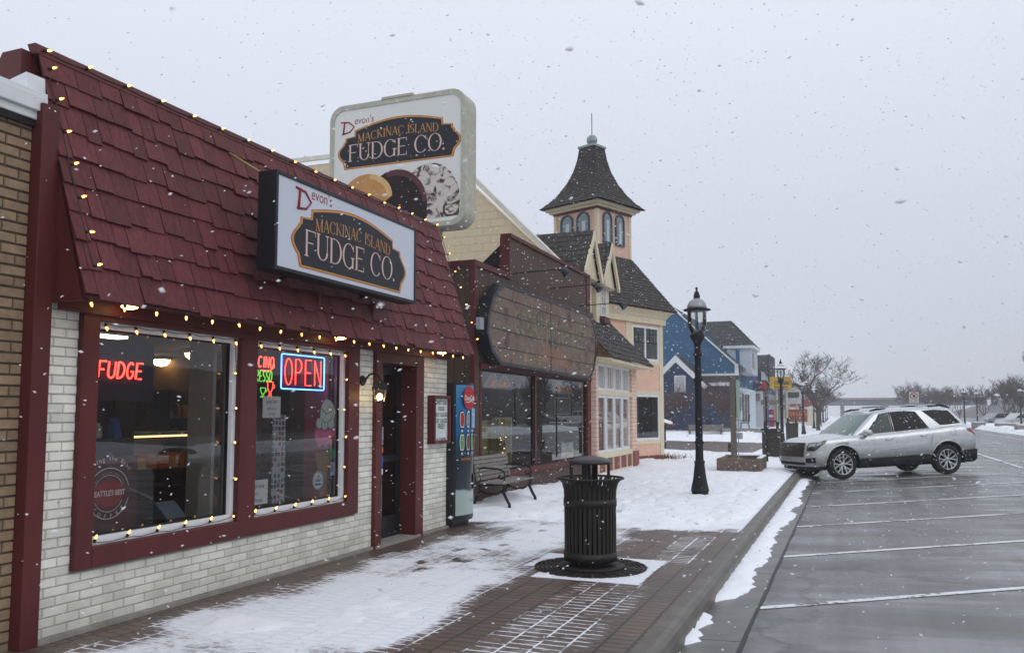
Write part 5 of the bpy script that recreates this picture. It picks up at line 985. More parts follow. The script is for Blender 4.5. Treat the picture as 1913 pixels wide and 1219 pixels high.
def th_at(y): return zat((ctr.x, ctr.y, 0), y)
prof = [(379, 1.36), (366, 1.10), (351, .88), (330, .65), (308, .485), (287, .385), (265, .325)]
rf = MB(); cs = [(1, -1), (1, 1), (-1, 1), (-1, -1)]
z_adj = zt_+.2-th_at(379)
for k in range(4):
    for (ya_, ra), (yb_, rb) in zip(prof[:-1], prof[1:]):
        za, zb = th_at(ya_)+z_adj, th_at(yb_)+z_adj; A, B = cs[k], cs[(k+1) % 4]
        pts_ = [T3 @ Vector((A[0]*ra, A[1]*ra, za)), T3 @ Vector((B[0]*ra, B[1]*ra, za)), T3 @ Vector((B[0]*rb, B[1]*rb, zb)), T3 @ Vector((A[0]*rb, A[1]*rb, zb))]
        shingles(rf, *pts_, max(2, int((zb-za)/.13)+1), w=.16, th=.02, seed=40+k)
rf.build('bell_roof', greysh, tw)
zc_ = th_at(265)+z_adj
a = MB(); a.T = T3; a.box(-.37, .37, -.37, .37, zc_, zc_+.08); a.T = None; a.lathe([(.18, zc_+.09), (.14, zc_+.14)], (ctr.x, ctr.y, 0), 14); a.sphere((ctr.x, ctr.y, zc_+.33), .2, 9); a.build('finial_ball', mat('weathered_zinc', (.28, .34, .34), .55, metal=.3, var=.25), tw)
a = MB(); a.cyl((ctr.x, ctr.y, zc_+.5), (ctr.x, ctr.y, zc_+1.35), .016, 6); a.build('spire_rod', blackm, tw)
# tan bush remains at its foot
# ================================================================= BLUE BUILDING
YB = 58.0
bl = thing('blue_gabled_building', 'deep blue clapboard building with white trim and a small entrance gable', 'building', (-9, 60, 0))
blue = lap_siding('blue_clapboard', (.018, .105, .215), .16, .012)
a = MB(); a.T = frame((0, YB, 0), (1, 0, 0), (0, 0, 1), (0, 1, 0))
a.prism([(-17, 0), (-7.02, 0), (-7.02, 4.75), (-11.18, 8.75), (-17, 3.4)], 0, 11); a.build('clapboard_wall', blue, bl)
a = MB()
a.T = frame((0, YB, 0), (1, 0, 0), (0, 0, 1), (0, 1, 0))
a.tube([(-6.85, 4.72, -.05), (-11.18, 8.83, -.05), (-17, 3.2, -.05)], .09, 4, smooth=False); a.box(-9.6, -6.8, 4.10, 4.25, -.12, 0); a.box(-9.6, -6.7, 3.38, 3.62, -.9, -.7); a.box(-7.2, -6.98, 0, 3.4, -.05, .2); a.box(-7.08, -6.85, 4.2, 4.9, -.05, .3); a.build('white_trim', whitepaint, bl)
a = MB(); shingles(a, (-6.6, YB-.1, 4.6), (-6.6, 69.2, 4.6), (-11.2, 69.2, 9.0), (-11.2, YB-.1, 9.0), 26, w=.4, th=.03, seed=51); a.build('roof', mat('blue_roof_edge', (.03, .10, .20), .7, tone=True), bl)
a = MB(); shingles(a, (-9.6, YB-.9, 3.62), (-6.7, YB-.9, 3.62), (-6.8, YB, 4.12), (-9.6, YB, 4.12), 4, w=.3, th=.03, seed=52); a.build('porch_roof', greysh, bl)
a = MB(); a.box(-7.9, -6.2, 60.2, 64.4, 4.3, 6.1); o = a.build('bay_dormer', mat('pale_grey_siding', (.5, .54, .58), .6), bl)
a = MB(); a.box(-6.198, -6.15, 61, 62.6, 4.75, 5.8); a.build('window', mat('dark_pane', (.04, .04, .045), .15), o)
a = MB(); a.box(-7.25, -7.0, 60.15, 60.2, 4.35, 6.05); a.build('blue_panel', blue, o)
a = MB(); a.box(-8.1, -6.0, 60.0, 64.6, 6.1, 6.3); a.build('eave', whitepaint, o)
a = MB(); shingles(a, (-8.6, 60, 6.3), (-6.0, 60, 6.3), (-7.8, 62.3, 8.3), (-8.6, 62.3, 8.3), 8, w=.35, th=.03, seed=53); shingles(a, (-6.0, 60, 6.3), (-6.0, 64.6, 6.3), (-7.8, 62.3, 8.3), (-7.81, 62.2, 8.3), 8, w=.35, th=.03, seed=54); a.poly([(-10, 60, 6.3), (-8.6, 60, 6.3), (-8.6, 62.3, 8.3), (-10, 62.3, 8.3)]); a.build('dormer_roof', darksh, o)
a = MB(); a.box(-7.0, -6.75, 58.3, 68, 0, 3.3); a.build('shopfront_wall', mat('pale_front', (.55, .62, .66), .6), bl)
a = MB()
for y in (59, 60.6, 62.2): a.box(-6.75, -6.72, y, y+1.1, .9, 2.9)
a.build('shopfront_pane', mat('dark_pane', (.04, .04, .045), .15), bl)
# entrance gable standing forward
en = thing('blue_entrance_gable', 'small blue entrance gable with white bargeboards and louvred white window', 'porch', (-11, 55, 0))
a = MB(); a.T = frame((0, 55.6, 0), (1, 0, 0), (0, 0, 1), (0, 1, 0)); a.prism([(-13.1, 0), (-8.8, 0), (-8.8, 3.3), (-10.62, 5.2), (-13.1, 2.7)], 0, 2.35); a.build('clapboard_wall', lap_siding('navy_clapboard', (.012, .035, .10), .16, .01), en)
a = MB(); a.T = frame((0, 55.55, 0), (1, 0, 0), (0, 0, 1), (0, 1, 0)); a.hexa([(-8.75, 3.15, -.1), (-8.55, 3.35, -.1), (-8.55, 3.35, .1), (-8.75, 3.15, .1), (-10.62, 4.95, -.1), (-10.62, 5.42, -.1), (-10.62, 5.42, .1), (-10.62, 4.95, .1)]); a.hexa([(-13.2, 2.35, -.1), (-13.4, 2.6, -.1), (-13.4, 2.6, .1), (-13.2, 2.35, .1), (-10.62, 4.95, -.1), (-10.62, 5.42, -.1), (-10.62, 5.42, .1), (-10.62, 4.95, .1)]); a.build('bargeboard', whitepaint, en)
a = MB(); shingles(a, (-8.5, 55.5, 3.35), (-8.5, 58, 3.35), (-10.62, 58, 5.46), (-10.62, 55.5, 5.46), 10, w=.3, th=.03, seed=55); a.build('roof', greysh, en)
a = MB(); a.box(-10.95, -9.9, 55.5, 55.58, 3.05, 4.25) if False else a.box(-10.72, -9.98, 55.5, 55.58, 2.95, 4.05); w_ = a.build('window', whitepaint, en)
a = MB()
for i in range(11): a.box(-10.64, -10.06, 55.47, 55.5, 3.03+i*.088, 3.08+i*.088)
a.build('louvre', mat('louvre_grey', (.42, .44, .46), .7), w_)
# ---- generic bare shrub / tree builders
barkm = mat('bare_bark', (.060, .048, .042), .9, var=.25); twigm = mat('brown_twig', (.14, .078, .066), .9, var=.3)
def grow(a, p, d, L_, r, depth, rnd, spread=.55, up=.12, kids=3, seg=3, droop=0, minr=.004):
    P = [p.copy()]; rr = [r]
    for i in range(seg):
        d = (d+Vector((rnd.uniform(-1, 1), rnd.uniform(-1, 1), rnd.uniform(-.6, 1)))*.13+Vector((0, 0, up-droop*(1-depth/6)))).normalized()
        p = p+d*(L_/seg); P.append(p.copy()); rr.append(max(minr, r*(1-.38*(i+1)/seg)))
    a.tube(P, rr, 6 if r > .05 else (4 if r > .015 else 3), cap=False)
    if depth <= 0: return
    for k in range(kids):
        t_ = .45+.55*(k+1)/kids; q = P[min(seg, max(1, int(round(t_*seg))))]
        ax = Vector((rnd.uniform(-1, 1), rnd.uniform(-1, 1), rnd.uniform(-.3, .6))).normalized()
        nd = (d*(1-spread)+ax*spread).normalized()
        grow(a, q.copy(), nd, L_*rnd.uniform(.62, .85), rr[-1]*rnd.uniform(.6, .85), depth-1, rnd, spread, up, kids, seg, droop, minr)
def bare_tree(name, label, loc, h=7, depth=5, seed=1, spread=.5, lean=(0, 0, 1), kids=3, group='bare winter trees', up=.12, r=None, cat='tree', forks=3, m_=None, minr=.007):
    rnd = random.Random(seed); t = thing(name, label, cat, (0, 0, 0), 0, group)
    r = r or h*.022; a = MB(); th_ = h*.22; top = Vector((lean[0]*th_, lean[1]*th_, th_))
    a.tube([(0, 0, -.1), (0, 0, .12), top*.5, top], [r*1.7, r*1.15, r, r*.9], 8); a.build('trunk', m_ or barkm, t)
    c = MB()
    for k in range(forks):
        th2 = 2*math.pi*k/forks+rnd.random(); d = Vector((math.cos(th2)*spread*1.2, math.sin(th2)*spread*1.2, 1)).normalized()
        grow(c, top.copy(), d, h*.27, r*.75, depth-1, rnd, spread, up, kids, minr=minr)
    c.build('bare_crown', m_ or barkm, t); t.location = loc; return t
# shrubs in front of the blue wall
def shrub(label, loc, h, w, seed):
    rnd = random.Random(seed); t = thing('bare_shrub', label, 'shrub', (0, 0, 0), 0, 'bare brown shrubs against the blue wall'); a = MB()
    for k in range(8):
        th_ = rnd.uniform(0, 6.28); grow(a, Vector((rnd.uniform(-.4, .4)*w, rnd.uniform(-.25, .25), 0)), Vector((math.cos(th_)*.45*w/h, math.sin(th_)*.3, 1)).normalized(), h*.40, .020, 4, rnd, .42, .05, 3, minr=.007)
    a.build('bare_branches', twigm, t); t.location = loc
shrub('wide reddish brown bare shrub left of the near lamp post', (-10.9, 54.6, 0), 3.0, 2.6, 3); shrub('tall reddish brown bare shrub behind the wooden bench', (-8.6, 54.8, 0), 3.5, 2.6, 8); shrub('bare shrub at the left edge of the blue wall', (-12.4, 54.2, 0), 2.3, 1.8, 13)
shrub('bare reddish shrub beside the blue building corner behind the bench', (-7.4, 55.6, 0), 2.9, 1.6, 21)
# low retaining wall and far bench
a = MB(); a.box(-7.8, -4.9, 53.6, 53.95, .0, .62); a.box(-7.8, -4.9, 53.95, 57, .3, .45); solo('stone_retaining_wall', a, concrete, 'low dark stone retaining wall edging the terrace of the blue building', 'wall')
b2 = bench('weathered wooden bench in the snow in front of the blue building', (-8.0, 50.9, 0), R(-90), 2.1)
# small snow topped board stand by the peach corner
t = thing('snowy_display_case', 'small dark display case with sloping snow topped roof beside the peach building', 'display case', (-7.8, 37, 0))
a = MB()
for x in (-8.1, -7.6): a.box(x-.04, x+.04, 36.95, 37.05, 0, 1.15)
a.box(-8.1, -7.6, 36.97, 37.03, .0, .1); a.build('post', blackm, t)
a = MB(); a.hexa([(-8.6, 36.6, 1.42), (-7.2, 36.6, .98), (-7.2, 37.4, .98), (-8.6, 37.4, 1.42), (-8.6, 36.6, 1.50), (-7.2, 36.6, 1.06), (-7.2, 37.4, 1.06), (-8.6, 37.4, 1.50)]); a.build('sloping_roof', mat('rust_roof', (.16, .06, .03), .8), t)
a = MB(); a.hexa([(-8.6, 36.6, 1.50), (-7.3, 36.6, 1.10), (-7.3, 37.4, 1.10), (-8.6, 37.4, 1.50), (-8.55, 36.65, 1.62), (-7.35, 36.65, 1.20), (-7.35, 37.35, 1.20), (-8.55, 37.35, 1.62)]); a.build('snow_cover', snowm, t)
# ================================================================= YELLOW / PURPLE SHOP, WHITE SHOP, FURTHER BUILDINGS
purple = mat('purple_trim', (.10, .09, .30), .6); 
yp = thing('yellow_purple_house', 'narrow yellow house front with purple trim beyond the blue building', 'building', (-8, 72, 0))
a = MB(); a.box(-14, -7.9, 72, 80, 0, 6.1); a.build('wall', lap_siding('yellow_siding', (.62, .50, .10), .16, .01), yp)
a = MB(); a.box(-7.9, -7.35, 71.9, 72.3, 3.4, 6.05); a.box(-9, -7.25, 71.8, 76, 6.1, 6.28); a.box(-7.9, -7.38, 72.3, 80, 3.3, 6.0); a.build('purple_trim', purple, yp)
a = MB(); shingles(a, (-10.5, 76, 5.2), (-6.3, 76, 5.2), (-6.4, 79, 6.85), (-10.5, 79, 6.85), 9, w=.5, th=.04, seed=61); a.box(-6.45, -6.3, 76.1, 82, 4.3, 6.7); a.build('roof', darksh, yp)
a = MB(); shingles(a, (-6.0, 70, 3.3), (-6.0, 84, 3.3), (-7.5, 84, 4.3), (-7.5, 70, 4.3), 5, w=.5, th=.04, seed=62); a.box(-6.05, -5.95, 70, 84, 3.1, 3.3); a.build('canopy', mat('canopy_purple_grey', (.07, .07, .12), .7, tone=True), yp)
ws = thing('white_shop', 'white sided shop with dark door and purple posts', 'shop', (-6.5, 70, 0))
a = MB(); a.box(-9, -6.15, 69.5, 71.8, 0, 3.3); a.build('wall', lap_siding('white_siding', (.68, .70, .72), .14, .008), ws)
a = MB(); a.box(-7.85, -7.25, 69.44, 69.5, .1, 2.9); a.build('door', mat('navy_door', (.02, .03, .07), .4), ws)
a = MB(); a.box(-9, -6.15, 69.42, 69.5, 0, .15); a.box(-6.0, -5.88, 69.3, 69.5, 0, 3.3); a.box(-6.14, -6.05, 69.45, 69.5, 0, 3.3); a.build('dark_trim', purple, ws)
a = MB(); a.box(-7.15, -6.5, 69.1, 69.15, 2.5, 3.1); solo('painted_shop_sign', a, speck('painted_sign', [(.4, .2, .2), (.5, .4, .35), (.2, .1, .12), (.45, .42, .4)], 4, (.3, .2, .18)), 'small painted sign hanging under the purple canopy', 'sign')
ds = thing('dark_blue_gabled_shop', 'dark blue and white gabled shop beyond the yellow house', 'shop', (-5.5, 84, 0))
a = MB(); a.T = frame((0, 84.5, 0), (1, 0, 0), (0, 0, 1), (0, 1, 0)); a.prism([(-11, 0), (-6.3, 0), (-6.3, 3.6), (-8.0, 6.3), (-11, 6.3)], 0, 10); a.build('wall', mat('pale_blue_siding', (.50, .56, .62), .7), ds)
a = MB(); shingles(a, (-5.7, 84.3, 2.9), (-5.7, 95, 2.9), (-8.1, 95, 6.6), (-8.1, 84.3, 6.6), 12, w=.6, th=.04, seed=63); a.box(-6.4, -6.2, 84.2, 84.5, 0, 3.6); a.build('roof', mat('navy_roof', (.03, .04, .10), .7, tone=True), ds)
a = MB(); a.box(-6.3, -6.25, 85, 94, 1.0, 2.4); a.build('window', MATS['dark_pane'], ds)
# red vending cabinet
t = thing('red_ice_cabinet', 'tall bright red cabinet standing outside the far shops', 'cabinet', (-4.4, 75, 0)); a = MB(); a.box(-6.5, -5.96, 74.8, 75.6, .05, 1.85); a.build('body', mat('bright_red', (.32, .02, .02), .4), t, bevel=.03)
a = MB(); a.box(-6.45, -6.0, 74.77, 74.8, 1.2, 1.4); a.box(-6.45, -6.0, 74.77, 74.8, .2, .3); a.build('white_stripe', whitepaint, t)
# yellow sign
Y_ = 100.0
def sign_box(name, label, px, Y_, face, frm, lines, ink_, depth=.4, z_off=0, post=True):
    A, B = PY(px[0], px[3], Y_), PY(px[2], px[1], Y_); t = thing(name, label, 'sign', (A.x, Y_, 0))
    a = MB(); a.box(A.x, B.x, Y_, Y_+depth, A.z, B.z); a.build('board', face, t, bevel=.03)
    a = MB(); w, h = B.x-A.x, B.z-A.z; a.T = frame((A.x, Y_-.01, A.z), (1, 0, 0), (0, 0, 1), (0, -1, 0))
    for (s, fx, fy, fs, sx_) in lines: a.text(s, w*fx, h*fy, h*fs, sx=sx_, align='CENTER', bold=.01)
    a.build('lettering', ink_, t)
    if post: a = MB(); a.cyl((A.x+w*.3, Y_+depth/2, 0), (A.x+w*.3, Y_+depth/2, A.z), .12, 8); a.cyl((A.x+w*.75, Y_+depth/2, 0), (A.x+w*.75, Y_+depth/2, A.z), .12, 8); a.build('post', MATS['sign_frame_grey_green'], t)
    return t
sign_box('yellow_shop_sign', 'large yellow sign with black lettering partly hidden by the second street lamp', (1438, 703, 1478, 726), 76, mat('sign_yellow', (.75, .45, .03), .5, var=.04), None, [('Of Asia', .55, .38, .42, .95), ('Chinese Restaurant', .5, .12, .14, 1.0)], ink)
sign_box('white_green_sign', 'white sign with a dark yellow lettered band in front of the cream house', (1463, 728, 1496, 754), 88, mat('sign_white', (.6, .62, .62), .6), None, [('- - - - - -', .5, .12, .2, 1)], redink)
a = MB(); A, B = PY(1466, 742, 87.9), PY(1493, 732, 87.9); a.box(A.x, B.x, 87.92, 87.97, A.z, B.z); o = solo('olive_sign_band', a, mat('olive_band', (.05, .06, .02), .6), 'dark olive name board fixed on the white sign', 'sign')
# cream gabled house far
ch = thing('cream_gabled_house', 'cream gabled house with grey roof far down the left side', 'house', (-4.5, 108, 0))
a = MB(); a.T = frame((0, 106, 0), (1, 0, 0), (0, 0, 1), (0, 1, 0)); a.prism([(-9.0, 0), (-3.8, 0), (-3.8, 2.8), (-5.9, 4.8), (-9.0, 3.0)], 0, 16); a.build('wall', mat('house_cream', (.55, .52, .42), .8), ch)
a = MB(); shingles(a, (-3.4, 105.7, 2.5), (-3.4, 122, 2.5), (-5.9, 122, 5.0), (-5.9, 105.7, 5.0), 8, w=.8, th=.05, seed=71); a.box(-10, -5.9, 112, 122, 3.0, 5.3); a.build('roof', darksh, ch)
a = MB(); a.box(-5.5, -4.9, 105.9, 106, 1.9, 3.1); a.box(-8.4, -6.6, 105.9, 106, .9, 2.2); a.build('window', MATS['dark_pane'], ch)
sign_box('for_lease_banner', 'red and orange banner reading FOR LEASE beside the pavement', (1472, 764, 1508, 787), 82, mat('banner_red', (.27, .04, .03), .6, var=.2), None, [('FOR LEASE', .5, .48, .42, .85), ('- - - - - -', .5, .08, .3, .9)], mat('banner_yellow', (.6, .26, .04), .6), depth=.1)
t = thing('red_awning', 'faded red curved awning behind the banner', 'awning', (-3.6, 98, 0)); a = MB(); a.T = frame((-4.6, 98, 2.2), (1, 0, 0), (0, 0, 1), (0, -1, 0)); a.prism(arc(0, 0, 1.9, .95, 0, 180, 12), 0, 2); a.build('canvas', mat('faded_red_canvas', (.28, .08, .08), .8), t)
a = MB(); a.cyl((-6.2, 97, 0), (-6.2, 97, 2.3), .06, 6); a.cyl((-2.8, 97, 0), (-2.8, 97, 2.3), .06, 6); a.build('pole', blackm, t)
# flat shop rows to close the left side in the distance
for (x0, x1, y0, y1, h, c, la) in ((-14, -5.2, 124, 140, 4.6, (.32, .30, .27), 'low tan shop fading in the haze behind the lamps'), (-15, -5.8, 144, 165, 5.2, (.26, .24, .25), 'low grey brown shop farthest down the left side')):
    t = thing('distant_shop', la, 'shop', (x0, y0, 0)); a = MB(); a.box(x0, x1, y0, y1, 0, h); a.build('wall', mat('far_wall_%d' % y0, c, .8), t); a = MB(); a.box(x0-.2, x1+.3, y0-.3, y1, h, h+.35); a.build('roof', darksh, t); a = MB(); a.box(x1, x1+.05, y0+1, y1-1, .8, 2.6); a.build('window', MATS['dark_pane'], t)
# ================================================================= STREET FURNITURE
woodp = mat('grey_wood_post', (.15, .13, .11), .85, var=.25, scale=5, stretch=(4, 4, .4))
t = thing('concrete_planter', 'low square brown concrete planter box half filled with snow', 'planter', (-2.75, 23.6, 0)); px0, px1, py0, py1 = -3.3, -2.18, 22.75, 24.6
cp = mat('aggregate_brown', (.15, .115, .09), .9, var=.35, scale=18, bump=.004)
a = MB(); q = .12; hh = .38; a.box(px0, px1, py0, py0+q, -.02, hh); a.box(px0, px1, py1-q, py1, -.02, hh); a.box(px0, px0+q, py0+q, py1-q, -.02, hh); a.box(px1-q, px1, py0+q, py1-q, -.02, hh); a.build('planter_wall', cp, t, bevel=.012)
a = MB(); a.box(px0+q, px1-q, py0+q, py1-q, 0, .25); a.build('soil', mat('soil', (.05, .035, .025), .95, bump=.01), t)
a = MB(); a.box(px0-.0, px1+.0, py1-q-.03, py1+.01, hh, hh+.035); a.box(px1-q-.0, px1+.01, py0+.3, py1-q, hh, hh+.03); a.box(px0+q, px0+.5, py0+q, py1-q, .24, .30); a.build('snow', snowm, t, bevel=.02)
pp = Vector((-3.02, 24.2, 0))
t = thing('wooden_sign_post', 'grey square wooden post with a pale green vertical board rising from the planter', 'sign post', (pp.x, pp.y, .24)); a = MB(); a.box(pp.x-.075, pp.x+.075, pp.y-.075, pp.y+.075, .24, 2.62); a.build('post', woodp, t, bevel=.01)
a = MB(); a.box(pp.x+.10, pp.x+.15, pp.y-.1, pp.y+.28, 1.45, 2.52); a.box(pp.x+.11, pp.x+.13, pp.y+.05, pp.y+.09, .3, 1.45); a.build('green_board', mat('pale_green_sign', (.28, .40, .33), .6, var=.1), t)
a = MB(); a.box(pp.x+.076, pp.x+.24, pp.y-.08, pp.y+.05, .86, 1.03); a.build('outlet_box', mat('pale_box', (.3, .33, .36), .5), t)
a = MB(); a.box(pp.x-.16, pp.x-.076, pp.y-.06, pp.y+.06, .50, .74); a.build('brown_block', mat('brown_block', (.10, .05, .03), .8), t)
def square_bin(label, loc, w=.62):
    t = thing('square_bin', label, 'bin', (0, 0, 0), 0, 'square dark litter bins with lids'); h = w/2
    a = MB(); a.box(-h, h, -h, h, .05, .98); a.build('body', mat('aggregate_dark', (.040, .036, .030), .9, var=.6, scale=40, bump=.004), t, bevel=.01)
    a = MB(); a.box(-h-.03, h+.03, -h-.03, h+.03, .98, 1.03); a.build('rim', slm, t); a = MB()
    for x in (-1, 1):
        for y in (-1, 1): a = MB(); a.box(x*h*.7-.03, x*h*.7+.03, y*h*.7-.03, y*h*.7+.03, 1.03, 1.26); a.build('lid_post', slm, t)
    a = MB(); a.hexa([(-h*.85, -h*.85, 1.26), (h*.85, -h*.85, 1.26), (h*.85, h*.85, 1.26), (-h*.85, h*.85, 1.26), (-h*.6, -h*.6, 1.33), (h*.6, -h*.6, 1.33), (h*.6, h*.6, 1.33), (-h*.6, h*.6, 1.33)]); a.build('lid', mat('lid_grey_black', (.035, .033, .032), .38), t)
    t.location = loc; return t
sb = square_bin('nearer square dark bin with a raised lid behind the planter', (-2.56, 31.0, 0), .60)
c = copy_tree(sb); c.location = (-2.85, 47.5, 0); c['label'] = 'farther square dark bin in front of the silver car grille'
# thin posts, wreath post, cross board
t = thing('thin_sign_post', 'thin black post standing just in front of the nearer square bin', 'post', (-2.42, 27.6, 0)); a = MB(); a.cyl((-2.42, 27.6, 0), (-2.42, 27.6, 2.35), .028, 8); a.build('post', blackm, t); a = MB(); a.box(-2.45, -2.39, 27.57, 27.63, 2.2, 2.5); a.build('amber_reflector', mat('amber', (.22, .09, .03), .6), t)
t = thing('hand_rail_post', 'short thin grey post beside the second lamp base', 'post', (-2.45, 35, 0)); a = MB(); a.cyl((-2.45, 35, 0), (-2.45, 35, .85), .025, 8); a.sphere((-2.45, 35, .86), .04, 4); solo_ = a.build('post', blackm, t)
t = thing('wreath_post', 'wooden post with a red bowed wreath and a blank cross board', 'post', (-5.2, 52, 0)); a = MB(); a.box(-4.72, -4.6, 51.95, 52.05, 0, 3.05); a.build('post', woodp, t)
a = MB(); a.box(-4.85, -3.7, 51.9, 51.95, 2.05, 2.35); a.build('cross_board', woodp, t); a = MB(); a.tube([(-4.66+.26*math.cos(i*.524), 51.85, 3.2+.26*math.sin(i*.524)) for i in range(12)], .09, 6, closed=True); a.build('wreath', mat('wreath_green', (.04, .05, .03), .9, var=.5, scale=20), t)
a = MB(); a.sphere((-4.66, 51.75, 3.3), .15, 5); a.sphere((-4.53, 51.75, 3.12), .11, 5); a.sphere((-4.8, 51.75, 3.1), .11, 5); a.build('red_bow', mat('bow_red', (.35, .02, .06), .6), t)
def chair(loc, rot, label):
    t = thing('patio_chair', label, 'chair', (0, 0, 0)); a = MB(); 
    for y in (-.25, .25): a.tube([(-.3, y, 1.0), (-.2, y, .45), (.25, y, .45), (.28, y, 0)], .02, 5); a.tube([(-.2, y, .45), (-.3, y, 0)], .02, 5); a.tube([(-.24, y, .68), (.2, y, .66), (.25, y, .45)], .018, 5)
    a.build('frame', blackm, t); a = MB(); a.box(-.2, .25, -.24, .24, .44, .46); a.hexa([(-.21, -.24, .46), (-.19, -.24, .46), (-.19, .24, .46), (-.21, .24, .46), (-.31, -.24, 1.0), (-.29, -.24, 1.0), (-.29, .24, 1.0), (-.31, .24, 1.0)]); a.build('sling', mat('grey_sling', (.06, .06, .07), .7), t); t.location = loc; t.rotation_euler = (0, 0, rot)
chair((-6.3, 56.5, .45), R(180), 'black patio chair on the terrace in front of the white shop')
t = thing('patio_table', 'low table with a dark pink flower pot on the terrace', 'table', (-7, 56.8, .45)); a = MB(); a.lathe([(.4, 1.1), (.4, 1.13)], (-7.0, 56.8, 0), 12); a.cyl((-7, 56.8, .45), (-7, 56.8, 1.1), .03, 6); a.build('table', blackm, t)
a = MB(); rs = random.Random(4)
for i in range(26): a.sphere((-7+rs.uniform(-.25, .25), 56.8+rs.uniform(-.2, .2), 1.25+rs.uniform(0, .35)), .07, 3)
solo('pink_flowers', a, mat('dark_pink', (.30, .03, .09), .7), 'bunch of dark pink flowers on the patio table', 'flowers')
# no parking sign
Ysn = 60.0; A, B = PY(1698, 754, Ysn), PY(1717, 731, Ysn)
t = thing('regulation_sign', 'white rectangular sign with a red crossed circle above the silver car roof', 'sign', (A.x, Ysn, 0)); a = MB(); a.box(A.x, B.x, Ysn, Ysn+.03, A.z, B.z); a.build('panel', mat('sign_white', (.6, .62, .62), .6), t)
w, h = B.x-A.x, B.z-A.z; cxs, czs = A.x+w/2, A.z+h*.66
a = MB(); a.T = frame((cxs, Ysn-.012, czs), (1, 0, 0), (0, 0, 1), (0, -1, 0)); ringflat(a, w*.36, w*.07, 24); a.T = a.T @ Matrix.Rotation(R(-45), 4, 'Z'); a.box(-w*.3, w*.3, -w*.035, w*.035, 0, .004); a.build('red_circle', redink, t)
a = MB(); a.T = frame((cxs, Ysn-.006, A.z), (1, 0, 0), (0, 0, 1), (0, -1, 0)); a.text('NO PARKING', 0, h*.24, h*.11, sx=.85, align='CENTER'); a.text('ANY TIME', 0, h*.10, h*.11, sx=.85, align='CENTER'); a.box(-w*.12, w*.12, h*.55, h*.75, 0, .002)
a.T = None
for (x0, x1, z0, z1) in ((A.x, B.x, A.z, A.z+.02), (A.x, B.x, B.z-.02, B.z), (A.x, A.x+.02, A.z, B.z), (B.x-.02, B.x, A.z, B.z)): a.box(x0, x1, Ysn-.008, Ysn, z0, z1)
a.build('lettering', ink, t); a = MB(); a.box(cxs-.03, cxs+.03, Ysn+.03, Ysn+.09, -.1, B.z+.1); a.build('post', mat('galvanised', (.25, .25, .25), .5), t)
# ================================================================= BRIDGE AND FAR THINGS
t = thing('road_bridge', 'pale road overpass crossing the far end of the street', 'bridge', (20, 235, 0))
a = MB(); A = PY(1560, 757, 235); z0_ = PY(1600, 751, 235).z; z1_ = PY(1600, 742.5, 235).z
a.box(-30, 32, 235, 245, z0_+.7, z1_); a.build('parapet', mat('bridge_tan', (.30, .25, .22), .9), t); a = MB(); a.box(-30, 32, 235.6, 244, z0_-.8, z0_+.7); a.build('girder', mat('girder_blue', (.14, .16, .20), .6), t)
a = MB()
for x in (-14, -2.0, 8, 20): a.box(x, x+1.0, 238, 241, -.2, z0_-.8)
a.build('pier', mat('pier_grey', (.30, .28, .28), .9), t)
# ================================================================= TREES
big = bare_tree('bare_tree', 'largest bare spreading tree behind the lamps down the left pavement', (-2.5, 78, 0), h=8.4, depth=6, seed=5, spread=.62, kids=3, up=.05, r=.15, group='bare trees along the left pavement', minr=.013)
for i, (x, y, s, la) in enumerate(((-3.2, 98, .8, 'bare tree behind the largest tree on the left pavement'), (-3.5, 118, .8, 'bare tree midway down the left pavement in the haze'), (-3.8, 142, .85, 'bare tree far down the left pavement in the haze'), (-4.9, 165, .9, 'bare tree near the far end of the left pavement'), (-6, 190, 1, 'last faint bare tree at the left end of the overpass'))):
    c = copy_tree(big); c.location = (x, y, 0); c.scale = (s,)*3; c.rotation_euler.z = 1.3*i+.7; c['label'] = la
small = bare_tree('bare_tree', 'rounded bare tree with a dense fine crown just right of the overpass', (9.5, 165, 0), h=8.5, depth=6, seed=12, spread=.5, kids=3, up=.14, r=.12, group='bare trees across the road', minr=.022, forks=4, m_=mat('reddish_bark', (.075, .052, .048), .9))
spots = [(11.5, 150, 1.0, 'rounded bare tree left of the regulation sign'), (14, 140, .95, 'bare tree directly behind the regulation sign'), (16, 120, .85, 'low bare tree behind the silver car roof rack'), (18, 118, .85, 'dense bare tree right of the regulation sign'), (20.5, 128, 1.0, 'dense bare tree above the rear of the silver car'), (19.5, 112, .75, 'bare tree behind the rear side window of the silver car'), (27, 130, 1.1, 'bare tree behind the parked white pickup'), (29, 150, 1.3, 'tall bare tree behind the far lamps on the right'), (14.5, 175, 1.1, 'faint bare tree beyond the overpass edge'), (24.5, 160, 1.2, 'faint bare tree on the foot of the hill'), (33, 140, 1.2, 'bare tree behind the conifers at the right edge'), (35, 128, 1.1, 'bare tree at the far right edge of the view'), (12, 205, 1.2, 'faintest bare tree below the overpass end')]
spots += [(22.5, 112, .8, 'bare tree just right of the upright clipped tree'), (30, 112, .95, 'bare tree behind the dark parked car at the right'), (23.5, 145, 1.1, 'bare tree on the hill foot between the clipped tree and the conifers'), (38, 150, 1.2, 'bare tree high on the hill foot at the right edge'), (17, 155, 1.0, 'hazy bare tree behind the regulation sign to its right')]
for i, (x, y, s, la) in enumerate(spots):
    c = copy_tree(small); c.location = (x, y, -.1); c.scale = (s*.72, s*.72, s*(.63+.03*(i % 5))); c.rotation_euler.z = 2.1*i; c['label'] = la
pol = bare_tree('poplar_tree', 'upright clipped bare tree right of the silver car, behind the white cars', (0, 0, 0), h=8.2, depth=5, seed=17, spread=.22, kids=3, up=.25, r=.17, group=None, minr=.018, forks=6); pol.location = (19.3, 107, -.1); pol.scale = (1, 1, 1.05)
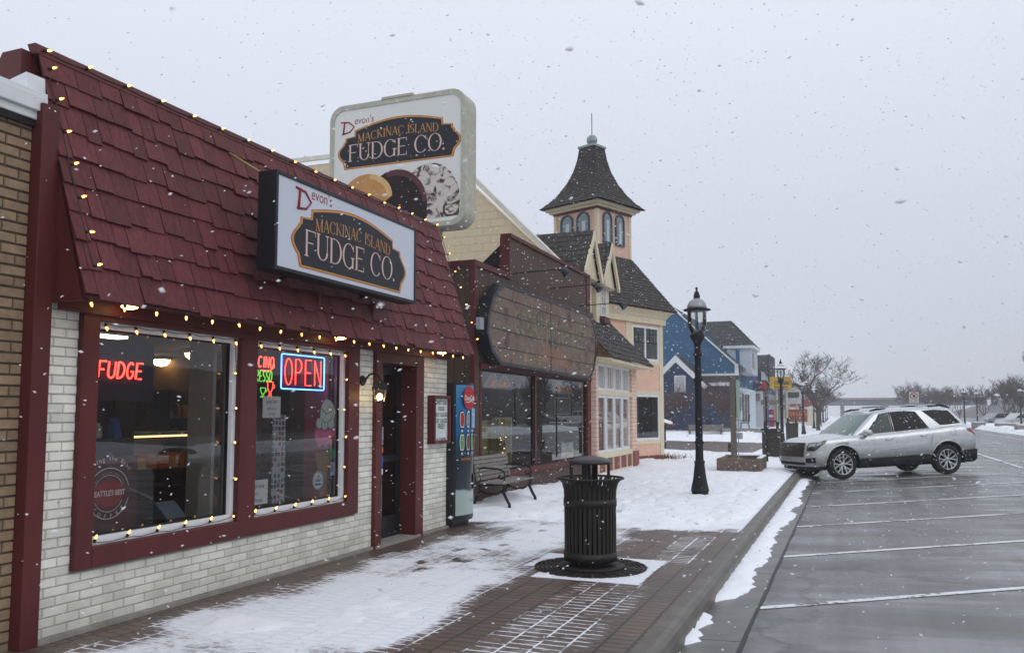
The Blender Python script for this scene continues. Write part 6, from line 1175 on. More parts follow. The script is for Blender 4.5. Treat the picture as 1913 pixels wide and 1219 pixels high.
rt = bare_tree('bare_tree', 'large bare upright tree at the right edge of the view', (0, 0, 0), h=8.6, depth=6, seed=23, spread=.42, kids=3, up=.2, r=.17, group=None, minr=.015, forks=4); rt.location = (17.8, 80, -.1)
small.scale = (.8, .8, .8)
con_m = mat('dark_conifer_needles', (.022, .032, .026), .9, var=.4, scale=3)
def conifer(label, loc, h, seed, w=.24):
    rnd = random.Random(seed); t = thing('conifer_tree', label, 'tree', (0, 0, 0), 0, 'dark conifers at the right'); a = MB(); a.tube([(0, 0, 0), (0, 0, h*.9)], [.2, .03], 6); a.build('trunk', barkm, t); a = MB()
    for k in range(2600):
        z = h*(.08+.92*rnd.random()**.8); rmax = w*h*(1-z/h)+.12; th_ = rnd.uniform(0, 6.28); r = rmax*rnd.random()**.5*(1+.25*math.sin(th_*5+z*3)); p = Vector((r*math.cos(th_), r*math.sin(th_), z-.25*r)); d = Vector((math.cos(th_), math.sin(th_), -.35))*rnd.uniform(.2, .42); s_ = Vector((-math.sin(th_), math.cos(th_), rnd.uniform(-.4, .4)))*.09
        a.poly([p-s_, p+d, p+s_])
    a.build('needle_crown', con_m, t); t.location = loc; return t
c1 = conifer('tallest pointed dark conifer at the right of the view', (27.5, 122, 0), 13.2, 3, .2)
c = copy_tree(c1); c.location = (25.2, 135, 0); c.scale = (.9, .9, .80); c['label'] = 'shorter dark conifer left of the tallest conifer'
c = copy_tree(c1); c.location = (34, 128, 0); c.scale = (1, 1, .75); c['label'] = 'low dark conifer right of the tallest conifer'
# ================================================================= GROUND, PAVEMENT, ROAD
def ss(a, b, x): t_ = min(1, max(0, (x-a)/(b-a))); return t_*t_*(3-2*t_)
def nz2(x, y, s, o=0): return noise.noise(Vector((x*s+o, y*s-o, o*1.7)))
def blobf(x, y, cx_, cy_, rx, ry): return math.exp(-(((x-cx_)/rx)**2+((y-cy_)/ry)**2))
rf_ = random.Random(12); FOOT = []
for k in range(16):
    y_ = 5.2+k*.62; FOOT.append((-3.75+.16*(1 if k % 2 else -1)+.35*math.sin(y_*.5)+rf_.uniform(-.05, .05), y_, rf_.uniform(-.25, .25)))
for k in range(9): FOOT.append((rf_.uniform(-4.5, -3.1), rf_.uniform(6.5, 11.5), rf_.uniform(-1.5, 1.5)))
def foot(x, y):
    m_ = 0
    for fx_, fy_, a_ in FOOT:
        dx_, dy_ = x-fx_, y-fy_
        if abs(dx_) > .2 or abs(dy_) > .2: continue
        u_ = dx_*math.cos(a_)+dy_*math.sin(a_); v_ = -dx_*math.sin(a_)+dy_*math.cos(a_); m_ = max(m_, 1-ss(.6, 1.25, math.hypot(u_/.052, v_/.135)))
    return m_
def snow_cov(x, y):
    """how much snow lies on the pavement: 0 swept, .5 thin, 1 covered, >1 deep"""
    n = .34*nz2(x, y, 1.1, 3)+.26*nz2(x, y, 3.2, 9)+.14*nz2(x, y, 8, 2)
    wall = ss(-5.22, -4.55, x+.10*nz2(x, y, 2, 5)+.03*(y-7)*0)
    if y > 10.6: wall = max(wall, ss(10.6, 12.2, y)*ss(-6.2, -5.2, x+.4))
    track = .76*wall*(1-ss(-3.35, -2.75, x+.05*(y-7)))*(1-.25*ss(8, 10, y)*(1-ss(10.2, 11.2, y)))
    deepA = .75*blobf(x, y, -3.55, 5.55, .62, .55)+.8*blobf(x, y, -4.35, 5.2, .55, .28)+.55*blobf(x, y, -3.7, 6.6, .5, .8)+.4*blobf(x, y, -3.6, 10.2, .6, 1.2)
    swept = .06
    joints = .42*ss(-2.6, -2.35, x)*(1-ss(-1.75, -1.55, x))*(1-ss(7.6, 8.2, y))+.44*ss(-2.15, -2.0, x)*(1-ss(-1.65, -1.5, x))*ss(8.6, 9.1, y)*(1-ss(11, 11.6, y))
    far = 1.5*ss(11.0, 12.4, y+.9*nz2(x, y, 1.1, 6)+.4*nz2(x, y, 4, 6)-.45*(x+3.2)*.2)
    v = max(track, swept, joints)+deepA+n*(.75 if track > .1 else .35)-.42*foot(x, y)*(track > .2)
    # round the grate: snow on its square margin, towards the far and right side
    gx, gy = abs(x+2.53), abs(y-8.45)
    gr = math.hypot(x+2.53, y-8.45)
    if max(gx, gy) < .68 and gr > .57 and (x > -2.95 or y > 8.3): v = max(v, 1.0+n)
    v = max(v, far+n*.6)
    v = max(v, .62*ss(8.9, 9.8, y)*(1-ss(-3.0, -2.2, x))*wall+n)
    if y > 12: v = max(v, 1.1+n*.4)
    if gr < .57: v = .02
    # cleared concrete walks in the distance
    for (yc, hw_, x1) in ((40.5, 6.0, -3.6),):
        if abs(y-yc+.35*(x+5)) < hw_+nz2(x, y, .4, 3) and x < x1: v = min(v, .15+n)
    return v
pav = bpy.data.materials.new('brick_paving'); pav.use_nodes = True; N = pav.node_tree.nodes; L = pav.node_tree.links; b = N['Principled BSDF']
g = N.new('ShaderNodeNewGeometry'); mp = N.new('ShaderNodeMapping'); mp.inputs['Rotation'].default_value = (0, 0, R(-90)); L.new(g.outputs['Position'], mp.inputs[0])
nd = N.new('ShaderNodeTexNoise'); nd.inputs['Scale'].default_value = 7; nd.inputs['Detail'].default_value = 1; L.new(g.outputs['Position'], nd.inputs['Vector']); vs = N.new('ShaderNodeVectorMath'); vs.operation = 'SCALE'; vs.inputs['Scale'].default_value = .012; L.new(nd.outputs['Color'], vs.inputs[0]); va = N.new('ShaderNodeVectorMath'); L.new(mp.outputs[0], va.inputs[0]); L.new(vs.outputs[0], va.inputs[1])
bt = N.new('ShaderNodeTexBrick'); L.new(va.outputs[0], bt.inputs[0]); bt.offset = .5
for k_, v_ in (('Scale', 1), ('Brick Width', .105), ('Row Height', .205), ('Mortar Size', .0095), ('Mortar Smooth', .3), ('Bias', 0)): bt.inputs[k_].default_value = v_
bt.inputs['Color1'].default_value = (.135, .090, .068, 1); bt.inputs['Color2'].default_value = (.092, .068, .055, 1); bt.inputs['Mortar'].default_value = (.035, .03, .026, 1)
at = N.new('ShaderNodeAttribute'); at.attribute_name = 'snow'
def noise_n(sc, det=5, vec=None, rough=.6):
    n_ = N.new('ShaderNodeTexNoise'); n_.inputs['Scale'].default_value = sc; n_.inputs['Detail'].default_value = det; n_.inputs['Roughness'].default_value = rough; L.new(vec or g.outputs['Position'], n_.inputs['Vector']); return n_
def math_n(op, a_, b_, c_=None, clamp=False):
    m_ = N.new('ShaderNodeMath'); m_.operation = op; m_.use_clamp = clamp
    for i, q in enumerate((a_, b_, c_)):
        if q is None: continue
        if isinstance(q, (int, float)): m_.inputs[i].default_value = q
        else: L.new(q, m_.inputs[i])
    return m_.outputs[0]
n1 = noise_n(2.2, 6); n2 = noise_n(14, 5); mps = N.new('ShaderNodeMapping'); mps.inputs['Scale'].default_value = (9, 26, 1); mps.inputs['Rotation'].default_value = (0, 0, R(14)); L.new(g.outputs['Position'], mps.inputs[0]); n3 = noise_n(1, 4, mps.outputs[0])
s0 = math_n('MULTIPLY_ADD', n1.outputs[0], .5, -.25); s1 = math_n('ADD', at.outputs['Fac'], s0); s2 = math_n('MULTIPLY_ADD', n2.outputs[0], .55, -.275); s3 = math_n('ADD', s1, s2); s4 = math_n('MULTIPLY_ADD', n3.outputs[0], .45, -.225); s5 = math_n('ADD', s3, s4)
jn = noise_n(5.5, 4); jr = N.new('ShaderNodeMapRange'); jr.inputs[1].default_value = .36; jr.inputs[2].default_value = .60; jr.inputs[3].default_value = .25; jr.inputs[4].default_value = 1.25; L.new(jn.outputs[0], jr.inputs[0])
jt = math_n('MULTIPLY', math_n('MULTIPLY', bt.outputs['Fac'], jr.outputs[0]), math_n('MULTIPLY_ADD', at.outputs['Fac'], 1.2, -.12, True)); s6 = math_n('MULTIPLY_ADD', jt, .95, s5)
cov = N.new('ShaderNodeMapRange'); cov.interpolation_type = 'SMOOTHSTEP'; cov.inputs[1].default_value = .46; cov.inputs[2].default_value = .86; L.new(s6, cov.inputs[0])
wet = noise_n(.9, 4); br_ = N.new('ShaderNodeMixRGB'); br_.blend_type = 'MULTIPLY'; br_.inputs[0].default_value = 1; L.new(bt.outputs['Color'], br_.inputs[1]); wr = N.new('ShaderNodeMapRange'); wr.inputs[3].default_value = .75; wr.inputs[4].default_value = 1.35; L.new(wet.outputs[0], wr.inputs[0]); L.new(wr.outputs[0], br_.inputs[2])
mxx = N.new('ShaderNodeMixRGB'); L.new(cov.outputs[0], mxx.inputs[0]); L.new(br_.outputs[0], mxx.inputs[1]); mxx.inputs[2].default_value = (.84, .87, .92, 1); L.new(mxx.outputs[0], b.inputs['Base Color'])
ro = N.new('ShaderNodeMapRange'); ro.inputs[3].default_value = .42; ro.inputs[4].default_value = .85; L.new(cov.outputs[0], ro.inputs[0]); L.new(ro.outputs[0], b.inputs['Roughness'])
bp = N.new('ShaderNodeBump'); bp.inputs['Distance'].default_value = .008; hb = math_n('SUBTRACT', math_n('MULTIPLY', cov.outputs[0], 1.0), bt.outputs['Fac']); hb2 = math_n('MULTIPLY_ADD', n2.outputs[0], .6, hb); L.new(hb2, bp.inputs['Height']); L.new(bp.outputs[0], b.inputs['Normal'])
def grid(name, xs, ys, zf, m_, attr=None, keep=None, label=None, cat=None, kind='structure', smooth=True):
    V = []; A_ = []; H = {}
    for j, y in enumerate(ys):
        for i, x in enumerate(xs):
            V.append((x, y, zf(x, y))); A_.append(attr(x, y) if attr else 0)
    F = []; nx = len(xs)
    for j in range(len(ys)-1):
        for i in range(nx-1):
            q = (j*nx+i, j*nx+i+1, (j+1)*nx+i+1, (j+1)*nx+i)
            if keep is None or any(keep(V[k]) for k in q): F.append(q)
    me = bpy.data.meshes.new(name); me.from_pydata(V, [], F); me.materials.append(m_)
    if attr: at_ = me.attributes.new('snow', 'FLOAT', 'POINT'); at_.data.foreach_set('value', A_)
    me.polygons.foreach_set('use_smooth', [smooth]*len(F)); me.update(); o = bpy.data.objects.new(name, me); COL.objects.link(o); o['kind'] = kind
    return o
def steps(segs):
    o = []
    for a_, b_, d in segs:
        n_ = max(1, int(round((b_-a_)/d))); o += [a_+(b_-a_)*i/n_ for i in range(n_)]
    return o+[segs[-1][1]]
CURB0, CURB1 = -1.40, -1.215
ys_near = steps([(-1, 4, .5), (4, 10.5, .035), (10.5, 14, .06), (14, 24, .16), (24, 60, .6), (60, 300, 6)])
grid('pavement', steps([(-15, -6, 1.0), (-6, -5.3, .1), (-5.3, -1.4, .04)])[:-1]+[CURB0+.002], ys_near, lambda x, y: 0, pav, attr=snow_cov)
# deep snow lying on the pavement as real relief
F2 = []
for k in range(30): F2.append((-3.9+.17*(1 if k % 2 else -1)+.5*math.sin(k*.21), 11.8+k*.42, rf_.uniform(-.2, .2)))
for k in range(22): F2.append((-2.1+.15*(1 if k % 2 else -1)+.12*math.sin(k*.4), 12.2+k*.45, rf_.uniform(-.2, .2)))
for k in range(26): F2.append((rf_.uniform(-5.2, -1.7), rf_.uniform(12, 18), rf_.uniform(-1.5, 1.5)))
def foot2(x, y):
    m_ = 0
    for fx_, fy_, a_ in F2:
        dx_, dy_ = x-fx_, y-fy_
        if abs(dx_) > .22 or abs(dy_) > .22: continue
        u_ = dx_*math.cos(a_)+dy_*math.sin(a_); v_ = -dx_*math.sin(a_)+dy_*math.cos(a_); q_ = math.hypot(u_/.065, v_/.15); m_ = max(m_, 1-ss(.7, 1.15, q_)); 
        if 1.1 < q_ < 1.5: m_ = m_ or -.25
    return m_
def deep(x, y):
    n = .6*nz2(x, y, 1.4, 1)+.55*nz2(x, y, 3.7, 7)+.4*nz2(x, y, 8, 4)+.16*nz2(x, y, 21, 8)
    v = snow_cov(x, y); h = -.03
    h = max(h, -.024+.05*(v-1.05)+.042*n+.02*nz2(x, y, 30, 3)) if y < 12 else h
    if y >= 10.5:
        e = ss(11.3, 12.8, y+.9*nz2(x, y, 1.1, 6)+.5*nz2(x, y, 4, 6)-.12*(x+3)); edge = 1-ss(CURB0-.34, CURB0-.02, x+.07*nz2(x, y, 2.2, 3))
        bw = ss(-6.1, -5.6, x) if 11 < y < 20 else 1
        h = max(h, -.03+e*(.080+.062*n*(1.6-.8*edge))*(.5+.5*edge)*(1 if x < CURB0-.06 else .3)+.10*e*blobf(x, y, -5.75, 15, .5, 2.3)+.2*blobf(x, y, -5.6, 24.6, .8, .5)*e+.05*e*blobf(x, y, -5.0, 21, .8, 3))
    for (yc, hw_, x1) in ((40.5, 6.0, -3.6),):
        if abs(y-yc+.35*(x+5)) < hw_+.2+nz2(x, y, .4, 3) and x < x1+.1: h = -.05
    if y > 48.5 and x < -4.8: h = max(h, .12+.16*n+.25*ss(48.5, 52, y))
    for (qx, qy, r) in ((lp.x, lp.y, .22),):
        d = math.hypot(x-qx, y-qy)
        if d < .5: h += .03*math.exp(-((d-.27)/.12)**2)
    if 11.5 < y < 24: h -= .045*foot2(x, y)
    return h
grid('snow_cover', steps([(-15, -6.1, .6), (-6.1, -1.32, .05)]), steps([(4.4, 9.5, .05), (9.5, 18, .05), (18, 24, .10), (24, 60, .4), (60, 300, 5)]), deep, snowm, keep=lambda v: v[2] > -.004)
# kerb
kb = MB(); prof = [(CURB0, -.3), (CURB0, .001), (CURB0+.10, .004), (CURB0+.14, -.004), (CURB0+.165, -.03), (CURB0+.18, -.08), (CURB0+.20, -.30)]
ysk = steps([(-2, 30, 1.2), (30, 300, 8)]); 
for y0, y1 in zip(ysk[:-1], ysk[1:]):
    gap = .004 if y1 < 40 and (int(y0*10) % 3 == 0) else 0
    kb.rings([[(x, y0+gap, z) for x, z in prof], [(x, y1-gap, z) for x, z in prof]], True, True, smooth=False)
kbm = mat('wet_kerb_concrete', (.125, .112, .095), .42, var=.28, scale=3.5, bump=.003, bscale=40); struct('kerb', kb, kbm)
# road
rdm = bpy.data.materials.new('wet_asphalt'); rdm.use_nodes = True; N = rdm.node_tree.nodes; L = rdm.node_tree.links; b = N['Principled BSDF']; g = N.new('ShaderNodeNewGeometry')
mps = N.new('ShaderNodeMapping'); mps.inputs['Rotation'].default_value = (0, 0, R(-24)); mps.inputs['Scale'].default_value = (.30, 1.1, 1); L.new(g.outputs['Position'], mps.inputs[0])
w1 = noise_n(1.1, 5, mps.outputs[0], .55); w2 = noise_n(90, 3); w3 = noise_n(.5, 3); w4 = noise_n(320, 2)
pm = N.new('ShaderNodeMapRange'); pm.interpolation_type = 'SMOOTHSTEP'; pm.inputs[1].default_value = .52; pm.inputs[2].default_value = .62; L.new(w1.outputs[0], pm.inputs[0])
cm = N.new('ShaderNodeMixRGB'); L.new(pm.outputs[0], cm.inputs[0]); cm.inputs[1].default_value = (.118, .113, .108, 1); cm.inputs[2].default_value = (.215, .213, .215, 1)
sp = N.new('ShaderNodeMapRange'); sp.inputs[1].default_value = .3; sp.inputs[2].default_value = .7; sp.inputs[3].default_value = .72; sp.inputs[4].default_value = 1.3; L.new(w4.outputs[0], sp.inputs[0])
c2 = N.new('ShaderNodeMixRGB'); c2.blend_type = 'MULTIPLY'; c2.inputs[0].default_value = 1; L.new(cm.outputs[0], c2.inputs[1]); L.new(sp.outputs[0], c2.inputs[2]); vc = N.new('ShaderNodeTexVoronoi'); vc.feature = 'DISTANCE_TO_EDGE'; vc.inputs['Scale'].default_value = .28; wv = noise_n(1.3, 4); wv2 = N.new('ShaderNodeVectorMath'); wv2.operation = 'SCALE'; wv2.inputs['Scale'].default_value = 1.4; L.new(wv.outputs['Color'], wv2.inputs[0]); wv3 = N.new('ShaderNodeVectorMath'); L.new(g.outputs['Position'], wv3.inputs[0]); L.new(wv2.outputs[0], wv3.inputs[1]); L.new(wv3.outputs[0], vc.inputs['Vector'])
ck = N.new('ShaderNodeMapRange'); ck.inputs[1].default_value = .0; ck.inputs[2].default_value = .022; ck.inputs[3].default_value = .45; ck.inputs[4].default_value = 1; L.new(vc.outputs['Distance'], ck.inputs[0])
mpt = N.new('ShaderNodeMapping'); mpt.inputs['Scale'].default_value = (1.6, .05, 1); mpt.inputs['Rotation'].default_value = (0, 0, R(-4)); L.new(g.outputs['Position'], mpt.inputs[0]); tk = noise_n(1.6, 3, mpt.outputs[0]); tr_ = N.new('ShaderNodeMapRange'); tr_.inputs[1].default_value = .35; tr_.inputs[2].default_value = .65; tr_.inputs[3].default_value = .72; tr_.inputs[4].default_value = 1.3; L.new(tk.outputs[0], tr_.inputs[0])
st_ = noise_n(38, 3); sr = N.new('ShaderNodeMapRange'); sr.inputs[1].default_value = .68; sr.inputs[2].default_value = .74; sr.inputs[3].default_value = 1; sr.inputs[4].default_value = 1.7; L.new(st_.outputs[0], sr.inputs[0])
fk = math_n('MULTIPLY', math_n('MULTIPLY', ck.outputs[0], tr_.outputs[0]), sr.outputs[0]); c3 = N.new('ShaderNodeVectorMath'); c3.operation = 'SCALE'; L.new(c2.outputs[0], c3.inputs[0]); L.new(fk, c3.inputs['Scale']); L.new(c3.outputs[0], b.inputs['Base Color'])
rr_ = N.new('ShaderNodeMapRange'); rr_.inputs[1].default_value = .42; rr_.inputs[2].default_value = .60; rr_.inputs[3].default_value = .40; rr_.inputs[4].default_value = .10; L.new(w1.outputs[0], rr_.inputs[0]); L.new(rr_.outputs[0], b.inputs['Roughness'])
bp = N.new('ShaderNodeBump'); bp.inputs['Distance'].default_value = .004; bp.inputs['Strength'].default_value = .6; L.new(w2.outputs[0], bp.inputs['Height']); L.new(bp.outputs[0], b.inputs['Normal'])
grid('road', [CURB1, -.8, 0, 1, 2, 3.4, 6, 9, 11, 13, 16, 30, 60, 300, 418], steps([(-12, 60, 4), (60, 478, 40)]), lambda x, y: road_z(x), rdm)
a = MB(); a.poly([(-420, -150, -.32), (420, -150, -.32), (420, 480, -.32), (-420, 480, -.32)]); struct('ground', a, mat('snowy_ground', (.55, .57, .60), .9))
a = MB(); a.poly([(-419, 60, -.02), (-14.9, 60, -.02), (-14.9, 479, -.02), (-419, 479, -.02)]); struct('snow_field', a, snowm)
# gutter pan
a = MB(); ysk = steps([(-2, 30, 3), (30, 300, 20)])
for y0, y1 in zip(ysk[:-1], ysk[1:]): a.poly([(CURB1, y0+.01, road_z(CURB1)+.004), (-.82, y0+.01, road_z(-.82)+.004), (-.82, y1, road_z(-.82)+.004), (CURB1, y1, road_z(CURB1)+.004)])
struct('gutter', a, mat('wet_gutter_concrete', (.125, .12, .11), .3, var=.3, scale=2.5, bump=.002, bscale=60))
# stall lines and lane lines
wl = bpy.data.materials.new('worn_white_line'); wl.use_nodes = True; N = wl.node_tree.nodes; L = wl.node_tree.links; b = N['Principled BSDF']; b.inputs['Roughness'].default_value = .45; g = N.new('ShaderNodeNewGeometry'); q1 = noise_n(1.2, 3); q2 = noise_n(16, 5); sm_ = math_n('ADD', math_n('MULTIPLY', q1.outputs[0], 1.0), math_n('MULTIPLY', q2.outputs[0], .8)); mr = N.new('ShaderNodeMapRange'); mr.inputs[1].default_value = .74; mr.inputs[2].default_value = .88; L.new(sm_, mr.inputs[0]); x_ = N.new('ShaderNodeMixRGB'); L.new(mr.outputs[0], x_.inputs[0]); x_.inputs[1].default_value = (.09, .09, .095, 1); x_.inputs[2].default_value = (.78, .79, .80, 1); L.new(x_.outputs[0], b.inputs['Base Color'])
a = MB(); ang = R(31); dx, dy = math.cos(ang), math.sin(ang)
def strip(a, p0, d, Lg, w):
    n_ = 8; nx_, ny_ = -d[1], d[0]
    for i in range(n_):
        P = []
        for k, s_ in ((i, -1), (i+1, -1), (i+1, 1), (i, 1)):
            x = p0[0]+d[0]*Lg*k/n_+nx_*w/2*s_; y = p0[1]+d[1]*Lg*k/n_+ny_*w/2*s_; P.append((x, y, road_z(x)+.005))
        a.poly(P)
for y in [7.93-2.86*2, 7.93-2.86]+[7.93+2.88*i for i in range(0, 14)]: strip(a, (-.80, y), (dx, dy), 5.9, .10)
struct('stall_lines', a, wl)
a = MB(); strip(a, (4.6, 20), (0, 1), 120, .12); strip(a, (9.5, 40), (0, 1), 120, .12)
for i in range(12): strip(a, (7.2, 22+i*9), (0, 1), 3, .1)
struct('lane_lines', a, wl)
a = MB(); rs = random.Random(6); x_ = -.80; P_ = []
for i in range(90):
    y_ = 1+i*.5; P_.append((-.80+.02*nz2(0, y_, 1.3, 4), y_))
for (xa, ya_), (xb, yb_) in zip(P_[:-1], P_[1:]):
    w_ = .012+.012*abs(nz2(3, ya_, 2, 1)); a.poly([(xa-w_, ya_, road_z(xa)+.006), (xa+w_, ya_, road_z(xa)+.006), (xb+w_, yb_, road_z(xb)+.006), (xb-w_, yb_, road_z(xb)+.006)])
struct('road_joint', a, mat('tar_joint', (.02, .02, .02), .5))
# snow along the gutter
def gut(x, y):
    w_ = -.03+.19*ss(7.2, 9, y)+.05*ss(12, 16, y)+.14*nz2(0, y, .9, 2)+.12*nz2(x, y, 3, 5)+.09*nz2(x, y, 9, 1)-.22*math.exp(-((y-8.0)/.35)**2)-.3*math.exp(-((y-5.4)/.5)**2)
    f = 1-ss(w_*.55, w_+.10, x-CURB1); n = nz2(x, y, 7, 3)*.5+nz2(x, y, 19, 5)*.4
    return road_z(x)-.012+f*(.055+.03*n)
grid('gutter_snow', steps([(CURB1-.005, -.45, .04)]), steps([(4.5, 14, .06), (14, 30, .12), (30, 120, 1)]), gut, snowm, keep=lambda v: v[2] > road_z(v[0])+.002)
# far bank along the other side
def bank(x, y): n = nz2(x, y, .25, 2)+.5*nz2(x, y, .9, 5); e = ss(11.6, 12.6, x+.4*nz2(x, y, .3, 3))*(1-ss(15.0, 16.2, x)); return -.16+e*(.42+.30*n)
grid('far_snow_bank', steps([(11, 17, .3)]), steps([(8, 120, .7), (120, 300, 8)]), bank, snowm, keep=lambda v: v[2] > -.12)
for i, (x, y, w_, la) in enumerate(((12.9, 90, 3.6, 'long low tan planter wall on the far bank left of the lamp'), (12.6, 78, 3.2, 'low tan planter wall on the far bank near the right edge'), (11.9, 98, 1.2, 'small dark planter tub on the far bank behind the silver car'))):
    t = thing('stone_planter', la, 'planter', (x, y, -.1)); a = MB(); a.box(x, x+w_, y, y+1.2, -.15, .55); a.build('planter_wall', mat('tan_stone', (.24, .21, .18), .9, var=.2), t, bevel=.05); a = MB(); a.box(x+.1, x+w_-.1, y+.1, y+1.1, .55, .66); a.build('snow', snowm, t, bevel=.05)
# wooded hill at the right, running on beside the road
def hill(x, y): d = max(0, x-34); return -.3+min(26, 13*(1-math.exp(-d/45)))*(1+.18*nz2(x, y, .012, 2))*ss(-60, 60, y)+.0*y
hm = mat('winter_woods', (.085, .075, .075), 1, var=.3, scale=.4, bump=.4, bscale=.6)
grid('wooded_hill', steps([(33, 80, 3), (80, 400, 20)]), steps([(-120, 420, 12)]), lambda x, y: hill(x, y)+2.2*nz2(x, y, .22, 3)*ss(36, 44, x)+1.2*nz2(x, y, .6, 5)*ss(36, 44, x), hm)
# low reddish undergrowth by the peach building
rs = random.Random(3); a = MB()
for k in range(420):
    p = Vector((-6.6+rs.gauss(0, .5)+.4, 28.6+rs.gauss(0, .5), 0)); a.poly([p+Vector((-.012, 0, 0)), p+Vector((.012, 0, 0)), p+Vector((rs.uniform(-.15, .15), rs.uniform(-.15, .15), rs.uniform(.08, .26)))])
tag(a.build('dry_stems', mat('rust_stems', (.17, .08, .03), .9, var=.4)), kind='stuff')
# ================================================================= SILVER CAR
silver = mat('silver_car_paint', (.56, .58, .60), .28, metal=.55, var=.03, coat=.7)
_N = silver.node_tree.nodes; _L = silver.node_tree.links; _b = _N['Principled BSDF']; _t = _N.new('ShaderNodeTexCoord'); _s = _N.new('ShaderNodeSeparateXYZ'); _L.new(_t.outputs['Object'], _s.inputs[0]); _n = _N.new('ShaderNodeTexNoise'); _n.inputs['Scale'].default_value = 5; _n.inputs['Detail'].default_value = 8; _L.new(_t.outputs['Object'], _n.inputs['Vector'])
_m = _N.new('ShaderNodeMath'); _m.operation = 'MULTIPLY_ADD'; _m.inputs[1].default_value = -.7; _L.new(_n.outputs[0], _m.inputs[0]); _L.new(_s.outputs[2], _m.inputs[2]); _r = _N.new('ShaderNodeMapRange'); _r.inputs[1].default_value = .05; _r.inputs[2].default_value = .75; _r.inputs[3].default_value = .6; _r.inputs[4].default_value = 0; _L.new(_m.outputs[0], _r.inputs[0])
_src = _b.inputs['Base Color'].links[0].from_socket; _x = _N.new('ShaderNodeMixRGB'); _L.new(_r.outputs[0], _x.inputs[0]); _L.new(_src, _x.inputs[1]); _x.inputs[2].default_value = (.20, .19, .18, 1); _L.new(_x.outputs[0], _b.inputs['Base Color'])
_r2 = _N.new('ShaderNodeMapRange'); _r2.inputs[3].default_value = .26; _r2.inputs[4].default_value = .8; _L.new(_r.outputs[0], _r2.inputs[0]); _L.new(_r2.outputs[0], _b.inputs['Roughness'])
clad = mat('black_cladding', (.006, .006, .007), .75, spec=.25); rubber = mat('tyre_rubber', (.014, .014, .015), .75, bump=.003, bscale=60); alloy = mat('alloy_rim', (.55, .55, .56), .28, .85); dglass = mat('dark_car_glass', (.008, .007, .011), .04, spec=.14); gglass = mat('green_car_glass', (.02, .04, .035), .04, spec=.35); wshield = mat('windscreen_glass', (.085, .15, .13), .05, spec=1.0)
def lerp_t(tab, t):
    for (a, va), (b, vb) in zip(tab[:-1], tab[1:]):
        if t <= b: f = (t-a)/(b-a) if b > a else 0; f = max(0, f); return [p+(q-p)*f for p, q in zip(va, vb)]
    return list(tab[-1][1])
def cur(tab, x):
    if x <= tab[0][0]: return tab[0][1]
    for (a, va), (b, vb) in zip(tab[:-1], tab[1:]):
        if x <= b: f = (x-a)/(b-a); f = f*f*(3-2*f)*.5+f*.5; return va+(vb-va)*f
    return tab[-1][1]
ZB = [(-1.1, .34), (-.5, .34), (.3, .49), (1.5, .51), (2.6, .53), (3.4, .60), (4.1, .61)]
ZT = [(-1.1, .96), (-.85, 1.01), (-.4, 1.07), (.2, 1.10), (.7, 1.115), (1.5, 1.15), (2.4, 1.21), (3.4, 1.28), (4.1, 1.27)]
LV = [(0, (-.90, 3.92, .93)), (.07, (-.96, 3.98, .965)), (.28, (-1.0, 4.0, .995)), (.5, (-.985, 4.0, .985)), (.62, (-.97, 3.99, .975)), (.8, (-.95, 3.92, .975)), (.92, (-.90, 3.87, .95)), (1, (-.78, 3.80, .885))]
RXF, RXR = .62, .34
def ring_pt(phi, xf, xr, w, front, p=.62, rx=None):
    s_, c = math.sin(phi), abs(math.cos(phi)); y = w*math.copysign(abs(s_)**p, s_)
    return (xf+(rx or RXF)*(1-c**p), y) if front else (xr-(rx or RXR)*(1-c**p), y)
def outline(xf, xr, w, rxf=None, rxr=None, nf=12, ns=44):
    P = [ring_pt(R(90*i/nf), xf, xr, w, True, rx=rxf) for i in range(0, nf+1)]       # y positive, front centre to side
    a, b = P[-1][0], xr-(rxr or RXR); P += [(a+(b-a)*i/ns, w) for i in range(1, ns)]
    P += [ring_pt(R(90-90*i/nf), xf, xr, w, False, rx=rxr) for i in range(0, nf+1)]
    return P+[(x, -y) for x, y in P[::-1][1:-1]]
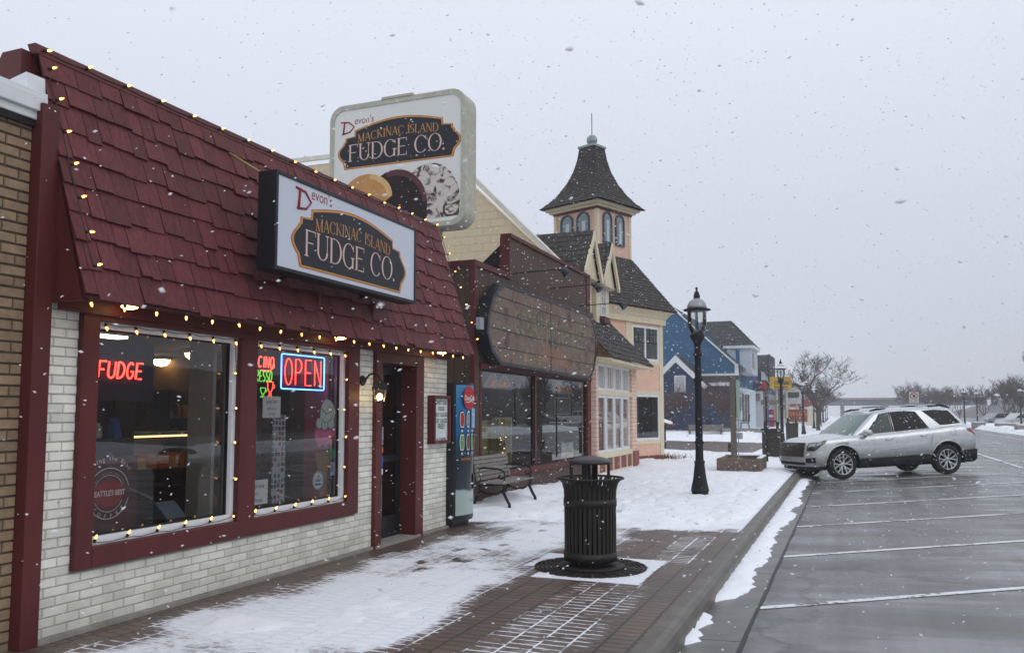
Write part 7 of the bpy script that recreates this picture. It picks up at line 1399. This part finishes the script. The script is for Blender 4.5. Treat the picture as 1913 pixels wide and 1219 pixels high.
def body_mesh(levels, zb, zt, name, m_, parent, crown=True, inset=0, wells=True):
    bm = bmesh.new(); rg = []
    for t_ in [q[0] for q in levels]:
        xf, xr, w = lerp_t(levels, t_); rg.append([(x, y, cur(zb, x)+(cur(zt, x)-cur(zb, x))*t_) for x, y in outline(xf+inset, xr-inset, w-inset)])
    if crown:
        top = rg[-1]
        for f in (.12, .3, .55, .8, 1.0): rg.append([(x+(.03*f if x < 0 else 0), y*(1-f), z+.075*(1-(1-f)**2)*ss(-.8, -.1, x)*(1 if x < 3 else 0)) for x, y, z in top])
    else: rg.append([(x, 0, z) for x, y, z in rg[-1]])
    rg = [[(x, 0, z) for x, y, z in rg[0]]]+rg
    V = [[bm.verts.new(p) for p in r] for r in rg]; n = len(V[0])
    for a, b in zip(V[:-1], V[1:]):
        for k in range(n):
            try: f = bm.faces.new((a[k], a[(k+1) % n], b[(k+1) % n], b[k])); f.smooth = True
            except ValueError: pass
    bmesh.ops.remove_doubles(bm, verts=bm.verts, dist=1e-5); bmesh.ops.dissolve_degenerate(bm, dist=1e-6, edges=bm.edges); bmesh.ops.recalc_face_normals(bm, faces=bm.faces)
    me = bpy.data.meshes.new(name); bm.to_mesh(me); bm.free(); me.materials.append(m_); me.materials.append(clad)
    o = bpy.data.objects.new(name, me); COL.objects.link(o)
    if wells:
        c = MB(); c.mi = 0
        for hx in (0, 2.99):
            for sy in (-1, 1): c.tube([(hx, sy*.52, .40), (hx, sy*1.3, .40)], .475, 40, smooth=False)
        co = c.build('cutter', clad); md = o.modifiers.new('b', 'BOOLEAN'); md.operation = 'DIFFERENCE'; md.object = co; md.solver = 'EXACT'; md.material_mode = 'TRANSFER'
        dg = bpy.context.evaluated_depsgraph_get(); dg.update(); nm = bpy.data.meshes.new_from_object(o.evaluated_get(dg)); o.modifiers.clear(); o.data = nm; bpy.data.objects.remove(co)
        if len(nm.polygons) < 50: print('BOOLEAN FAILED', name)
    o.parent = parent; return o
car = thing('silver_car', 'silver sport utility car parked nose to the kerb with roof rails and dark rear windows', 'car')
body = body_mesh(LV, ZB, ZT, 'body', silver, car)
CZB = [(-1.1, .25), (4.1, .30)]; CZT = [(-1.1, .36), (-.5, .36), (.3, .5), (2.6, .54), (3.4, .62), (4.1, .63)]
body_mesh([(0, (-.84, 3.98, .86)), (.2, (-.9, 4.04, .92)), (1, (-.9, 4.05, .95))], CZB, CZT, 'lower_cladding', clad, car, crown=False)
GB = lambda t_: (.05+(1.0-.05)*t_**.95, 3.84+(3.36-3.84)*t_, .875+(.70-.875)*t_+.02*math.sin(math.pi*t_), .55-.30*t_, .26-.10*t_)
def zroof(x): return 1.685+.075*ss(.9, 2.1, x)-.02*ss(2.6, 3.6, x)
def zbase(x): return cur(ZT, x)-.03
a = MB(); rg = []
for i in range(9):
    t_ = i/8; xf, xr, w, r1, r2 = GB(t_); rg.append([(x, y, zbase(x)+(zroof(x)-zbase(x))*t_) for x, y in outline(xf, xr, w, r1, r2)])
top = rg[-1]
for f in (.1, .25, .5, .8, 1): rg.append([(x, y*(1-f), z+.05*(1-(1-f)**2.5)) for x, y, z in top])
a.rings(rg, False, True, smooth=True); a.build('roof_shell', silver, car)
def gh_par(z, x): zb_, zt_2 = zbase(x), zroof(x); return min(1, max(0, (z-zb_)/(zt_2-zb_)))
def gh_side(x, z, s_, off=.006):
    xf, xr, w, r1, r2 = GB(gh_par(z, x)); p = .62; y = w
    if x > xr-r2: q = min(1, (x-(xr-r2))/r2); c = (1-q); c = max(0, c)**(1/p); y = w*max(0, (1-c*c))**(p/2)
    if x < xf+r1: q = min(1, ((xf+r1)-x)/r1); c = (1-q)**(1/p); y = w*max(0, (1-c*c))**(p/2)
    return (x, s_*(y+off), z)
def side_panel(poly, s_, m_, nm, nx_=14, nz_=6, off=.006):
    # poly: bottom pair, top pair as functions of u: lists of (x,z) low and high
    lo, hi = poly; a = MB()
    def at(tab, u): k = u*(len(tab)-1); i = min(len(tab)-2, int(k)); f = k-i; return (tab[i][0]+(tab[i+1][0]-tab[i][0])*f, tab[i][1]+(tab[i+1][1]-tab[i][1])*f)
    rg = []
    for j in range(nz_+1):
        r_ = []
        for i in range(nx_+1):
            p, q = at(lo, i/nx_), at(hi, i/nx_); f = j/nz_; r_.append(gh_side(p[0]+(q[0]-p[0])*f, p[1]+(q[1]-p[1])*f, s_, off))
        rg.append(r_)
    a.rings(rg, False, False, smooth=True); return a.build(nm, m_, car)
for s_ in (-1, 1):
    side_panel(([(.50, 1.135), (1.0, 1.145), (1.50, 1.17)], [(.86, 1.46), (1.12, 1.635), (1.49, 1.685)]), s_, gglass, 'front_side_window')
    side_panel(([(1.56, 1.172), (2.0, 1.20), (2.56, 1.235)], [(1.55, 1.69), (1.95, 1.71), (2.28, 1.68)]), s_, dglass, 'rear_side_window')
    side_panel(([(2.90, 1.30), (3.1, 1.305), (3.50, 1.335)], [(2.48, 1.695), (2.85, 1.71), (3.24, 1.68)]), s_, dglass, 'quarter_window')
    a = MB(); a.tube([gh_side(x, z, s_, .012) for x, z in ((.48, 1.12), (1.0, 1.132), (1.5, 1.157), (2.0, 1.187), (2.58, 1.222))], .009, 5); a.build('chrome_window_trim', chrome, car)
    a = MB(); a.tube([gh_side(x, z, s_, .008) for x, z in ((1.525, 1.17), (1.52, 1.69))], .018, 4); a.build('door_pillar', clad, car)
def front_panel(t0, t1, ymax0, ymax1, m_, nm, rear=False, off=.008):
    a = MB(); rg = []
    for j in range(9):
        f = t0+(t1-t0)*j/8; ym_ = ymax0+(ymax1-ymax0)*j/8; r_ = []
        xf, xr, w, r1, r2 = GB(f)
        for i in range(17):
            y = ym_*(2*i/16-1); s_ = min(1, abs(y)/w)**(1/.62); c = math.sqrt(max(0, 1-s_*s_))
            x = (xr-r2*(1-c**.62)+off) if rear else (xf+r1*(1-c**.62)-off); z = zbase(x)+(zroof(x)-zbase(x))*f; r_.append((x, y, z+off*.5))
        rg.append(r_)
    a.rings(rg, False, False, smooth=True); return a.build(nm, m_, car)
front_panel(.06, .95, .835, .665, wshield, 'windscreen'); front_panel(.2, .85, .70, .60, dglass, 'rear_window', True)
def lv_at(z, x):
    zb_, zt_2 = cur(ZB, x), cur(ZT, x); return lerp_t(LV, min(1, max(0, (z-zb_)/(zt_2-zb_))))
def bp_pt(phi, z, off, front=True):
    x = -.8 if front else 3.9
    for _ in range(3): xf, xr, w = lv_at(z, x); x, y = ring_pt(R(phi), xf, xr, w, front)
    nx_ = (-math.cos(R(phi))**1 if front else math.cos(R(phi))); ny_ = math.sin(R(phi)); return (x+nx_*off, y+ny_*off, z)
def bpatch(phis, zlo, zhi, off, m_, nm, parent, front=True, n=12, nz_=4):
    a = MB(); rg = []
    for j in range(nz_+1):
        rg.append([bp_pt(phis[0]+(phis[1]-phis[0])*i/n, cur(zlo, i/n)+(cur(zhi, i/n)-cur(zlo, i/n))*j/nz_, off, front) for i in range(n+1)])
    a.rings(rg, False, False, smooth=True); return a.build(nm, m_, parent)
lens = mat('headlight_lens', (.30, .32, .33), .08, metal=.5); hdark = mat('headlight_black', (.02, .02, .022), .12, spec=1)
for s_ in (-1, 1):
    h_ = bpatch((s_*40, s_*84), [(0, .76), (.5, .76), (1, .94)], [(0, .965), (.5, .985), (1, 1.03)], .010, hdark, 'headlight', car)
    bpatch((s_*43, s_*62), [(0, .86), (1, .87)], [(0, .94), (1, .955)], .016, lens, 'lens', h_); bpatch((s_*64, s_*76), [(0, .88), (1, .92)], [(0, .97), (1, .985)], .016, lens, 'lens', h_)
    bpatch((s_*77, s_*84), [(0, .93), (1, .975)], [(0, .985), (1, 1.02)], .017, mat('amber_lens', (.25, .15, .08), .2), 'amber_reflector', h_)
    f_ = bpatch((s_*37, s_*64), [(0, .45), (1, .45)], [(0, .575), (1, .59)], .008, clad, 'fog_lamp_recess', car); bpatch((s_*53, s_*58), [(0, .49), (1, .49)], [(0, .55), (1, .55)], .016, lens, 'fog_lamp', f_)
    a = MB(); a.rings([[bp_pt(s_*(88-10*i/10), 0, 0, False) for i in range(1)] for _ in range(1)], False, False) if False else None
    bpatch((s_*89, s_*40), [(0, 1.12), (.5, .98), (1, .98)], [(0, 1.19), (.5, 1.19), (1, 1.19)], .010, mat('tail_lamp_red', (.22, .015, .02), .12, spec=1), 'tail_light', car, front=False)
g_ = bpatch((-31, 31), [(0, .62), (1, .62)], [(0, .955), (.5, .965), (1, .955)], .006, mat('grille_dark', (.02, .018, .017), .5), 'grille', car)
for z in (.66, .72, .78, .84, .90, .945): a = MB(); a.tube([bp_pt(-30+60*i/12, z, .014) for i in range(13)], .010, 5); a.build('grille_bar', mat('grille_bronze', (.055, .05, .045), .35, .5), g_)
a = MB(); a.tube([bp_pt(-31, .62+.335*i/6, .012) for i in range(7)]+[bp_pt(-31+62*i/12, .962, .014) for i in range(13)]+[bp_pt(31, .955-.335*i/6, .012) for i in range(7)]+[bp_pt(31-62*i/12, .615, .012) for i in range(13)], .012, 5); a.build('grille_frame', mat('grille_bronze', 0), g_)
a = MB(); T_ = Matrix.Identity(4); p = Vector(bp_pt(0, .8, .02)); a.T = frame(p, (0, -1, 0), (0, 0, 1), (-1, 0, 0)); a.text('GMC', 0, -.05, .13, align='CENTER', extrude=.004, bold=.004); a.build('badge', mat('badge_red_chrome', (.16, .05, .045), .3, .5), g_)
bpatch((-34, 34), [(0, .40), (1, .40)], [(0, .475), (1, .475)], .006, clad, 'lower_intake', car)
a = MB(); a.tube([bp_pt(-70+140*i/24, .375, .012) for i in range(25)], .016, 6); a.build('bumper_lip', mat('satin_silver', (.4, .41, .42), .35, .6), car)
seam = mat('seam_shadow_gap', (.08, .085, .09), .6)
def bside(x, z, s_, off=.002): xf, xr, w = lv_at(z, x); return (x, s_*(w+off), z)
for s_ in (-1, 1):
    a = MB()
    for pts_ in ([(.46, 1.1), (.48, .9), (.53, .62), (.55, .52)], [(1.52, 1.15), (1.53, .9), (1.56, .53)], [(2.58, 1.2), (2.60, 1.1), (2.52, .85), (2.40, .65), (2.38, .55)]): a.tube([bside(x, z, s_) for x, z in pts_], .0045, 4)
    a.tube([bside(3.18+.085*math.cos(i*.5236), 1.10+.085*math.sin(i*.5236), s_) for i in range(12)], .003, 4, closed=True); a.build('door_seam', seam, car)
    for hx, hz in ((1.33, .985), (2.34, 1.045)):
        a = MB(); a.tube([bside(hx-.10, hz-.005, s_, .004), bside(hx-.08, hz, s_, .032), bside(hx+.09, hz+.012, s_, .032), bside(hx+.11, hz+.01, s_, .004)], .016, 6); a.build('door_handle', chrome, car)
    a = MB(); a.tube([bside(x, z, s_, -.004) for x, z in ((.75, .705), (1.5, .74), (2.3, .77))], [.006, .018, .006], 6); a.build('door_crease', silver, car)
    for hx in (0, 2.99):
        a = MB(); a.tube([bside(hx+.49*math.cos(R(t_)), .40+.49*math.sin(R(t_)), s_, -.006) for t_ in range(12, 170, 8)], .022, 6); a.build('fender_lip', silver, car)
    mz = 1.18; a = MB(); c0 = Vector((.66, s_*1.06, mz)); a.rings([[(c0.x+rx_*math.cos(2*math.pi*k/14)+dx_, c0.y+y_*s_, c0.z+rz_*math.sin(2*math.pi*k/14)) for k in range(14)] for y_, rx_, rz_, dx_ in ((-.13, .03, .03, 0), (-.10, .075, .075, .0), (0, .095, .088, .01), (.09, .085, .075, .02), (.125, .04, .04, .03))]); mr_ = a.build('door_mirror', silver, car); a = MB(); a.tube([(.70, s_*.88, mz-.05), (.72, s_*.98, mz-.04)], .04, 6); a.build('mirror_arm', clad, mr_)
    a = MB(); yr = s_*.62; a.tube([(1.15, yr, 1.74), (1.32, yr, 1.80), (2.2, yr, 1.855), (3.1, yr, 1.835), (3.35, yr, 1.76)], .016, 6); rl = a.build('roof_rail', mat('rail_silver', (.5, .5, .52), .3, .7), car); a = MB()
    a.tube([(1.05, yr, 1.735), (1.25, yr, 1.775), (1.5, yr, 1.79)], [.02, .032, .02], 6); a.tube([(2.75, yr, 1.80), (3.1, yr, 1.83), (3.38, yr, 1.75)], [.02, .034, .02], 6); a.build('rail_foot', clad, rl)
for x in (1.6, 2.75): a = MB(); a.tube([(x, -.62, 1.84), (x, .62, 1.84)], .014, 5); a.build('cross_bar', clad, car)
def wheel(hx, s_):
    w = bpy.data.objects.new('wheel', None); COL.objects.link(w); w.parent = car; w.location = (hx, s_*.84, .393)
    def L(y): return y*s_
    o = Vector((hx, s_*.84, .393)); a = MB(); Tm = Matrix.Translation(o) @ Matrix.Rotation(R(90)*(-s_ if False else 1), 4, 'X') @ Matrix.Identity(4)
    Tm = frame(o, (1, 0, 0), (0, 0, 1), (0, s_, 0)); a.T = Tm   # z of the lathe points outwards
    a.lathe([(.28, -.12), (.36, -.12), (.388, -.09), (.393, -.04), (.393, .06), (.385, .10), (.355, .125), (.29, .125), (.272, .11), (.272, -.12)], n=44, cap=False)
    for k in range(44): th = 2*math.pi*k/44; a.box(0, 0, 0, 0, 0, 0) if False else None
    a.build('tyre', rubber, w)
    a = MB(); a.T = Tm; a.lathe([(.272, .10), (.268, .115), (.255, .115), (.250, .07), (.245, -.1)], n=40, cap=False); a.lathe([(0, .085), (.04, .09), (.05, .075), (.05, .04)], n=16)
    for k in range(6):
        for dd in (-1, 1):
            th = R(60*k+8); t2 = R(60*k+8+dd*17); t1 = th+dd*R(5); pr = []
            for r_, tt, hw_, z_ in ((.035, t1, .014, .075), (.12, th+dd*R(7), .013, .085), (.20, t2*.7+th*.3, .015, .095), (.262, t2, .02, .10)):
                c, s2 = math.cos(tt), math.sin(tt); pr.append([(r_*c-hw_*s2, r_*s2+hw_*c, z_), (r_*c+hw_*s2, r_*s2-hw_*c, z_), (r_*c+hw_*s2, r_*s2-hw_*c, z_-.03), (r_*c-hw_*s2, r_*s2+hw_*c, z_-.03)])
            a.rings(pr, True, True, smooth=False)
    a.build('rim', alloy, w); a = MB(); a.T = Tm; a.lathe([(.0, .0), (.25, .0)], n=24, cap=False); a.lathe([(.15, .02), (.15, .0)], n=24); a.build('brake_disc', clad, w)
for hx in (0, 2.99):
    for s_ in (-1, 1): wheel(hx, s_)
a = MB()
for hx in (0, 2.99): a.cyl((hx, -.8, .38), (hx, .8, .38), .06, 8)
a.box(-.7, 3.8, -.55, .55, .26, .5); a.build('underbody', clad, car)
# antenna fin and wiper
a = MB(); a.tube([(.30, -.6, 1.12), (.30, -.2, 1.15), (.34, .1, 1.16)], .010, 4); a.build('wiper', clad, car)
P_ = RP(1577, 895.5); Q_ = RP(1773, 885.6); ang = math.atan2(Q_.y-P_.y, Q_.x-P_.x)
car.location = (P_.x-math.sin(ang)*.93, P_.y+math.cos(ang)*.93, road_z(P_.x)-.012); car.rotation_euler = (R(-1.1), -math.atan2(.04*math.cos(ang), 1), ang)
# ---- distant parked vehicles
def far_vehicle(kind, label, loc, rot, col, name):
    t = thing(name, label, 'pickup' if kind == 'pickup' else 'car', (0, 0, 0)); pm = mat('paint_'+name+str(int(col[0]*100)), col, .35, coat=.5, var=.03)
    if kind == 'pickup': pr = [(-2.7, .45), (2.7, .5), (2.75, 1.15), (.9, 1.2), (.75, 1.2), (.55, 1.82), (-.75, 1.85), (-1.35, 1.25), (-2.6, 1.1), (-2.75, .8)]; win = [((-1.2, 1.27), (-.75, 1.75), (-.25, 1.75), (-.25, 1.27)), ((-.15, 1.27), (-.15, 1.75), (.45, 1.74), (.6, 1.27))]; hub = (-1.8, 1.75); r = .4
    else: pr = [(-2.2, .35), (2.2, .35), (2.3, .9), (2.0, 1.0), (1.5, 1.55), (-.4, 1.6), (-1.1, 1.05), (-2.1, .9), (-2.3, .6)]; win = [((-1.0, 1.05), (-.4, 1.52), (.4, 1.53), (.4, 1.05)), ((.5, 1.05), (.5, 1.53), (1.4, 1.48), (1.8, 1.05))]; hub = (-1.4, 1.4); r = .34
    a = MB(); a.T = frame((0, .9, 0), (1, 0, 0), (0, 0, 1), (0, -1, 0)); a.prism(pr, 0, 1.8); a.build('body', pm, t, bevel=.08)
    for q in win:
        a = MB(); a.T = frame((0, .9, 0), (1, 0, 0), (0, 0, 1), (0, -1, 0)); a.prism(list(q), -.01, 1.81); a.build('window', dglass, t)
    for hx in hub:
        for y in (-.8, .8): a = MB(); a.tube([(hx, y-.12, r), (hx, y+.12, r)], r, 18, smooth=False); a.build('wheel', rubber, t); 
    t.location = loc; t.rotation_euler = (0, 0, rot); return t
far_vehicle('pickup', 'white pickup truck parked on the far side behind a lamp', (20.6, 104, -.05), R(8), (.62, .63, .65), 'white_pickup')
far_vehicle('car', 'pale car partly hidden left of the white pickup', (17.4, 106, -.05), R(25), (.5, .52, .55), 'pale_car')
far_vehicle('car', 'grey car parked left of the pale car beyond the snow bank', (16.0, 112, -.05), R(30), (.25, .27, .30), 'grey_car')
far_vehicle('car', 'dark car parked right of the white pickup', (24.4, 100, -.05), R(5), (.10, .11, .13), 'dark_car')
# ================================================================= FALLING SNOW
rs = random.Random(99); V = []; F = []
for k in range(26000):
    x, y, z = rs.uniform(-7, 8), rs.uniform(.3, 21), rs.uniform(0, 9)
    d = math.hypot(x, y, z-EYE)
    if d < .9 or x < -5.15 and z < 4.4 and y < 11: continue
    r = rs.choice((.0035, .0045, .0055, .0065, .0075))*rs.uniform(.7, 1.25)*(1.3 if rs.random() < .06 else 1)*(.6+.4*min(1, d/5))
    dr = Vector((1, .35, rs.gauss(.15, .45))).normalized(); up_ = dr.cross(Vector((0, 1, .2))).normalized(); sd = dr.cross(up_); e = r*rs.uniform(1.0, 2.0); c = Vector((x, y, z)); b_ = len(V)
    for q, l in ((dr, e), (up_, r*rs.uniform(.6, 1)), (sd, r*rs.uniform(.6, 1))): V += [tuple(c+q*l), tuple(c-q*l)]
    for i in (0, 1):
        for j in (2, 3):
            for m_ in (4, 5): F.append((b_+i, b_+j, b_+m_))
me = bpy.data.meshes.new('falling_snow'); me.from_pydata(V, [], F); fm = bpy.data.materials.new('snow_flake'); fm.use_nodes = True; N = fm.node_tree.nodes; L = fm.node_tree.links; N.clear(); o_ = N.new('ShaderNodeOutputMaterial'); d_ = N.new('ShaderNodeBsdfDiffuse'); d_.inputs[0].default_value = (.95, .96, .98, 1); t_ = N.new('ShaderNodeBsdfTranslucent'); t_.inputs[0].default_value = (.95, .96, .98, 1); x_ = N.new('ShaderNodeMixShader'); x_.inputs[0].default_value = .5; L.new(d_.outputs[0], x_.inputs[1]); L.new(t_.outputs[0], x_.inputs[2]); L.new(x_.outputs[0], o_.inputs[0]); me.materials.append(fm); me.update()
o = bpy.data.objects.new('falling_snow', me); COL.objects.link(o); o['kind'] = 'stuff'
# ================================================================= HAZE
a = MB(); a.box(-430, 430, -160, 490, -1.5, 34); hz = a.build('haze', bpy.data.materials.new('haze')); hz['kind'] = 'stuff'; hm_ = hz.data.materials[0]; hm_.use_nodes = True; N = hm_.node_tree.nodes; N.clear(); o_ = N.new('ShaderNodeOutputMaterial'); pv = N.new('ShaderNodeVolumePrincipled'); pv.inputs['Density'].default_value = .0013; pv.inputs['Color'].default_value = (.97, .98, 1, 1); hm_.node_tree.links.new(pv.outputs[0], o_.inputs['Volume'])
